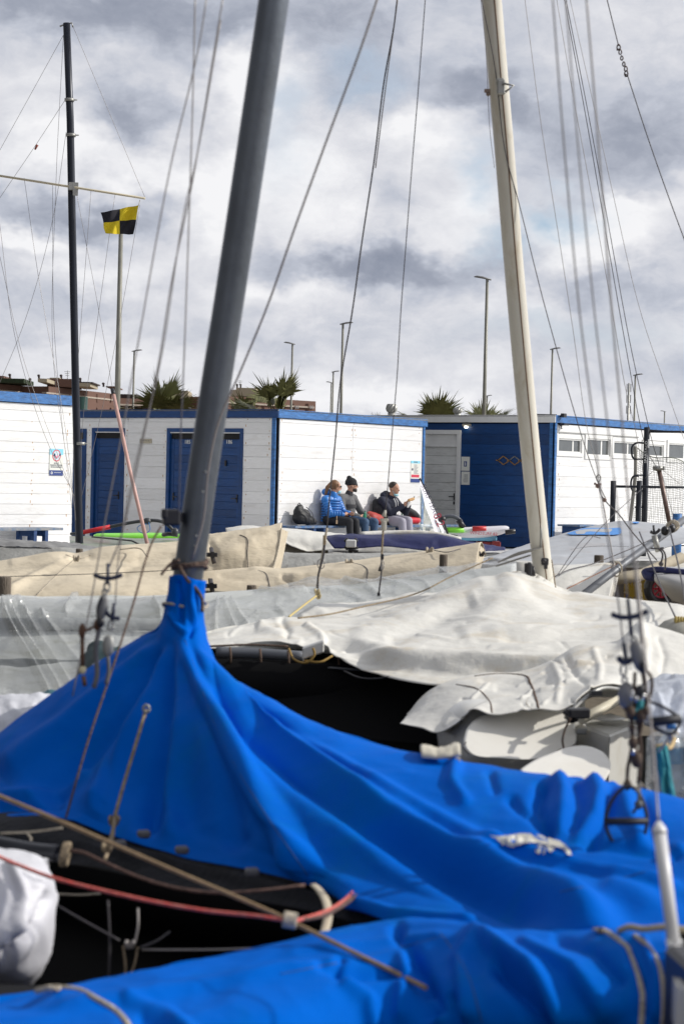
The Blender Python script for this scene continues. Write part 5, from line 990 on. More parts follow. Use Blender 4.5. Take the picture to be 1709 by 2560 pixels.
bm=B(); tube(bm,[P(963,1275,12.1),P(959,1292,12.1)],[.006,.016],8); cbox(bm,P(960,1300,12.1),.05,.02,.02,.2,bev=.004); cbox(bm,P(959,1314,12.1),.030,.03,.065,.2,bev=.008); obj('block',bm,mat('block_grey',(.40,.38,.33),.5),st)
line('tackle',[(957,1325,12.1),(955,1365,12.1),(953,1395,12.1)],.006,ROPE,st,8,10); line('tackle',[(953,1395,12.1),(953,1430,12.1),(948,1470,12.1),(946,1486,12.1)],.005,WIRED,st,6,10)
bm=B(); cbox(bm,P(955,1392,12.1),.02,.02,.035,bev=.004); tube(bm,[P(954,1410,12.08),P(947,1428,12.08)],.008,6); cbox(bm,P(946,1486,12.1),.018,.02,.02); obj('shackle',bm,BLK,st)
bm=B(); q=P(955,1412,12.05); tube(bm,[q+Vector((math.cos(a)*.010,0,math.sin(a)*.030)) for a in np.linspace(0,6.28,16)],.003,5); obj('ring',bm,WIRE,st)
# ================================================================ NEAR SMALL BOAT UNDER SECOND WHITE TARP
sb_=thing('small_catamaran',P(1350,1850,8.3),'small white catamaran stern under a crumpled stained white tarp, rudders towards the blue cover','boat'); sb_.location.z=0
SBF=[([(1190,1700),(1290,1710),(1380,1700)],9,9,-0.022,-0.022),([(1380,1655),(1400,1700),(1390,1765)],8,8,0.030,0.022),([(1410,1640),(1440,1690),(1470,1715)],9,9,-0.038,-0.030),([(1480,1620),(1500,1670),(1495,1710)],8,8,0.030,0.022),([(1600,1560),(1615,1620),(1608,1700)],9,9,0.038,0.022),([(1560,1620),(1570,1680)],9,9,-0.022,-0.022),([(1640,1590),(1660,1640),(1650,1690)],8,8,-0.022,-0.022),
     ([(1230,1720),(1330,1735),(1350,1765)],10,10,-0.022,-0.015),([(1140,1780),(1110,1820)],7,7,0.022,0.022),([(1160,1745),(1150,1800)],7,7,-0.038,-0.038),([(1090,1722),(1180,1715),(1290,1700)],7,7,0.015,0.015)]
for _ in range(26):
    x=rnd.uniform(1080,1640); y=rnd.uniform(1640,1790); an=rnd.uniform(-1.2,1.2); l=rnd.uniform(30,90)
    SBF.append(([(x,y),(x+l*math.cos(an),y+l*.7*math.sin(an))],3.4,3.4,rnd.choice((-1,1))*rnd.uniform(.018,.045),rnd.choice((-1,1))*rnd.uniform(.012,.030)))
stc=loft('tarp',[[(1040,1790,9.6),(1200,1730,9.7),(1400,1690,9.8),(1600,1610,9.9),(1800,1660,9.8)],
 [(1020,1788,8.75),(1050,1752,8.8),(1090,1720,8.85),(1190,1690,8.9),(1289,1685,8.9),(1380,1654,9.0),(1448,1618,9.1),(1543,1609,9.1),(1601,1560,9.25),(1640,1575,9.15),(1709,1600,9.0),(1800,1625,9)],
 [(1010,1800,8.5),(1060,1780,8.5),(1120,1755,8.5),(1230,1742,8.4),(1340,1722,8.4),(1450,1682,8.5),(1560,1662,8.6),(1680,1662,8.7),(1800,1682,8.7)],
 [(1000,1811,8.4),(1050,1822,8.25),(1095,1833,8.15),(1140,1812,8.1),(1180,1775,8.05),(1226,1786,8.0),(1344,1773,8.0),(1398,1776,8.0),(1488,1720,8.15),(1600,1718,8.4),(1700,1714,8.5),(1800,1714,8.5)]],WHITEC,sb_,260,110,SBF,(.014,1.9),.004)
loft('hull',[[(1160,1740,9.0),(1250,1752,8.6),(1460,1756,8.5)],[(1100,1830,8.35),(1170,1800,8.2),(1300,1790,8.25),(1460,1800,8.3)],[(1112,1900,8.3),(1180,1900,8.1),(1300,1900,8.2),(1460,1900,8.3)],[(1140,1980,8.5),(1300,1990,8.4),(1460,1990,8.4)]],GEL,sb_,50,30,thick=.02)
def slab(name,pts,d,th,m,parent,tiltd=None):
    w=crom([P(x,y,d+(tiltd(x,y) if tiltd else 0)) for x,y in pts]+[P(pts[0][0],pts[0][1],d+(tiltd(*pts[0]) if tiltd else 0))],len(pts)*5+1)[:-1]
    bm=B(); c=sum(w,Vector())/len(w); rings=[]
    for o,sc_ in ((0,.955),(.35,1),(.65,1),(1,.955)): rings.append([bm.verts.new(c+(p-c)*sc_+FW*th*o) for p in w])
    k=len(w)
    for a,b in zip(rings,rings[1:]):
        for i in range(k): bm.faces.new((a[i],a[(i+1)%k],b[(i+1)%k],b[i])).smooth=True
    bm.faces.new(rings[0]); bm.faces.new(rings[-1][::-1]); bmesh.ops.recalc_face_normals(bm,faces=bm.faces[:]); return obj(name,bm,m,parent)
WGEL=mat('rudder_white',(.78,.76,.70),.32,var=.05,vs=3,dirt=(.55,.50,.40),dirt_amt=.35,dirt_s=3)
slab('rudder_blade',[(1158,1852),(1166,1825),(1190,1798),(1230,1781),(1300,1773),(1396,1774),(1425,1795),(1440,1830),(1436,1862),(1396,1876),(1385,1886),(1330,1900),(1250,1897),(1180,1889),(1162,1872)],7.85,.03,WGEL,sb_,lambda x,y:(1900-y)/130*.34+(x-1300)/300*.14)
slab('rudder_blade',[(1300,1925),(1340,1900),(1380,1884),(1430,1867),(1468,1866),(1505,1880),(1524,1902),(1522,1935),(1450,1990),(1330,1970)],7.3,.03,WGEL,sb_,lambda x,y:(1935-y)/70*.24+(x-1400)/300*.12)
bm=B(); c0=P(1522,1838,7.9); c1=P(1441,1819,8.25); c2=P(1602,1806,8.35); z_b=-.05
poly=[(c1.x,c1.y),(c0.x,c0.y),(c2.x,c2.y),(c1.x+c2.x-c0.x,c1.y+c2.y-c0.y)]; prism(bm,poly,.02,c0.z); bmesh.ops.bevel(bm,geom=bm.edges[:],offset=.008,segments=2,affect='EDGES'); obj('stern_box',bm,GEL,sb_)
bm=B(); ell(bm,P(1520,1795,8.25),.07,.06,.012,seg=24); obj('hatch',bm,GEL,sb_)
bm=B(); cbox(bm,P(1452,1828,8.1),.045,.02,.025,bev=.004); obj('pintle',bm,GREY,sb_)
bm=B(); tube(bm,crom([P(1412,1795,7.9),P(1440,1765,7.95),P(1475,1735,8.0),P(1500,1722,8.05),P(1555,1724,8.2)],24),.008,10); obj('tiller_arm',bm,GREY,sb_)
bm=B(); a=P(1450,1800,8.0); b=P(1556,1745,8.25); tube(bm,[a,b],.022,4); obj('crossbeam',bm,mat('cream_beam',(.62,.57,.44),.5),sb_)
bm=B(); cbox(bm,P(1443,1783,7.85),.09,.05,.04,.3,bev=.006); ell(bm,P(1428,1790,7.85),.025,.02,.03); tube(bm,[P(1410,1780,7.85),P(1425,1792,7.83),P(1440,1800,7.85)],.010,6); obj('rudder_bracket',bm,BLK,sb_); bm=B(); cbox(bm,P(1488,1733,7.98),.05,.02,.02,.3); obj('tiller_clip',bm,BLK,sb_)
rope('rudder_line',[(1425,1795,7.8),(1412,1822,7.8),(1405,1850,7.8),(1408,1872,7.8)],.005,ROPEB,'','',sb_)
rope('hatch_line',[(1164,1855,7.85),(1158,1870,7.8),(1172,1885,7.78)],.003,WIRED,'','',sb_)
for pts in ([(1185,1692,8.9),(1240,1686,8.8),(1300,1688,8.75),(1325,1710,8.5),(1338,1745,8.3),(1345,1772,8.0)],[(1140,1712,8.7),(1190,1722,8.5),(1220,1750,8.3),(1229,1783,8.0)]): rope('lashing',pts,.007 if pts[0][0]>1150 else .005,ROPEB,'','',sb_,onto=stc,off=.01)
rope('loop_line',[(1320,1745,8.2),(1315,1760,8.1),(1328,1772,8.0)],.003,ROPEW,'','',sb_,onto=stc)
# old hull tip with brass lacing at right
ht=thing('old_boat_tip',P(1690,1650,10),'dull grey rounded boat tip tied with ochre cord at the right edge','boat'); ht.location.z=0
bm=B(); ell(bm,P(1700,1600,9.9),.13,.3,.11); obj('tip',bm,mat('dull_grey',(.40,.39,.34),.7,var=.3,vs=8),ht)
bm=B(); 
for k in range(4): q=P(1688+k*7,1552+k*.5,9.8); tube(bm,[q+Vector((0,math.cos(a)*.016,math.sin(a)*.018)) for a in np.linspace(0,6.28,12)],.007,6)
obj('lashing',bm,mat('ochre_cord',(.42,.32,.10),.7),ht)
for pts in ([(1597,1330,13),(1640,1440,12),(1690,1550,9.9)],[(1672,1320,13),(1700,1440,11.5),(1718,1560,9.9)]): line('stay',[p for p in pts],.005,WIRED,ht,6,12)
# rigging hardware before the grey cover
hw=thing('horn_cleat',P(1637,1330,12.5),'dark horn cleat and grey block hanging before the grey cover above the boom','cleat')
bm=B(); tube(bm,crom([P(1624,1329,12.5),P(1635,1333,12.5),P(1644,1328,12.5),P(1648,1322,12.5)],10),.010,8); tube(bm,[P(1632,1313,12.5),P(1634,1335,12.5)],.007,6); tube(bm,[P(1646,1372,12.5),P(1658,1370,12.5)],.008,6); obj('horn',bm,BLK,hw)
bm=B(); a=P(1634,1338,12.5); b=P(1644,1380,12.5); tube(bm,[a,b],.018,6); obj('block',bm,GREY,hw)
bm=B(); tube(bm,crom([P(1645,1370,12.5),P(1655,1390,12.4),P(1650,1410,12.4)],10),.006,6); tube(bm,crom([P(1625,1371,12.4),P(1655,1375,12.4),P(1661,1385,12.4),P(1661,1425,12.4)],14),.006,6); ell(bm,P(1651,1410,12.4),.016,.014,.016); obj('tackle',bm,WIRED,hw)
# ================================================================ SILVER SHEET, WATER PACK, NET at right
sv=loft('silver_sheet',[[(1600,1720,8.3),(1650,1715,8.4),(1800,1705,8.4)],[(1608,1728,7.7),(1640,1712,7.8),(1709,1698,7.8),(1800,1690,7.8)],[(1604,1770,7.5),(1650,1770,7.5),(1800,1760,7.5)],[(1615,1810,7.5),(1660,1835,7.4),(1700,1842,7.4),(1800,1840,7.4)]],mat('silver_film',(.62,.66,.74),.22,.25,var=.1,bump=.4,bs=12),None,60,30,[([(1640,1730),(1660,1790),(1700,1830)],7,7,.04,.04),([(1690,1710),(1670,1770)],7,7,-.04,-.03),([(1720,1730),(1690,1790),(1670,1830)],7,7,.03,.03)],(.03,5),.003)
tag(sv,'crinkled silvery plastic sheet at the right edge behind the trapeze handles','plastic sheet')
wp=thing('water_bottle_pack',P(1690,1985,6.3),'shrink wrapped pack of clear water bottles with blue labels at the right edge','bottle pack')
BOT=film('bottle_clear',(.72,.80,.84),.55,.15); LBL=mat('label_blue',(.08,.25,.40),.4); CAPM=mat('cap_blue',(.05,.2,.5),.4)
for r_ in range(2):
    for k in range(3):
        c=P(1672+k*58,1978,6.25+.09*r_); bm=B(); hs=[(0,.032),(.01,.04),(.06,.04),(.07,.037),(.08,.04),(.15,.04),(.17,.03),(.185,.014),(.20,.013)]
        rings=[[bm.verts.new(c+Vector((rr*math.cos(a),rr*math.sin(a),zz_))) for a in np.linspace(0,2*math.pi,17)[:-1]] for zz_,rr in hs]
        for a_,b_ in zip(rings,rings[1:]):
            for i in range(16): bm.faces.new((a_[i],a_[(i+1)%16],b_[(i+1)%16],b_[i])).smooth=True
        bt=obj('bottle',bm,BOT,wp); bm=B(); tube(bm,[c+Z*.09,c+Z*.14],.041,16,cap=False); obj('label_band',bm,LBL,bt); bm=B(); tube(bm,[c+Z*.198,c+Z*.215],.015,12); obj('cap',bm,CAPM,bt)
bm=B(); cbox(bm,P(1735,1920,6.28),.28,.22,.20,bev=.02); obj('shrink_wrap',bm,film('shrink_wrap_film',(.75,.82,.86),.35,.2),wp)
tn=thing('teal_net',P(1650,2150,5.4),'crumpled teal netting hanging beside the white tube at the right edge','net')
TN=mat('teal_cord',(.01,.22,.26),.7); bm=B(); rnd=random.Random(3)
for k in range(46):
    a=rnd.random(); pts=[(1640+22*a+rnd.uniform(-5,5),1868+rnd.uniform(-6,6),5.5+rnd.uniform(-.04,.04)),(1645+30*a,1930+rnd.uniform(-8,8),5.45),(1655+30*a+rnd.uniform(-6,6),1990,5.42+rnd.uniform(-.04,.04)),(1676+14*a,2045+rnd.uniform(-6,6),5.4),(1690+6*a,2095,5.36)]; tube(bm,crom([P(*p) for p in pts],12),.0026,4)
tube(bm,crom([P(1690,2090,5.36),P(1700,2130,5.33),P(1716,2160,5.3)],8),.008,6); obj('mesh',bm,TN,tn)
bm=B(); tube(bm,crom([P(1636,1868,5.5),P(1655,1862,5.5),P(1665,1870,5.6),P(1690,1835,6.5)],10),.007,6); obj('tie',bm,mat('straw_tie',(.45,.33,.16),.8),tn)
# left middle clutter
wbn=loft('white_sack',[[(-60,1770,8.4),(140,1770,8.6)],[(-60,1750,8.0),(0,1744,8.0),(60,1742,8.0),(120,1752,8.0),(150,1765,8.0)],[(-60,1800,7.7),(60,1795,7.7),(160,1800,7.75)],[(-60,1900,7.6),(60,1880,7.6),(170,1860,7.7)]],mat('sack_white',(.62,.63,.68),.55,var=.15,vs=8,bump=.6,bs=10),None,50,30,[([(20,1760),(60,1800),(40,1860)],9,9,.03,.03),([(100,1760),(70,1820)],7,7,-.03,-.03)],(.04,4),.004)
tag(wbn,'crumpled white sack at the left edge between the clear plastic and the blue cover','sack')
ts=loft('teal_sheet',[[(80,1745,8.9),(180,1745,8.9)],[(95,1739,8.6),(130,1733,8.6),(170,1736,8.6),(200,1745,8.5)],[(95,1765,8.4),(190,1765,8.4)]],mat('teal_cloth',(.01,.10,.13),.6),None,24,12,(),(.02,6),.004); tag(ts,'strip of dark teal cloth above the white sack at left','cloth')
tb=thing('gear_bag',P(240,1730,7.4),'dark teal gear bag with a pale panel peeking over the blue cover at left','bag')
loft('bag_body',[[(170,1760,8.0),(300,1740,8.0)],[(185,1720,7.6),(210,1650,7.6),(235,1613,7.6),(270,1612,7.6),(300,1630,7.6),(320,1640,7.6)],[(180,1770,7.4),(250,1700,7.35),(330,1690,7.4)],[(180,1820,7.4),(330,1790,7.4)]],mat('teal_bag',(.010,.045,.05),.6,var=.4,vs=8),tb,40,24,(),(.03,6),.004)
slab('panel',[(226,1700),(228,1668),(236,1656),(262,1650),(290,1646),(292,1690),(260,1720)],7.2,.02,mat('panel_grey',(.55,.56,.6),.45),tb)
# ================================================================ NEAR BLUE-COVERED CATAMARAN
nb=thing('catamaran',P(470,1700,6.4),'near dark catamaran with the thick blue-grey mast, mostly under the blue cover','boat'); nb.location.z=0
mp=[(698,-100,6.3),(684,0,6.3),(582,690,6.38),(528,1040,6.4),(476,1400,6.4),(441,1640,6.42)]
bm=B(); tube(bm,crom([P(*p) for p in mp],50),[.0485]*50,40); obj('mast',bm,MASTB,nb)
bm=B(); tube(bm,crom([P(x+33,y,d+.02) for x,y,d in mp],40),.0045,6); obj('sail_track',bm,mat('track_dark',(.05,.06,.075),.5,.4),nb)
bm=B()
for yy in (1180,1230,1340,1365): 
    t_=(yy-1040)/360; xx=528+(476-528)*t_; ell(bm,P(xx+6,yy,6.35),.004,.002,.004,seg=8)
obj('rivet',bm,GREY,nb)
bm=B(); cbox(bm,P(428,1293,6.34),.055,.05,.052,.2,bev=.006); cbox(bm,P(412,1284,6.32),.02,.03,.03,bev=.004); cbox(bm,P(446,1293,6.36),.03,.04,.03); obj('gooseneck_fitting',bm,BLK,nb)
bm=B(); rr=.056
for k in range(4): q=P(476-k*.8,1404+k*5,6.4); tube(bm,[q+Vector((math.cos(a)*rr,math.sin(a)*rr,.012*math.sin(a+k))) for a in np.linspace(0,6.28,26)],.0055,6)
tube(bm,crom([P(448,1400,6.33),P(430,1408,6.34),P(412,1425,6.32),P(404,1436,6.3)],10),.005,6); tube(bm,crom([P(448,1415,6.33),P(465,1445,6.32),P(492,1475,6.32),P(505,1498,6.33),P(505,1530,6.32)],14),.006,6); obj('mast_lashing',bm,ROPEB,nb)
deck_rows=[[(-60,2030,6.3),(170,2030,6.1),(500,2130,5.6),(790,2190,5.2),(1000,2290,4.8)],[(-60,2052,6.02),(170,2056,5.82),(290,2100,5.66),(500,2162,5.36),(790,2226,4.93),(1000,2318,4.55)],[(-60,2130,5.85),(200,2165,5.6),(500,2228,5.2),(790,2280,4.82),(1000,2340,4.5)]]
loft('deck',deck_rows,DECK,nb,80,16,[([(-60,2085),(300,2130),(600,2200),(900,2270)],8,8,.02,.02)],(.012,5))
loft('hull_side',[[(-60,2130,5.85),(200,2165,5.6),(500,2228,5.2),(790,2280,4.82),(1000,2340,4.5)],[(-60,2170,5.9),(200,2215,5.62),(500,2270,5.22),(790,2312,4.84),(1000,2360,4.52)],[(-60,2330,6.15),(200,2340,5.9),(500,2380,5.5),(790,2420,5.1),(1000,2450,4.8)]],BHULL,nb,60,16)
bm=B(); tube(bm,crom([P(-60,2100,5.2),P(0,2112,5.15),P(90,2128,5.1),P(150,2134,5.06)],14),.021,14); obj('beam_tube',bm,mat('tube_black',(.03,.032,.04),.38,.4,var=.4,vs=14),nb)
bm=B()
for k in range(4): q=P(158+k*4,2136,5.05); tube(bm,[q+Vector((.004*math.sin(a),math.cos(a)*.026,math.sin(a)*.028)) for a in np.linspace(0,6.28,18)],.005,6)
obj('beam_lashing',bm,ROPE,nb)
for i,(x,y,dd) in enumerate(((360,2085,5.45),(455,2125,5.3),(300,2110,5.45),(630,2180,5.0))):
    bm=B(); cbox(bm,P(x,y,dd),.035,.03,.02,.3,bev=.005); tube(bm,[P(x-8,y+5,dd),P(x+9,y+7,dd)],.006,6); obj('deck_fitting',bm,mat('fitting_dull',(.10,.10,.11),.5) if i==0 else MATS['fitting_dull'],nb)
rnd=random.Random(5)
for x0,y0,x1,y1,m_ in ((345,2270,337,2360,WIRE),(140,2262,300,2352,WIRED),(308,2365,312,2460,ROPE),(345,2368,318,2455,ROPE),(355,2375,710,2368,WIRE),(270,2250,272,2450,WIRED),(425,2330,350,2370,WIRED),(142,2235,250,2234,ROPEW),(0,2083,155,2070,ROPEW),(70,2085,78,2100,ROPEW)):
    line('hanging_line',[(x0,y0,5.3 if y0<2240 else 4.95),((x0+x1)/2+4,(y0+y1)/2+3,5.25 if y0<2240 else 4.93),(x1,y1,5.2 if y0<2240 else 4.92)],.0030,m_,nb,6,12)
knot(P(325,2362,4.9),.012,WIRE,nb); knot(P(268,2120,5.2),.014,ROPE,nb); knot(P(286,2052,5.6),.016,ROPE,nb)
# wires of the near boat
for pts,r,m_ in ([[(488,-10,5.8),(482,250,5.8),(470,620,5.8),(460,900,5.8),(452,1080,5.9),(447,1280,6.1)],.0032,WIRE],[[(517,-10,5.6),(500,100,5.6),(483,180,5.6),(430,400,5.6),(345,860,5.6),(300,1110,5.6),(258,1330,5.6),(232,1480,5.6),(182,1740,5.6)],.0030,WIRE],
     [[(558,-10,5.7),(530,160,5.7),(480,460,5.7),(430,700,5.7),(398,900,5.7),(340,1180,5.7),(300,1350,5.7),(272,1420,5.7)],.0032,WIRE],[[(552,50,5.6),(490,400,5.6),(462,520,5.6),(402,900,5.6),(330,1200,5.6),(296,1400,5.6),(288,1510,5.6)],.0026,WIRE],
     [[(948,-20,5.9),(905,110,5.9),(820,340,6.0),(740,560,6.1),(670,760,6.2),(600,930,6.3),(545,1060,6.3),(520,1180,6.3),(508,1300,6.32),(480,1400,6.32)],.0048,mat('shroud_tan',(.24,.21,.19),.6)],
     [[(403,1316,6.28),(383,1350,6.25),(330,1520,6.1),(275,1690,5.95),(215,1870,5.8),(165,2045,5.72)],.0050,ROPEB]):
    stay(nb,pts,r,m_,n=50)
for pts in ([(365,1775,5.9),(340,1860,5.8),(310,1960,5.7),(286,2046,5.6)],[(286,2046,5.6),(280,2100,5.4),(262,2150,5.2)],[(290,2052,5.6),(270,2120,5.4)]): line('tie_line',pts,.0055,ROPE,nb,6,16)
bm=B(); tube(bm,[P(366,1772,5.88)+Vector((math.cos(a)*.009,0,math.sin(a)*.011)) for a in np.linspace(0,6.28,14)],.004,6); obj('eyelet',bm,GREY,nb)
# left rigging tackle
lt=thing('trapeze_tackle',P(265,1560,5.55),'blurred cluster of dark horn cleats and pulley blocks hanging before the left plastic sheet','rigging'); TD=5.55
HORN=mat('horn_dark',(.012,.018,.05),.45); BLKG=mat('block_shell',(.24,.24,.24),.45,var=.3)
bm=B(); tube(bm,crom([P(235,1436,TD),P(250,1443,TD),P(270,1446,TD),P(290,1443,TD),P(306,1437,TD)],14),[.006,.009,.010,.010,.009,.008,.008],8) if 0 else tube(bm,crom([P(235,1436,TD),P(250,1443,TD),P(270,1446,TD),P(290,1443,TD),P(306,1437,TD)],14),.0062,8)
tube(bm,[P(270,1408,TD),P(270,1462,TD)],.0045,8); obj('horn_cleat',bm,HORN,lt)
bm=B(); tube(bm,crom([P(264,1528,TD),P(272,1538,TD),P(283,1544,TD),P(300,1546,TD)],12),.006,8); tube(bm,[P(286,1508,TD),P(281,1552,TD)],.005,8); obj('horn_cleat',bm,HORN,lt)
def ring(bm,x,y,w,h,d,r=.003): tube(bm,[P(x,y,d)+Vector((math.cos(a)*w/F*d,0,math.sin(a)*h/F*d)) for a in np.linspace(0,6.28,16)],r,6)
RINGS_L=((268,1466,7,13),(277,1563,6,12),(262,1480,5,8))
def shell(bm,x0,y0,x1,y1,w,d,t=.012):
    a=P(x0,y0,d); b=P(x1,y1,d); tube(bm,[a,a.lerp(b,.15),a.lerp(b,.5),a.lerp(b,.85),b],[w*.35,w*.8,w,w*.8,w*.35],12,flat=.5)
for q_ in RINGS_L: bm=B(); ring(bm,*q_,TD); obj('shackle',bm,GREY,lt)
bm=B(); shell(bm,262,1488,250,1550,.016,TD); obj('pulley_block',bm,BLKG,lt); bm=B(); tube(bm,crom([P(256,1490,TD-.02),P(245,1520,TD-.02),P(247,1550,TD-.02),P(252,1565,TD-.02)],12),.0045,6); ell(bm,P(252,1556,TD-.02),.012,.010,.014); obj('pulley_strap',bm,BLK,lt)
bm=B(); shell(bm,272,1588,270,1640,.017,TD); obj('pulley_block',bm,GREY,lt)
bm=B(); tube(bm,crom([P(249,1560,TD),P(225,1572,TD),P(206,1580,TD)],8),.004,6); ell(bm,P(245,1562,TD),.012,.01,.018); ell(bm,P(206,1578,TD),.010,.009,.022); tube(bm,[P(206,1590,TD),P(207,1665,TD)],.006,6); tube(bm,[P(209,1690,TD),P(213,1715,TD)],.006,6); obj('rusty_link',bm,mat('link_rust',(.13,.06,.03),.7,var=.5,vs=30),lt)
bm=B(); ell(bm,P(207,1675,TD),.010,.010,.012); obj('stopper_ball',bm,mat('ball_cream',(.65,.57,.36),.5),lt)
bm=B(); tube(bm,crom([P(250,1565,TD),P(240,1620,TD),P(243,1690,TD),P(235,1720,TD)],12),.007,6); tube(bm,crom([P(270,1640,TD),P(272,1680,TD),P(265,1710,TD)],8),.005,6); obj('tackle_line',bm,mat('tackle_grey',(.12,.12,.13),.7),lt)
# ================================================================ THE BLUE COVER
CF=[([(445,1590),(500,1720),(575,1860),(665,2010),(740,2130),(792,2205)],13,30,0.027,0.065),([(470,1600),(560,1720),(700,1850),(900,1985),(1080,2100),(1300,2230),(1560,2340)],13,43,0.030,0.087),
    ([(510,1700),(600,1830),(740,1950),(930,2070),(1130,2190),(1380,2300)],13,39,-0.016,-0.072),([(640,1790),(800,1880),(1000,2000),(1230,2130),(1450,2220),(1709,2290)],11,30,0.016,0.036),([(600,1740),(760,1860),(980,2030),(1200,2150)],9,23,-0.014,-0.032),
    ([(430,1610),(380,1740),(320,1860),(235,2050)],13,32,0.024,0.058),([(410,1620),(330,1760),(240,1860),(100,2010)],13,36,-0.024,-0.065),([(400,1600),(300,1700),(170,1820),(0,1940)],13,36,0.024,0.051),([(450,1620),(455,1800),(440,1960),(430,2120)],11,32,0.016,0.041),([(437,1640),(410,1830),(370,2090)],9,30,-0.019,-0.051),
    ([(-20,2000),(80,1990),(180,1950),(230,1920)],13,16,0.024,0.029),([(-20,2030),(80,2020),(160,2010)],11,10,-0.019,-0.020),([(320,1800),(285,1950),(250,2040)],9,18,-0.016,-0.026),([(500,1760),(560,1950),(600,2140)],13,36,-0.011,-0.029),
    ([(1390,1935),(1408,1985),(1405,2050),(1388,2100)],19,15,0.027,0.015),([(1362,1955),(1342,2010),(1358,2060),(1390,2098)],17,13,-0.034,-0.026),([(1265,1990),(1300,2030),(1350,2065),(1388,2092)],12,11,-0.017,-0.017),([(1470,1940),(1500,1985),(1492,2045),(1440,2120)],18,15,0.027,0.015),([(1432,1950),(1448,2020),(1425,2090)],15,14,-0.019,-0.015),([(1530,1960),(1512,2045),(1450,2130)],16,14,-0.027,-0.021),([(1550,1975),(1572,2040),(1605,2110)],18,15,0.021,0.015),([(1600,1995),(1625,2060),(1645,2120)],16,15,-0.017,-0.015),
    ([(1450,2115),(1560,2125),(1709,2140)],12,14,-.015,-.02),([(1200,2110),(1350,2160),(1520,2200),(1709,2230)],12,14,.025,.03),([(1240,2140),(1400,2200),(1530,2240)],20,26,-.02,-.02),([(1140,1900),(1130,1960),(1170,2020)],12,12,.02,.015),([(1220,1925),(1240,1990)],10,10,-.015,-.012),([(1640,2150),(1709,2120)],9,9,.02,.02),
    ([(850,2250),(990,2290),(1200,2300)],14,14,.02,.02),([(420,1530),(440,1560),(470,1590)],6,6,.012,.014),([(500,1530),(490,1560),(470,1600)],6,6,-.012,-.014),([(445,1450),(452,1500),(450,1560)],6,7,-.010,-.014),([(480,1450),(478,1500),(490,1570)],6,7,.010,.014)]
ringsC=[
 [(470,1448,6.50),(438,1444,6.46),(430,1440,6.40),(436,1438,6.35),(445,1437,6.33),(455,1438,6.32),(465,1440,6.32),(472,1443,6.32),(480,1447,6.32),(488,1449,6.32),(496,1450,6.33),(504,1451,6.34),(512,1452,6.40),(500,1450,6.48)],
 [(465,1512,6.50),(425,1511,6.46),(418,1510,6.40),(424,1512,6.35),(434,1514,6.33),(446,1515,6.32),(456,1515,6.32),(466,1515,6.31),(474,1515,6.31),(482,1515,6.31),(490,1514,6.32),(500,1512,6.34),(508,1510,6.40),(495,1510,6.48)],
 [(460,1562,6.52),(410,1562,6.47),(404,1562,6.40),(412,1570,6.33),(424,1576,6.30),(440,1580,6.28),(452,1582,6.26),(464,1582,6.25),(474,1580,6.26),(484,1577,6.27),(494,1573,6.29),(502,1568,6.33),(508,1562,6.42),(495,1560,6.5)],
 [(470,1640,6.72),(362,1600,6.62),(360,1594,6.50),(370,1612,6.42),(385,1635,6.33),(410,1655,6.25),(440,1665,6.17),(468,1668,6.10),(490,1668,6.08),(506,1664,6.08),(518,1658,6.12),(527,1648,6.2),(530,1640,6.38),(530,1650,6.6)],
 [(470,1760,7.0),(262,1672,6.8),(268,1654,6.56),(258,1700,6.46),(285,1760,6.28),(352,1805,6.05),(432,1832,5.88),(565,1842,5.62),(590,1840,5.64),(605,1832,5.66),(622,1822,5.70),(640,1800,5.82),(648,1744,6.0),(670,1780,6.5)],
 [(470,1860,7.2),(110,1780,6.95),(128,1755,6.62),(105,1845,6.42),(210,1905,6.12),(318,1952,5.90),(448,1988,5.68),(668,2015,5.25),(735,2030,5.16),(780,2030,5.12),(830,2020,5.10),(885,1985,5.2),(900,1853,5.65),(915,1910,6.15)],
 [(470,1960,7.3),(-20,1880,7.0),(8,1846,6.65),(0,1955,6.35),(175,1982,5.98),(300,2025,5.76),(482,2075,5.52),(742,2132,5.02),(868,2185,4.84),(965,2205,4.74),(1060,2215,4.65),(1180,2160,4.75),(1250,1926,5.35),(1270,1985,5.85)],
 [(470,2060,7.4),(-90,1950,7.0),(-80,1910,6.65),(-60,2042,6.15),(150,2046,5.86),(290,2093,5.66),(500,2152,5.36),(795,2216,4.90),(986,2309,4.50),(1240,2338,4.26),(1560,2345,4.08),(1800,2300,4.15),(1800,2026,5.0),(1800,2090,5.5)]]
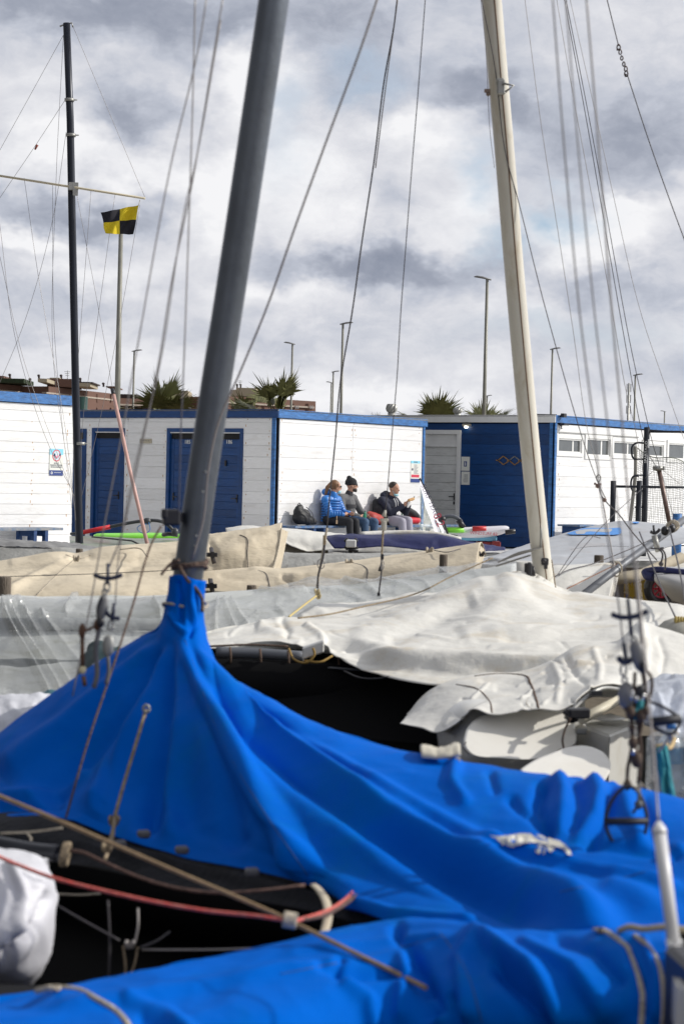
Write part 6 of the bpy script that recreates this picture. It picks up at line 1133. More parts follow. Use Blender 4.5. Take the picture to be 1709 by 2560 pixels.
# refine the far right between the last two rings so the far edge follows its lumps
ringsC.insert(7,[(470,2010,7.35),(-60,1915,7.0),(-50,1880,6.65),(-40,2005,6.25),(160,2018,5.91),(294,2063,5.70),(492,2118,5.43),(770,2178,4.95),(930,2252,4.66),(1110,2275,4.48),(1310,2290,4.34),(1490,2210,4.5),(1540,1968,5.16),(1560,2030,5.7)])
bcv=loft('blue_cover',ringsC,BLUEC,None,300,190,CF,(.014,2.6),.003)
tag(bcv,'big bright blue canvas cover tented up the near mast and draped over the catamaran','boat cover','blue canvas covers')
NF_=[([(120,2520),(400,2480),(700,2430),(900,2410)],16,18,.012,.016),([(980,2310),(1050,2420),(1090,2560)],16,26,-.03,-.04),([(1010,2320),(1010,2430),(1000,2560)],14,20,.018,.02),([(1200,2310),(1150,2400),(1180,2560)],18,24,.02,.025),([(1190,2330),(1330,2440),(1430,2590)],18,34,.03,.045),([(1230,2400),(1330,2500),(1380,2600)],20,34,-.035,-.055),([(1290,2350),(1440,2430),(1540,2560)],16,30,.016,.025),([(850,2450),(920,2500),(940,2600)],16,20,.015,.018),([(780,2420),(860,2440),(990,2430),(1040,2470)],12,14,-.016,-.018),([(1060,2470),(1100,2560)],11,18,.016,.02),
     ([(300,2500),(420,2530),(500,2600)],12,18,.012,.014),([(340,2540),(460,2580)],12,14,-.014,-.012),([(860,2400),(830,2440)],11,12,-.014,-.014),([(1130,2480),(1140,2600)],12,18,-.016,-.02),([(1560,2350),(1600,2450),(1600,2560)],10,14,-.016,-.018),([(1600,2340),(1640,2440),(1640,2560)],9,12,.012,.014),([(700,2380),(900,2360),(1130,2330)],9,9,.006,.008),
     ([(1370,2340),(1480,2380),(1560,2470)],14,20,-.012,-.018)]
nfc=loft('blue_cover',[[(-90,2585,4.25),(310,2520,4.4),(700,2440,4.55),(980,2360,4.75),(1250,2370,4.45),(1530,2380,4.25),(1690,2380,4.15)],
 [(-90,2518,3.95),(0,2500,4.0),(310,2440,4.15),(500,2402,4.23),(700,2360,4.32),(860,2327,4.40),(985,2304,4.46),(1110,2302,4.34),(1240,2326,4.2),(1400,2332,4.08),(1530,2326,4.0),(1660,2338,3.93)],
 [(-90,2585,3.72),(310,2520,3.88),(700,2440,4.05),(985,2385,4.17),(1240,2398,3.98),(1430,2404,3.87),(1580,2398,3.80),(1678,2405,3.75)],
 [(-90,2720,3.50),(310,2660,3.62),(700,2570,3.82),(985,2505,4.0),(1240,2525,3.84),(1450,2545,3.74),(1600,2522,3.69),(1692,2520,3.65)],
 [(-90,2950,3.40),(500,2880,3.60),(985,2800,3.88),(1450,2800,3.78),(1692,2800,3.64)]],BLUEC,None,240,110,NF_,(.016,2.8),.003)
tag(nfc,'blue canvas wrapped over the nearest hull along the bottom, laced with pale rope','boat cover','blue canvas covers')
hull('hull',P(-200,2700,4.0),P(1900,2600,4.0),.55,.20,.24,BHULL,nb,full=8)
TX=mat('print_offwhite',(.62,.60,.52),.6)
zq=lambda p:(1220+p[0]/6.533,2060+p[1]/6.533)
words=[[(50,222),(170,238),(300,252),(290,300),(330,345),(262,378),(210,330),(120,285)],[(310,252),(420,232),(455,222),(440,290),(470,395),(440,408),(340,384),(340,350)],[(468,220),(580,212),(640,214),(640,270),(600,300),(620,352),(560,368),(480,392),(452,290)],[(652,214),(692,218),(770,275),(850,322),(960,335),(960,398),(860,372),(700,352),(632,350)],[(782,230),(860,240),(960,300),(930,315),(860,292)],[(975,282),(1060,310),(1170,332),(1185,350),(1260,420),(1240,470),(1120,430),(975,400),(972,330)],[(1200,350),(1300,440),(1382,558),(1300,530),(1252,500),(1262,425)]]
decal('print',[[zq(p) for p in w] for w in words],bcv,TX,bcv,.016,1)
of=[[(800,470),(815,415),(850,398),(880,400),(850,425),(838,470),(850,505),(875,520),(830,515)],[(885,402),(930,420),(965,470),(950,525),(915,528),(925,490),(915,440)],[(955,395),(1000,420),(1070,480),(1050,500),(1010,470),(960,420)]]
decal('print',[[zq(p) for p in w] for w in of],bcv,TX,bcv,.016,0)
SEAM=mat('seam_blue',(.0,.06,.26),.7)
for k_,(cv_,pts) in enumerate(((bcv,[(462,1600,6.2),(560,1860,5.6),(660,2030,5.2),(770,2190,4.9)]),(nfc,[(1095,2325,4.3),(1165,2430,4.1),(1205,2560,3.9)]),(nfc,[(700,2436,4.2),(900,2395,4.3),(1130,2335,4.3)]),(bcv,[(1050,1900,5.4),(1085,1925,5.3),(1150,1930,5.3)]),(bcv,[(1709,2150,4.6),(1540,2200,4.6),(1400,2230,4.6)]),(nfc,[(1665,2350,3.9),(1676,2420,3.8),(1684,2500,3.7),(1684,2600,3.7)]))):
    rope('seam',pts,.0022,SEAM,'','',cv_,onto=cv_,off=.004,n=60)
for (x,y) in ((1672,2380),(1678,2440),(1680,2505)):
    T_=bvh(nfc); d_=(P(x,y,3.8)-CAM).normalized(); h_=T_.ray_cast(CAM,d_)
    if h_[0] is not None:
        bm=B(); tube(bm,[h_[0]-d_*.006+RT*math.cos(a)*.007+UP*math.sin(a)*.007 for a in np.linspace(0,6.28,14)],.0022,6); obj('eyelet',bm,GREY,nfc)
# strap patch over far edge
sp2=thing('webbing_patch',P(1100,1890,5.4),'off-white folded webbing patch on the far edge of the blue cover','strap')
loft('webbing',[[(1052,1868,5.62),(1100,1876,5.6),(1145,1866,5.6)],[(1052,1880,5.42),(1100,1886,5.40),(1150,1878,5.40)],[(1055,1896,5.40),(1100,1900,5.38),(1150,1892,5.38)]],mat('webbing_white',(.62,.58,.48),.7,var=.1),sp2,20,10,(),(.01,20),.006)
bm=B(); cbox(bm,P(1143,1904,5.36),.014,.01,.022,bev=.002); obj('tab',bm,ROPEW,sp2)
# ropes round the mast sleeve and over the covers
def band(name,c,rx,label,m,r=.0045,turns=1,parent=None):
    bm=B(); 
    for k in range(turns): tube(bm,[c+Vector((math.cos(a)*rx,math.sin(a)*rx,.008*math.sin(a*2+k)+.006*k)) for a in np.linspace(0,6.3,30)],r,6)
    return obj(name,bm,m,parent)
tag(band('sleeve_tie',P(463,1513,6.40),.071,'',ROPEW,.005),'pale cord tied round the blue sleeve at the foot of the near mast','cord')
r1=rope('long_rope',[(-30,1978,4.75),(150,2053,4.65),(400,2162,4.5),(715,2298,4.30),(880,2380,4.16),(1000,2438,4.08),(1064,2470,4.0)],.0062,mat('rope_tan2',(.36,.25,.14),.8,var=.3,vs=60),'long tan rope crossing from the left edge down onto the nearest blue canvas','rope',group='loose ropes')
r2=rope('red_rope',[(-30,2128,4.5),(0,2143,4.5),(60,2168,4.5),(140,2197,4.45),(250,2225,4.42),(380,2254,4.38),(520,2278,4.34),(640,2290,4.30),(725,2302,4.27),(760,2296,4.35),(810,2280,4.45),(855,2255,4.6),(885,2228,4.75)],.0052,ROPER,'sagging red rope in front of the dark hull at lower left','rope',group='loose ropes')
kk=thing('rope_whipping',P(725,2300,4.27),'pale whipping binding the red rope to the tan rope','rope knot')
bm=B()
for k in range(6): q=P(712+k*5,2301+(k-3)*.8,4.27); tube(bm,[q+Vector((.002*math.sin(a),math.cos(a)*.014,math.sin(a)*.014)) for a in np.linspace(0,6.28,14)],.0045,6)
obj('binding',bm,ROPEW,kk)
rope('dark_rope',[(172,2126,5.05),(205,2130,5.0),(260,2155,4.95),(340,2190,4.9),(440,2220,4.85),(540,2232,4.82),(640,2228,4.8),(762,2213,4.82)],.0052,mat('rope_braid',(.16,.09,.07),.8,var=.6,vs=80),'thin brown braided rope looping from the black tube to the cover corner','rope',group='loose ropes')
rope('dark_rope',[(750,2300,4.33),(800,2292,4.38),(850,2268,4.5),(890,2238,4.7)],.0052,MATS['rope_braid'],'short brown braided rope beside the red rope end','rope',group='loose ropes')
bm=B(); w=crom([P(784,2212,4.82),P(800,2228,4.72),P(815,2255,4.6),P(820,2290,4.5),P(812,2325,4.42),P(803,2350,4.36)],20); tube(bm,w,.010,8,flat=.35); tag(obj('beige_strap',bm,mat('strap_beige',(.55,.48,.36),.8)),'flat beige strap from the corner of the blue cover down to the lower canvas','strap')
r=rope('lashing_rope',[(92,2478,3.92),(130,2470,3.9),(175,2472,3.9),(205,2478,3.9),(240,2497,3.9),(280,2520,3.9),(310,2548,3.9),(330,2580,3.9)],.0075,ROPEW,'pale lashing rope over the nearest blue canvas at bottom left','rope',group='pale lashing ropes on the nearest canvas',onto=nfc,off=.008)
r=rope('lashing_rope',[(1484,2326,4),(1520,2333,3.9),(1552,2356,3.9),(1582,2405,3.8),(1600,2465,3.8),(1604,2520,3.7),(1600,2600,3.7)],.0068,ROPEW,'pale lashing rope over the canvas, left of the pair beside the white tube','rope',group='pale lashing ropes on the nearest canvas',onto=nfc,off=.008)
r=rope('lashing_rope',[(1585,2340,3.9),(1615,2362,3.85),(1640,2400,3.8),(1654,2450,3.75),(1658,2520,3.7),(1652,2600,3.7)],.0060,ROPEW,'pale lashing rope over the canvas, right of the pair beside the white tube','rope',group='pale lashing ropes on the nearest canvas',onto=nfc,off=.008)
r=rope('top_rope',[(1548,2326,3.93),(1570,2318,3.9),(1610,2323,3.86),(1660,2318,3.83),(1709,2324,3.8),(1760,2330,3.8)],.0075,mat('rope_ochre',(.50,.42,.27),.85,var=.3,vs=60),'ochre rope running behind the white tube foot at the right edge','rope',group='loose ropes')
# white tube with wire
wt=thing('shroud_tube',P(1684,2370,3.72),'white plastic tube over a shroud, standing at the lower right with a pointed top','tube')
bm=B(); a=P(1684,2368,3.72); b=P(1647,2078,3.78); tube(bm,[a,a.lerp(b,.5),b],.0126,18); obj('tube',bm,mat('tube_white',(.72,.72,.73),.35,var=.08),wt)
bm=B(); c=P(1645,2054,3.785); tube(bm,[b-(c-b)*.25,b,b.lerp(c,.3),c],[.0140,.0142,.0125,.0045],18); tube(bm,[a+(b-a)*.0,a+(b-a)*.02],.0145,18); cbox(bm,P(1672,2356,3.72),.012,.02,.008); cbox(bm,P(1697,2358,3.72),.010,.02,.010); obj('cap',bm,mat('cap_white',(.76,.76,.76),.35),wt)
line('wire',[(1645,2056,3.785),(1640,1990,3.83),(1632,1875,3.95),(1615,1700,4.1),(1590,1400,4.3)],.0022,WIRE,wt,6,24)
# white bow piece and black bag
bp2=thing('bow_moulding',P(1700,2400,3.7),'white fibreglass bow moulding under the white tube at the right edge','boat part'); bp2.location.z=0
bm=B(); q=[P(1662,2366,3.78),P(1800,2372,3.78),P(1800,2372,3.4),P(1690,2385,3.5)]; zt=q[0].z; prism(bm,[(q[0].x,q[0].y),(q[3].x,q[3].y),(q[2].x,q[2].y),(q[1].x,q[1].y)],zt-.09,zt); bmesh.ops.bevel(bm,geom=bm.edges[:],offset=.006,segments=2,affect='EDGES'); obj('moulding',bm,GEL,bp2)
bm=B(); q=P(1760,2520,3.55); cbox(bm,q+Vector((0,0,-.03)),.10,.2,.24,.1,bev=.01); tag(obj('black_case',bm,BLK),'black case corner at the bottom right edge below the white moulding','case')
# white wrapped bundle lower left
wq=loft('white_bundle',[[(-80,2170,5.4),(60,2180,5.4),(120,2200,5.2)],[(-80,2118,4.95),(0,2128,4.9),(60,2140,4.85),(105,2158,4.82),(125,2180,4.8)],[(-80,2210,4.62),(0,2215,4.6),(70,2215,4.62),(115,2210,4.7),(134,2225,4.78)],[(-80,2330,4.55),(0,2330,4.55),(70,2310,4.6),(115,2280,4.68),(140,2245,4.8)],[(-80,2430,4.7),(0,2440,4.7),(60,2435,4.72),(105,2400,4.75),(128,2300,4.85)],[(-80,2450,5.1),(60,2445,5.1),(120,2350,5.1)]],mat('sail_bag_white',(.66,.66,.70),.5,var=.08,vs=5,bump=.3,bs=8),None,70,60,[([(20,2150),(60,2230),(30,2340)],9,10,.02,.02),([(125,2230),(90,2320),(0,2400)],8,12,-.04,-.04),([(100,2200),(60,2290),(-20,2370)],9,9,.03,.03)],(.03,3),.004)
tag(wq,'rounded bundle wrapped in white cloth at the lower left behind the red rope','bundle')
# ================================================================ RIGHT TRAPEZE TACKLE
rt=thing('trapeze_tackle',P(1575,1750,4.75),'blurred cluster of dark cleats, blocks and knotted lines hanging before the white stern box','rigging'); TD=4.75
bm=B(); tube(bm,crom([P(1527,1535,TD),P(1545,1542,TD),P(1573,1543,TD),P(1598,1537,TD),P(1618,1527,TD)],16),.0066,8); tube(bm,[P(1568,1498,TD),P(1573,1545,TD),P(1577,1590,TD)],.0045,8); obj('horn_cleat',bm,HORN,rt)
bm=B(); tube(bm,crom([P(1544,1642,TD),P(1552,1652,TD),P(1565,1655,TD),P(1577,1648,TD)],12),.0075,8); tube(bm,[P(1558,1608,TD),P(1563,1650,TD)],.005,8); obj('horn_cleat',bm,HORN,rt)
for q_ in ((1557,1675,7,15),(1583,1600,6,8),(1560,1700,6,8)): bm=B(); ring(bm,*q_,TD); obj('shackle',bm,GREY,rt)
bm=B(); shell(bm,1584,1602,1606,1680,.019,TD); obj('pulley_block',bm,BLKG,rt)
bm=B(); shell(bm,1564,1706,1566,1772,.021,TD); obj('pulley_block',bm,BLKG,rt)
bm=B(); shell(bm,1600,1712,1597,1745,.012,TD-.02); obj('pulley_block',bm,BLK,rt); bm=B(); ell(bm,P(1607,1668,TD-.02),.011,.01,.014); obj('stopper_knot',bm,BLK,rt)
TLB=mat('tackle_brown',(.10,.065,.045),.8,var=.5,vs=40)
bm=B()
for pts in ([(1607,1668,TD),(1625,1690,TD),(1628,1720,TD),(1620,1755,TD)],[(1586,1680,TD),(1584,1760,TD),(1592,1800,TD),(1600,1880,TD),(1594,1960,TD)],[(1605,1680,TD),(1612,1740,TD),(1612,1800,TD)],[(1577,1785,TD),(1578,1820,TD),(1580,1850,TD),(1574,1890,TD),(1568,1920,TD),(1566,1960,TD)],[(1560,1768,TD),(1575,1790,TD),(1610,1778,TD)],[(1580,1770,TD),(1600,1790,TD),(1585,1880,TD)]): tube(bm,crom([P(*p) for p in pts],14),.0045,6)
for (x,y,r) in ((1575,1782,.012),(1600,1790,.012),(1578,1819,.008),(1580,1856,.011),(1590,1900,.014),(1567,1962,.010),(1612,1778,.009),(1584,1885,.012)): ell(bm,P(x,y,TD-.01),r,r*.8,r*1.4,seg=8)
obj('knotted_line',bm,TLB,rt)
bm=B(); tube(bm,[P(1588,1770,TD),P(1592,1800,TD)],.010,6); tube(bm,[P(1600,1750,TD),P(1596,1790,TD)],.010,6); obj('teal_cord',bm,TN,rt)
bm=B()
for (x,y) in ((1580,1735),(1590,1748),(1578,1742),(1608,1742),(1582,1880)): ell(bm,P(x,y,TD-.03),.005,.004,.008,seg=8)
obj('pin',bm,mat('bright_steel',(.7,.7,.7),.2,.9),rt)
for pts,r in (([(1380,-10,TD),(1411,388,TD),(1450,800,TD),(1480,1040,TD),(1503,1250,TD),(1545,1510,TD),(1557,1610,TD)],.0021),([(1412,-10,TD),(1446,388,TD),(1487,800,TD),(1515,1040,TD),(1540,1250,TD),(1568,1500,TD)],.0019),([(1464,-10,TD),(1480,180,TD),(1497,388,TD),(1530,800,TD),(1552,1040,TD),(1570,1260,TD),(1592,1500,TD),(1608,1665,TD)],.0024)): line('wire',pts,r,WIRE,rt,6,50)
th=thing('trapeze_handle',P(1565,2050,TD),'dark trapeze handle, a bar across a cord loop, hanging over the blue cover','handle')  # trapeze handle: grip bar across a cord loop
bm=B(); tube(bm,[P(1512,2054,TD-.02),P(1617,2053,TD-.02)],.0088,12); obj('grip_bar',bm,mat('grip_black',(.02,.022,.03),.6),th)
bm=B(); tube(bm,crom([P(1566,1962,TD-.02),P(1540,1985,TD-.02),P(1520,2020,TD-.02),P(1512,2052,TD-.02),P(1522,2090,TD-.02),P(1545,2122,TD-.02),P(1565,2135,TD-.02),P(1585,2125,TD-.02),P(1606,2095,TD-.02),P(1616,2050,TD-.02),P(1606,2005,TD-.02),P(1590,1975,TD-.02),P(1566,1962,TD-.02)],50),.0044,8); obj('loop',bm,MATS['grip_black'],th)
bm=B(); ell(bm,P(1595,2012,TD-.03),.0105,.0105,.0115); tube(bm,[P(1597,1955,TD-.03),P(1595,2010,TD-.03),P(1588,2022,TD-.03),P(1580,2033,TD-.03)],.004,6); obj('stopper',bm,mat('stopper_grey',(.08,.09,.10),.5),th)
bm=B(); tube(bm,crom([P(1606,1962,TD-.03),P(1595,1970,TD-.03),P(1590,1978,TD-.03)],8),.010,8,flat=.6); obj('white_tie',bm,ROPEW,th)
th=thing('trapeze_handle',P(1660,1800,TD),'dark trapeze handle with thick grip before the silvery sheet','handle')
bm=B(); tube(bm,[P(1622,1806,TD-.04),P(1700,1797,TD-.04)],.0115,12); obj('grip_bar',bm,MATS['grip_black'],th)
bm=B(); tube(bm,crom([P(1615,1752,TD-.04),P(1645,1762,TD-.04),P(1680,1782,TD-.04),P(1700,1798,TD-.04),P(1692,1820,TD-.04),P(1680,1834,TD-.04),P(1640,1822,TD-.04),P(1622,1808,TD-.04)],30),.0040,8); obj('loop',bm,MATS['grip_black'],th)
bm=B(); tube(bm,[P(1680,1834,5.3),P(1670,1846,5.3)],.008,8); tube(bm,[P(1684,1828,5.3),P(1645,1880,5.3)],.004,6); tag(obj('toggle',bm,ROPEW),'small grey toggle on a straw cord below the silvery sheet','toggle')

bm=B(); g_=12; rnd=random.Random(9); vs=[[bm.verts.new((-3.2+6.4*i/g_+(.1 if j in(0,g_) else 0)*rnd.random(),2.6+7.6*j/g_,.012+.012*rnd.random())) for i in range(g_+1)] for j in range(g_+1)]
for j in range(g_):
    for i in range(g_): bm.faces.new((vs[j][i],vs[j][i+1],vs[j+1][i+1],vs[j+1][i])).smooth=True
tag(obj('shade_sheet',bm,mat('shade_black',(.004,.004,.004),.9,spec=.05)),'added black sheet standing in for deep shade beneath the nearest boats','shade_sheet')  # black sheet added so the ground under the boats reads as deep shade
# ================================================================ PEOPLE ON THE BENCH
BZ=.47
def frame(px,off=.24):
    s=ws.hit(px,1316,off)[0]; o=ws.pt(s,BZ,off); return o
def capm(bm,p0,p1,r0,r1,seg=12):
    p0=Vector(p0);p1=Vector(p1); pts=[];rr=[]; d=(p1-p0).normalized() if (p1-p0).length>1e-6 else Vector((0,0,1))
    for t in (-.98,-.8,-.45): pts.append(p0+d*r0*t); rr.append(r0*math.sqrt(1-t*t))
    for t in (0,.25,.5,.75,1): pts.append(p0.lerp(p1,t)); rr.append(r0+(r1-r0)*t)
    for t in (.45,.8,.98): pts.append(p1+d*r1*t); rr.append(r1*math.sqrt(1-t*t))
    tube(bm,pts,rr,seg)
def fuse(name,bm,m,parent,vox=.011,it=3,fac=.5):
    o=obj(name,bm,m,parent,smooth=True); r=o.modifiers.new('fuse','REMESH'); r.mode='VOXEL'; r.voxel_size=vox; r.use_smooth_shade=True
    s=o.modifiers.new('relax','SMOOTH'); s.iterations=it; s.factor=fac; return o
SKIN=mat('skin',(.50,.27,.18),.55,var=.12,vs=30); 
def person(o,label,J,yaw,clothes,hair,headf):
    """J joints in seat space (x along the bench to the right, y away from the wall, z up)"""
    root=thing('person',o,label,'person','people seated on the bench')
    X=US; Y=NS
    T=lambda p:o+X*p[0]+Y*p[1]+Z*p[2]
    # body
    bm=B(); cap=lambda a,b,r0,r1:capm(bm,T(a),T(b),r0,r1)
    cap(J['pel'],J['chest'],.12,.13); cap(J['chest'],J['neck'],.12,.055); cap(J['neck'],J['head'],.055,.058)
    for s in 'LR':
        cap(J['pel'],J['hip'+s],.10,.09); cap(J['hip'+s],J['kne'+s],.085,.058); cap(J['kne'+s],J['ank'+s],.055,.036); cap(J['ank'+s],J['toe'+s],.038,.028)
        cap(J['chest'],J['sho'+s],.08,.06); cap(J['sho'+s],J['elb'+s],.05,.038); cap(J['elb'+s],J['wri'+s],.038,.026)
        w=Vector(J['wri'+s]); h=Vector(J['han'+s]); dr=(h-w).normalized(); sdv=Vector(J.get('side'+s,(1,0,0))); sdv=(sdv-dr*sdv.dot(dr)).normalized(); nn=dr.cross(sdv)
        pc=w+dr*.045; cap(w,pc,.026,.030); 
        for k,ln in enumerate((.062,.070,.066,.052)):
            b0=w+dr*.075+sdv*(.027-.018*k); m1=b0+dr*ln*.5+nn*.012; t1=b0+dr*ln*.8+nn*(.038); cap(b0-dr*.03,b0,.0105,.0095); cap(b0,m1,.0095,.0085); cap(m1,t1,.0085,.007)
        b0=w+dr*.03+sdv*.03; cap(w+dr*.02+sdv*.015,b0,.012,.011); cap(b0,b0+dr*.035+sdv*.015+nn*.015,.011,.0085)
    # head
    hc=T(J['head']); f=(X*math.cos(yaw)+Y*math.sin(yaw)).normalized(); f=(f+Z*headf).normalized(); s_=f.cross(Z).normalized(); u_=s_.cross(f)
    Hh=lambda a,b,c: hc+f*a+s_*b+u_*c
    rot=Matrix((s_,f,u_)).transposed()
    ell(bm,Hh(0,0,.045),.076,.095,.10,rot,seg=20); ell(bm,Hh(.035,0,-.015),.055,.060,.075,rot,seg=16); ell(bm,Hh(.068,0,-.062),.026,.026,.024,rot,seg=10)
    capm(bm,Hh(.088,0,.035),Hh(.112,0,.002),.009,.014,8); ell(bm,Hh(.090,0,-.030),.024,.012,.009,rot,seg=10); ell(bm,Hh(.080,0,.055),.05,.018,.012,rot,seg=10)
    for q in (-1,1): ell(bm,Hh(-.005,q*.078,.015),.010,.020,.032,rot,seg=10)
    fuse('body',bm,SKIN,root,.009,2)
    bm=B()
    for q in (-1,1): ell(bm,Hh(.085,q*.032,.033),.011,.008,.006,rot,seg=8)
    obj('eyes',bm,BLK,root)
    # clothes
    def garment(name,segs,m,vox=.012,it=3,extra=None):
        b2=B()
        for a,b,r0,r1 in segs: capm(b2,T(a) if not isinstance(a,Vector) else a,T(b) if not isinstance(b,Vector) else b,r0,r1)
        if extra: extra(b2,Hh,rot,T)
        return fuse(name,b2,m,root,vox,it)
    clothes(garment,J,Hh,rot,T,root)
    return root,Hh,rot,T,f,s_,u_
def lerp(a,b,t): return tuple(a[i]+(b[i]-a[i])*t for i in range(3))
def top(J,n='jacket',th=1.0):
    seg=[(J['pel'],J['chest'],.155*th,.165*th),(J['chest'],lerp(J['chest'],J['neck'],.75),.16*th,.085),(J['shoL'],J['shoR'],.085*th,.085*th),(J['hipL'],J['hipR'],.12*th,.12*th)]
    for s in 'LR': seg+=[(J['sho'+s],J['elb'+s],.075*th,.062*th),(J['elb'+s],lerp(J['elb'+s],J['wri'+s],.92),.06*th,.044*th)]
    return seg
def legs(J,th=1.0,end=.93):
    seg=[(J['hipL'],J['hipR'],.125,.125),(J['pel'],J['pel'],.13,.13)]
    for s in 'LR': seg+=[(J['hip'+s],J['kne'+s],.108*th,.078*th),(J['kne'+s],lerp(J['kne'+s],J['ank'+s],end),.076*th,.056*th)]
    return seg
def shoes(root,J,T,m):
    for s in 'LR':
        b=B(); a=Vector(J['ank'+s]); t=Vector(J['toe'+s]); capm(b,T(a+Vector((0,-.03,-.03))),T(t),.048,.036); capm(b,T(a),T(a+Vector((0,0,-.04))),.045,.05); fuse('shoe',b,m,root,.012,2)
DENIM=mat('denim',(.05,.10,.19),.8,var=.35,vs=10); BLKJ=mat('black_cloth',(.014,.015,.02),.8); PUFF=mat('blue_puffer',(.01,.17,.55),.4,var=.15,vs=8,sheen=.2); GSW=mat('grey_jumper',(.13,.13,.135),.85,var=.15,vs=30); GSWD=mat('dark_panel',(.035,.035,.04),.85)
HOOD=mat('navy_hoodie',(.012,.015,.035),.8); GPANT=mat('grey_joggers',(.36,.35,.42),.8,var=.12,vs=12); HAIRB=mat('brown_hair',(.22,.11,.05),.55,var=.5,vs=30,stretch=(1,1,.2)); HAIRD=mat('dark_hair',(.03,.02,.015),.6); BEAN=mat('beanie_knit',(.016,.017,.02),.9,bump=.5,bs=60); MASKM=mat('mask_blue',(.30,.55,.62),.6); SHOE=mat('shoe_dark',(.03,.03,.035),.6); SHOEW=mat('shoe_white',(.7,.7,.7),.5)
# ---- woman in blue puffer (head turned right, away)
J=dict(pel=(0,0,.11),chest=(.02,-.01,.36),neck=(.03,.02,.545),head=(.05,.05,.665),hipL=(-.09,.03,.10),hipR=(.09,.03,.10),kneL=(-.02,.43,.08),kneR=(.15,.44,.08),ankL=(-.01,.46,-.33),ankR=(.17,.50,-.33),toeL=(.00,.60,-.42),toeR=(.19,.64,-.42),
 shoL=(-.16,-.01,.46),shoR=(.19,.00,.46),elbL=(-.17,.10,.21),elbR=(.22,.12,.22),wriL=(.03,.27,.20),wriR=(.16,.31,.21),hanL=(.13,.30,.205),hanR=(.10,.39,.215),sideL=(0,0,1),sideR=(0,0,1))
def cl(g,J,Hh,rot,T,root):
    j=g('jacket',top(J),PUFF,.010,1)
    # quilting rings
    rows=[]
    b=B()
    for k in range(9):
        z=.03+k*.047; c=lerp(J['pel'],J['chest'],(z-.02)/.36); c=(c[0],c[1],z+.05); rx=.178-.00*k; pts=[T((c[0]+rx*math.cos(a),c[1]+rx*.96*math.sin(a),c[2])) for a in np.linspace(0,6.283,26)]; tube(b,pts,.016,8,cap=False)
    for s in 'LR':
        for a_,b_,r in ((J['sho'+s],J['elb'+s],.068),(J['elb'+s],J['wri'+s],.054)):
            A_=Vector(T(a_)); B_=Vector(T(b_)); d=(B_-A_).normalized(); u=d.orthogonal().normalized(); w=d.cross(u)
            for k in range(5): c=A_.lerp(B_,.12+.18*k); tube(b,[c+(u*math.cos(a)+w*math.sin(a))*(r-.0015*k) for a in np.linspace(0,6.283,20)],.014,6,cap=False)
    obj('quilting',b,PUFF,j)
    g('collar',[(lerp(J['chest'],J['neck'],.75),lerp(J['neck'],J['head'],.15),.085,.078)],PUFF); 
    b=B(); ell(b,T((-.03,-.09,.60)),.09,.07,.07); fuse('hood',b,PUFF,root)
    g('trousers',legs(J,.95),BLKJ); shoes(root,J,T,SHOE)
r,Hh,rot,T,f,s_,u_=person(frame(826,.22),'woman in a blue quilted puffer jacket with a ponytail, leftmost on the bench',J,R(38),cl,None,-.05)
bm=B(); ell(bm,Hh(-.022,0,.062),.086,.098,.098,rot,seg=18); capm(bm,Hh(-.10,0,.07),Hh(-.15,.0,.01),.038,.036); capm(bm,Hh(-.15,.0,.01),Hh(-.175,.0,-.16),.040,.018); 
for q in (-1,1): capm(bm,Hh(.03,q*.072,.07),Hh(-.02,q*.076,.0),.02,.022)
fuse('hair',bm,HAIRB,r,.010,2)
bm=B(); tube(bm,[Hh(-.118+.0*a,.032*math.cos(a),.045+.032*math.sin(a)) for a in np.linspace(0,6.28,14)],.006,6); obj('hair_tie',bm,mat('tie_beige',(.6,.45,.3),.7),r)
bm=B(); 
for q in (-1,1): ell(bm,Hh(.100,q*.034,.042),.030,.008,.020,rot,seg=10)
tube(bm,[Hh(.0,-.082,.045),Hh(.095,-.065,.045),Hh(.095,.065,.045),Hh(.0,.082,.045)],.005,5); obj('sunglasses',bm,BLK,r)
bm=B(); ell(bm,Hh(.065,0,-.055),.052,.045,.038,rot,seg=14); obj('face_mask',bm,MASKM,r)
# ---- man in grey jumper and beanie (head turned right)
J=dict(pel=(0,-.02,.11),chest=(.01,-.04,.38),neck=(.03,.0,.575),head=(.05,.04,.70),hipL=(-.10,.02,.10),hipR=(.10,.02,.10),kneL=(-.10,.46,.07),kneR=(.20,.46,.07),ankL=(-.09,.46,-.34),ankR=(.20,.44,-.34),toeL=(-.10,.62,-.42),toeR=(.24,.60,-.42),
 shoL=(-.19,-.04,.49),shoR=(.20,-.03,.49),elbL=(-.24,.08,.22),elbR=(.29,.10,.23),wriL=(-.02,.28,.17),wriR=(.19,.30,.17),hanL=(.07,.33,.15),hanR=(.12,.38,.15),sideL=(0,0,1),sideR=(0,0,1))
def cl(g,J,Hh,rot,T,root):
    j=g('jumper',top(J,th=1.03),GSW); g('collar',[(lerp(J['chest'],J['neck'],.7),lerp(J['neck'],J['head'],.1),.085,.072)],GSWD)
    c=lerp(J['pel'],J['chest'],.82); b=B(); rings=[[b.verts.new(T((c[0]+(.193+.004)*math.cos(a),c[1]+.180*math.sin(a),c[2]+dz))) for a in np.linspace(0,6.283,29)[:-1]] for dz in (-.01,.02,.05)]
    for a_,b_ in zip(rings,rings[1:]):
        for i in range(28): b.faces.new((a_[i],a_[(i+1)%28],b_[(i+1)%28],b_[i])).smooth=True
    obj('chest_stripe',b,GSWD,j)
    g('trousers',legs(J,1.03),DENIM); shoes(root,J,T,SHOE)
r,Hh,rot,T,f,s_,u_=person(frame(868,.24),'bearded man in a grey striped jumper and black beanie beside the woman',J,R(46),cl,None,0)
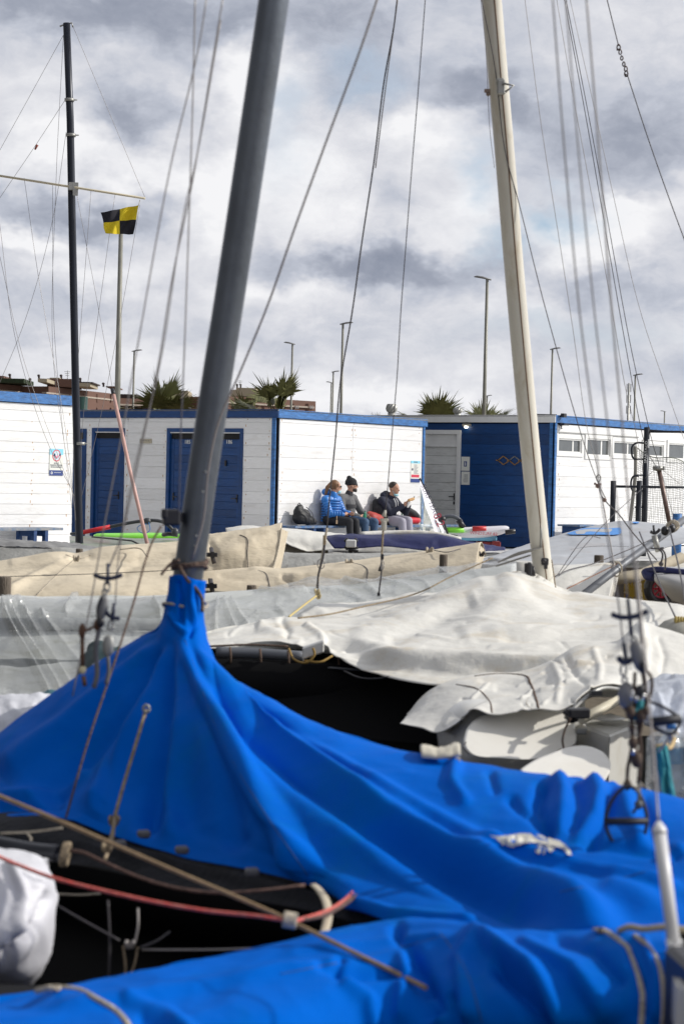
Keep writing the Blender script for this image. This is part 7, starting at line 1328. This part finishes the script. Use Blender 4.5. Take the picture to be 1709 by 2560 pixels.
bm=B(); ell(bm,Hh(-.015,0,.085),.092,.112,.088,rot,seg=18); capm(bm,Hh(-.03,0,.11),Hh(-.05,0,.160),.078,.050); 
for k in range(1): tube(bm,[Hh(-.012+.103*math.cos(a),.085*math.sin(a),.055) for a in np.linspace(0,6.28,24)],.016,8,cap=False)
fuse('beanie',bm,BEAN,r,.010,2)
bm=B(); ell(bm,Hh(.045,0,-.045),.058,.058,.045,rot,seg=14); ell(bm,Hh(.075,0,-.068),.03,.03,.03,rot,seg=10); fuse('beard',bm,HAIRD,r,.009,2)
bm=B(); 
for q in (-1,1): ell(bm,Hh(.098,q*.033,.036),.028,.008,.019,rot,seg=10)
tube(bm,[Hh(.0,-.082,.04),Hh(.095,-.06,.04),Hh(.095,.06,.04),Hh(.0,.082,.04)],.005,5); obj('sunglasses',bm,BLK,r)
# ---- man in hoodie eating
J=dict(pel=(0,0,.11),chest=(.02,.02,.35),neck=(.04,.07,.54),head=(.05,.11,.655),hipL=(-.10,.03,.10),hipR=(.10,.03,.10),kneL=(-.13,.43,.07),kneR=(.08,.43,.09),ankL=(-.13,.50,-.35),ankR=(.08,.50,-.35),toeL=(-.13,.65,-.42),toeR=(.10,.64,-.42),
 shoL=(-.18,.0,.45),shoR=(.20,.03,.45),elbL=(-.16,.18,.23),elbR=(.30,.22,.24),wriL=(.02,.36,.37),wriR=(.20,.36,.38),hanL=(.08,.41,.43),hanR=(.14,.41,.44),sideL=(0,0,1),sideR=(0,0,1))
def cl(g,J,Hh,rot,T,root):
    g('hoodie',top(J,th=1.06),HOOD)
    b=B(); capm(b,T((-.10,-.02,.55)),T((.14,-.02,.55)),.07,.07); capm(b,T((.02,-.05,.56)),T((.02,-.04,.50)),.085,.08); fuse('hood',b,HOOD,root)
    b=B(); capm(b,T((-.22,-.10,.42)),T((-.26,-.04,.05)),.07,.10); capm(b,T((-.24,-.02,.30)),T((-.18,.12,.06)),.08,.08); capm(b,T((-.05,-.14,.40)),T((-.2,-.12,.1)),.07,.09); fuse('draped_coat',b,BLKJ,root)
    g('trousers',legs(J,1.08),GPANT); shoes(root,J,T,SHOEW)
    for q in (-.01,.065):
        b=B(); tube(b,crom([T((q,.15,.50)),T((q+.0,.19,.44)),T((q+.005,.20,.36)),T((q+.0,.20,.32))],10),.0075,6); obj('drawstring',b,SHOEW,root)
r,Hh,rot,T,f,s_,u_=person(frame(966,.24),'short-haired man in a navy hoodie and grey joggers eating a sandwich, rightmost on the bench',J,R(80),cl,None,-.08)
TM=T
bm=B(); ell(bm,Hh(-.022,0,.082),.083,.092,.078,rot,seg=18); 
for q in (-1,1): capm(bm,Hh(.0,q*.07,.06),Hh(-.02,q*.07,.01),.016,.014)
fuse('hair',bm,HAIRD,r,.010,2)
bm=B(); ell(bm,Hh(.055,0,-.088),.062,.045,.028,rot,seg=14); tube(bm,[Hh(-.005,-.080,.01),Hh(.05,-.06,-.075)],.003,5); tube(bm,[Hh(-.005,.080,.01),Hh(.05,.06,-.075)],.003,5); obj('face_mask',bm,MASKM,r)
# sandwich
s1=thing('sandwich',TM((.11,.46,.46)),'sandwich half wrapped in white paper in the hands of the man in the navy hoodie','food')
bm=B(); capm(bm,TM((.08,.44,.47)),TM((.17,.47,.50)),.032,.028); obj('bread',bm,mat('bread',(.60,.36,.16),.8,var=.2,vs=20),s1)
bm=B(); capm(bm,TM((.04,.44,.35)),TM((.10,.44,.44)),.022,.040); fuse('paper',bm,mat('wrapper',(.70,.69,.68),.6),s1,.01,1)
bm=B(); tube(bm,[TM((.19,.46,.48)),TM((.21,.47,.55))],.008,6); tag(obj('black_pen',bm,BLK),'small black stick held beside the sandwich','stick')
# keys / small thing hanging from woman's hand, bottles
def bottle(o,label,m,h=.20,r_=.032,tilt=(0,0,1)):
    d=Vector(tilt).normalized(); rt_=thing('bottle',o,label,'bottle'); bm=B(); tube(bm,[o,o+d*h*.65,o+d*h*.8,o+d*h*.95],[r_,r_,r_*.45,r_*.4],14); obj('glass',bm,m,rt_); bm=B(); tube(bm,[o+d*h*.94,o+d*h],r_*.45,10); obj('cap',bm,GREY,rt_)
GRB=mat('green_plastic',(.02,.22,.12),.2,spec=.7)
s=frame(893,.5); bottle(s+Z*.02-US*.02+NS*.15,'green bottle held between the knees of the bearded man','x' and GRB,.26,.035,(.1,0,1))
bottle(frame(1003,.44)+Z*.02,'clear green bottle on the bench beside the eating man',mat('clear_green',(.10,.30,.22),.15,spec=.8),.21,.032)
o=frame(841,.56)+Z*.10; bm=B(); tube(bm,[o+Z*.08,o],.006,6); cbox(bm,o-Z*.03,.03,.02,.07,bev=.006); tag(obj('key_fob',bm,mat('fob_tan',(.5,.35,.22),.6)),'small tan fob on a cord hanging from the hands of the woman in blue','fob')
# bags
def blob_bag(name,parts,m,label,cat='bag',vox=.014,extra=None):
    rt_=thing(name,parts[0][0],label,cat); bm=B()
    for a,b,r0,r1 in parts: capm(bm,a,b,r0,r1)
    fuse('bag_body',bm,m,rt_,vox,3); return rt_
o=frame(760,.22); q=lambda a,b,c:o+US*a+NS*b+Z*c
BAGB=mat('bag_black',(.014,.015,.017),.6,bump=.5,bs=14)
rb=blob_bag('backpack',[(q(-.12,-.02,.14),q(.14,.0,.10),.13,.09),(q(-.16,-.02,.24),q(.02,-.02,.18),.09,.12),(q(-.17,-.02,.30),q(-.10,-.02,.32),.055,.06),(q(.1,0,.10),q(.26,.02,.07),.10,.06)],BAGB,'black backpack lying on the bench left of the woman in blue','backpack')
bm=B(); tube(bm,crom([q(-.2,.08,.30),q(-.12,.13,.22),q(-.04,.14,.12),q(.02,.12,.02)],14),.012,6,flat=.4); tube(bm,crom([q(-.08,.10,.33),q(.04,.13,.24),q(.14,.10,.14),q(.22,.08,.05)],14),.008,6); tube(bm,crom([q(-.18,-.02,.36),q(-.13,-.02,.40),q(-.08,-.02,.36)],8),.008,6); obj('strap',bm,mat('strap_grey',(.10,.10,.11),.6),rb)
o=frame(932,.24); BAGR=mat('bag_red',(.42,.05,.04),.6,var=.2,vs=10,bump=.5,bs=14)
rb=blob_bag('bag',[(q(-.12,.04,.13),q(.14,.04,.10),.115,.10),(q(-.12,0,.20),q(.0,.02,.15),.06,.09),(q(-.17,0,.22),q(-.10,.01,.20),.03,.05)],BAGR,'crumpled brick red bag on the bench between the two men')
bm=B(); tube(bm,crom([q(-.12,.10,.16),q(-.02,.12,.12),q(.10,.11,.10),q(.17,.08,.08)],12),.009,6); obj('strap',bm,mat('strap_brown',(.12,.04,.03),.6),rb)
o=frame(1030,.22)
rb=blob_bag('bag',[(q(-.18,.05,.08),q(.10,.05,.08),.075,.07)],mat('bag_bright_red',(.55,.015,.03),.5,bump=.4,bs=14),'bright red bag on the bench under the black jacket at the right end')
rb=blob_bag('folded_jacket',[(q(-.30,.06,.30),q(-.05,.06,.21),.06,.07),(q(-.05,.06,.21),q(.16,.04,.13),.07,.05),(q(-.2,.0,.2),q(.0,.02,.17),.07,.06)],BAGB,'black jacket heaped on the bright red bag at the right end of the bench','jacket')
o=frame(1013,.50); 
rb=thing('bag',o-Z*.25,'yellow dry bag with black bottom hanging at the bench edge beside the grey joggers','bag')
bm=B(); cbox(bm,o+Z*-.11,.19,.13,.28,A_S,bev=.03); obj('bag_body',bm,mat('bag_yellow',(.72,.50,.01),.5,bump=.3,bs=14),rb)
bm=B(); cbox(bm,o+Z*-.285,.20,.14,.06,A_S,bev=.02); obj('base',bm,BLK,rb)
bm=B(); tube(bm,crom([o+US*.1+Z*.02,o+US*.17+Z*-.1,o+US*.2+NS*.05+Z*-.3],10),.02,6,flat=.4); tube(bm,[o-US*.1+Z*.03,o+US*.1+Z*.03],.018,6); obj('strap',bm,BLK,rb)
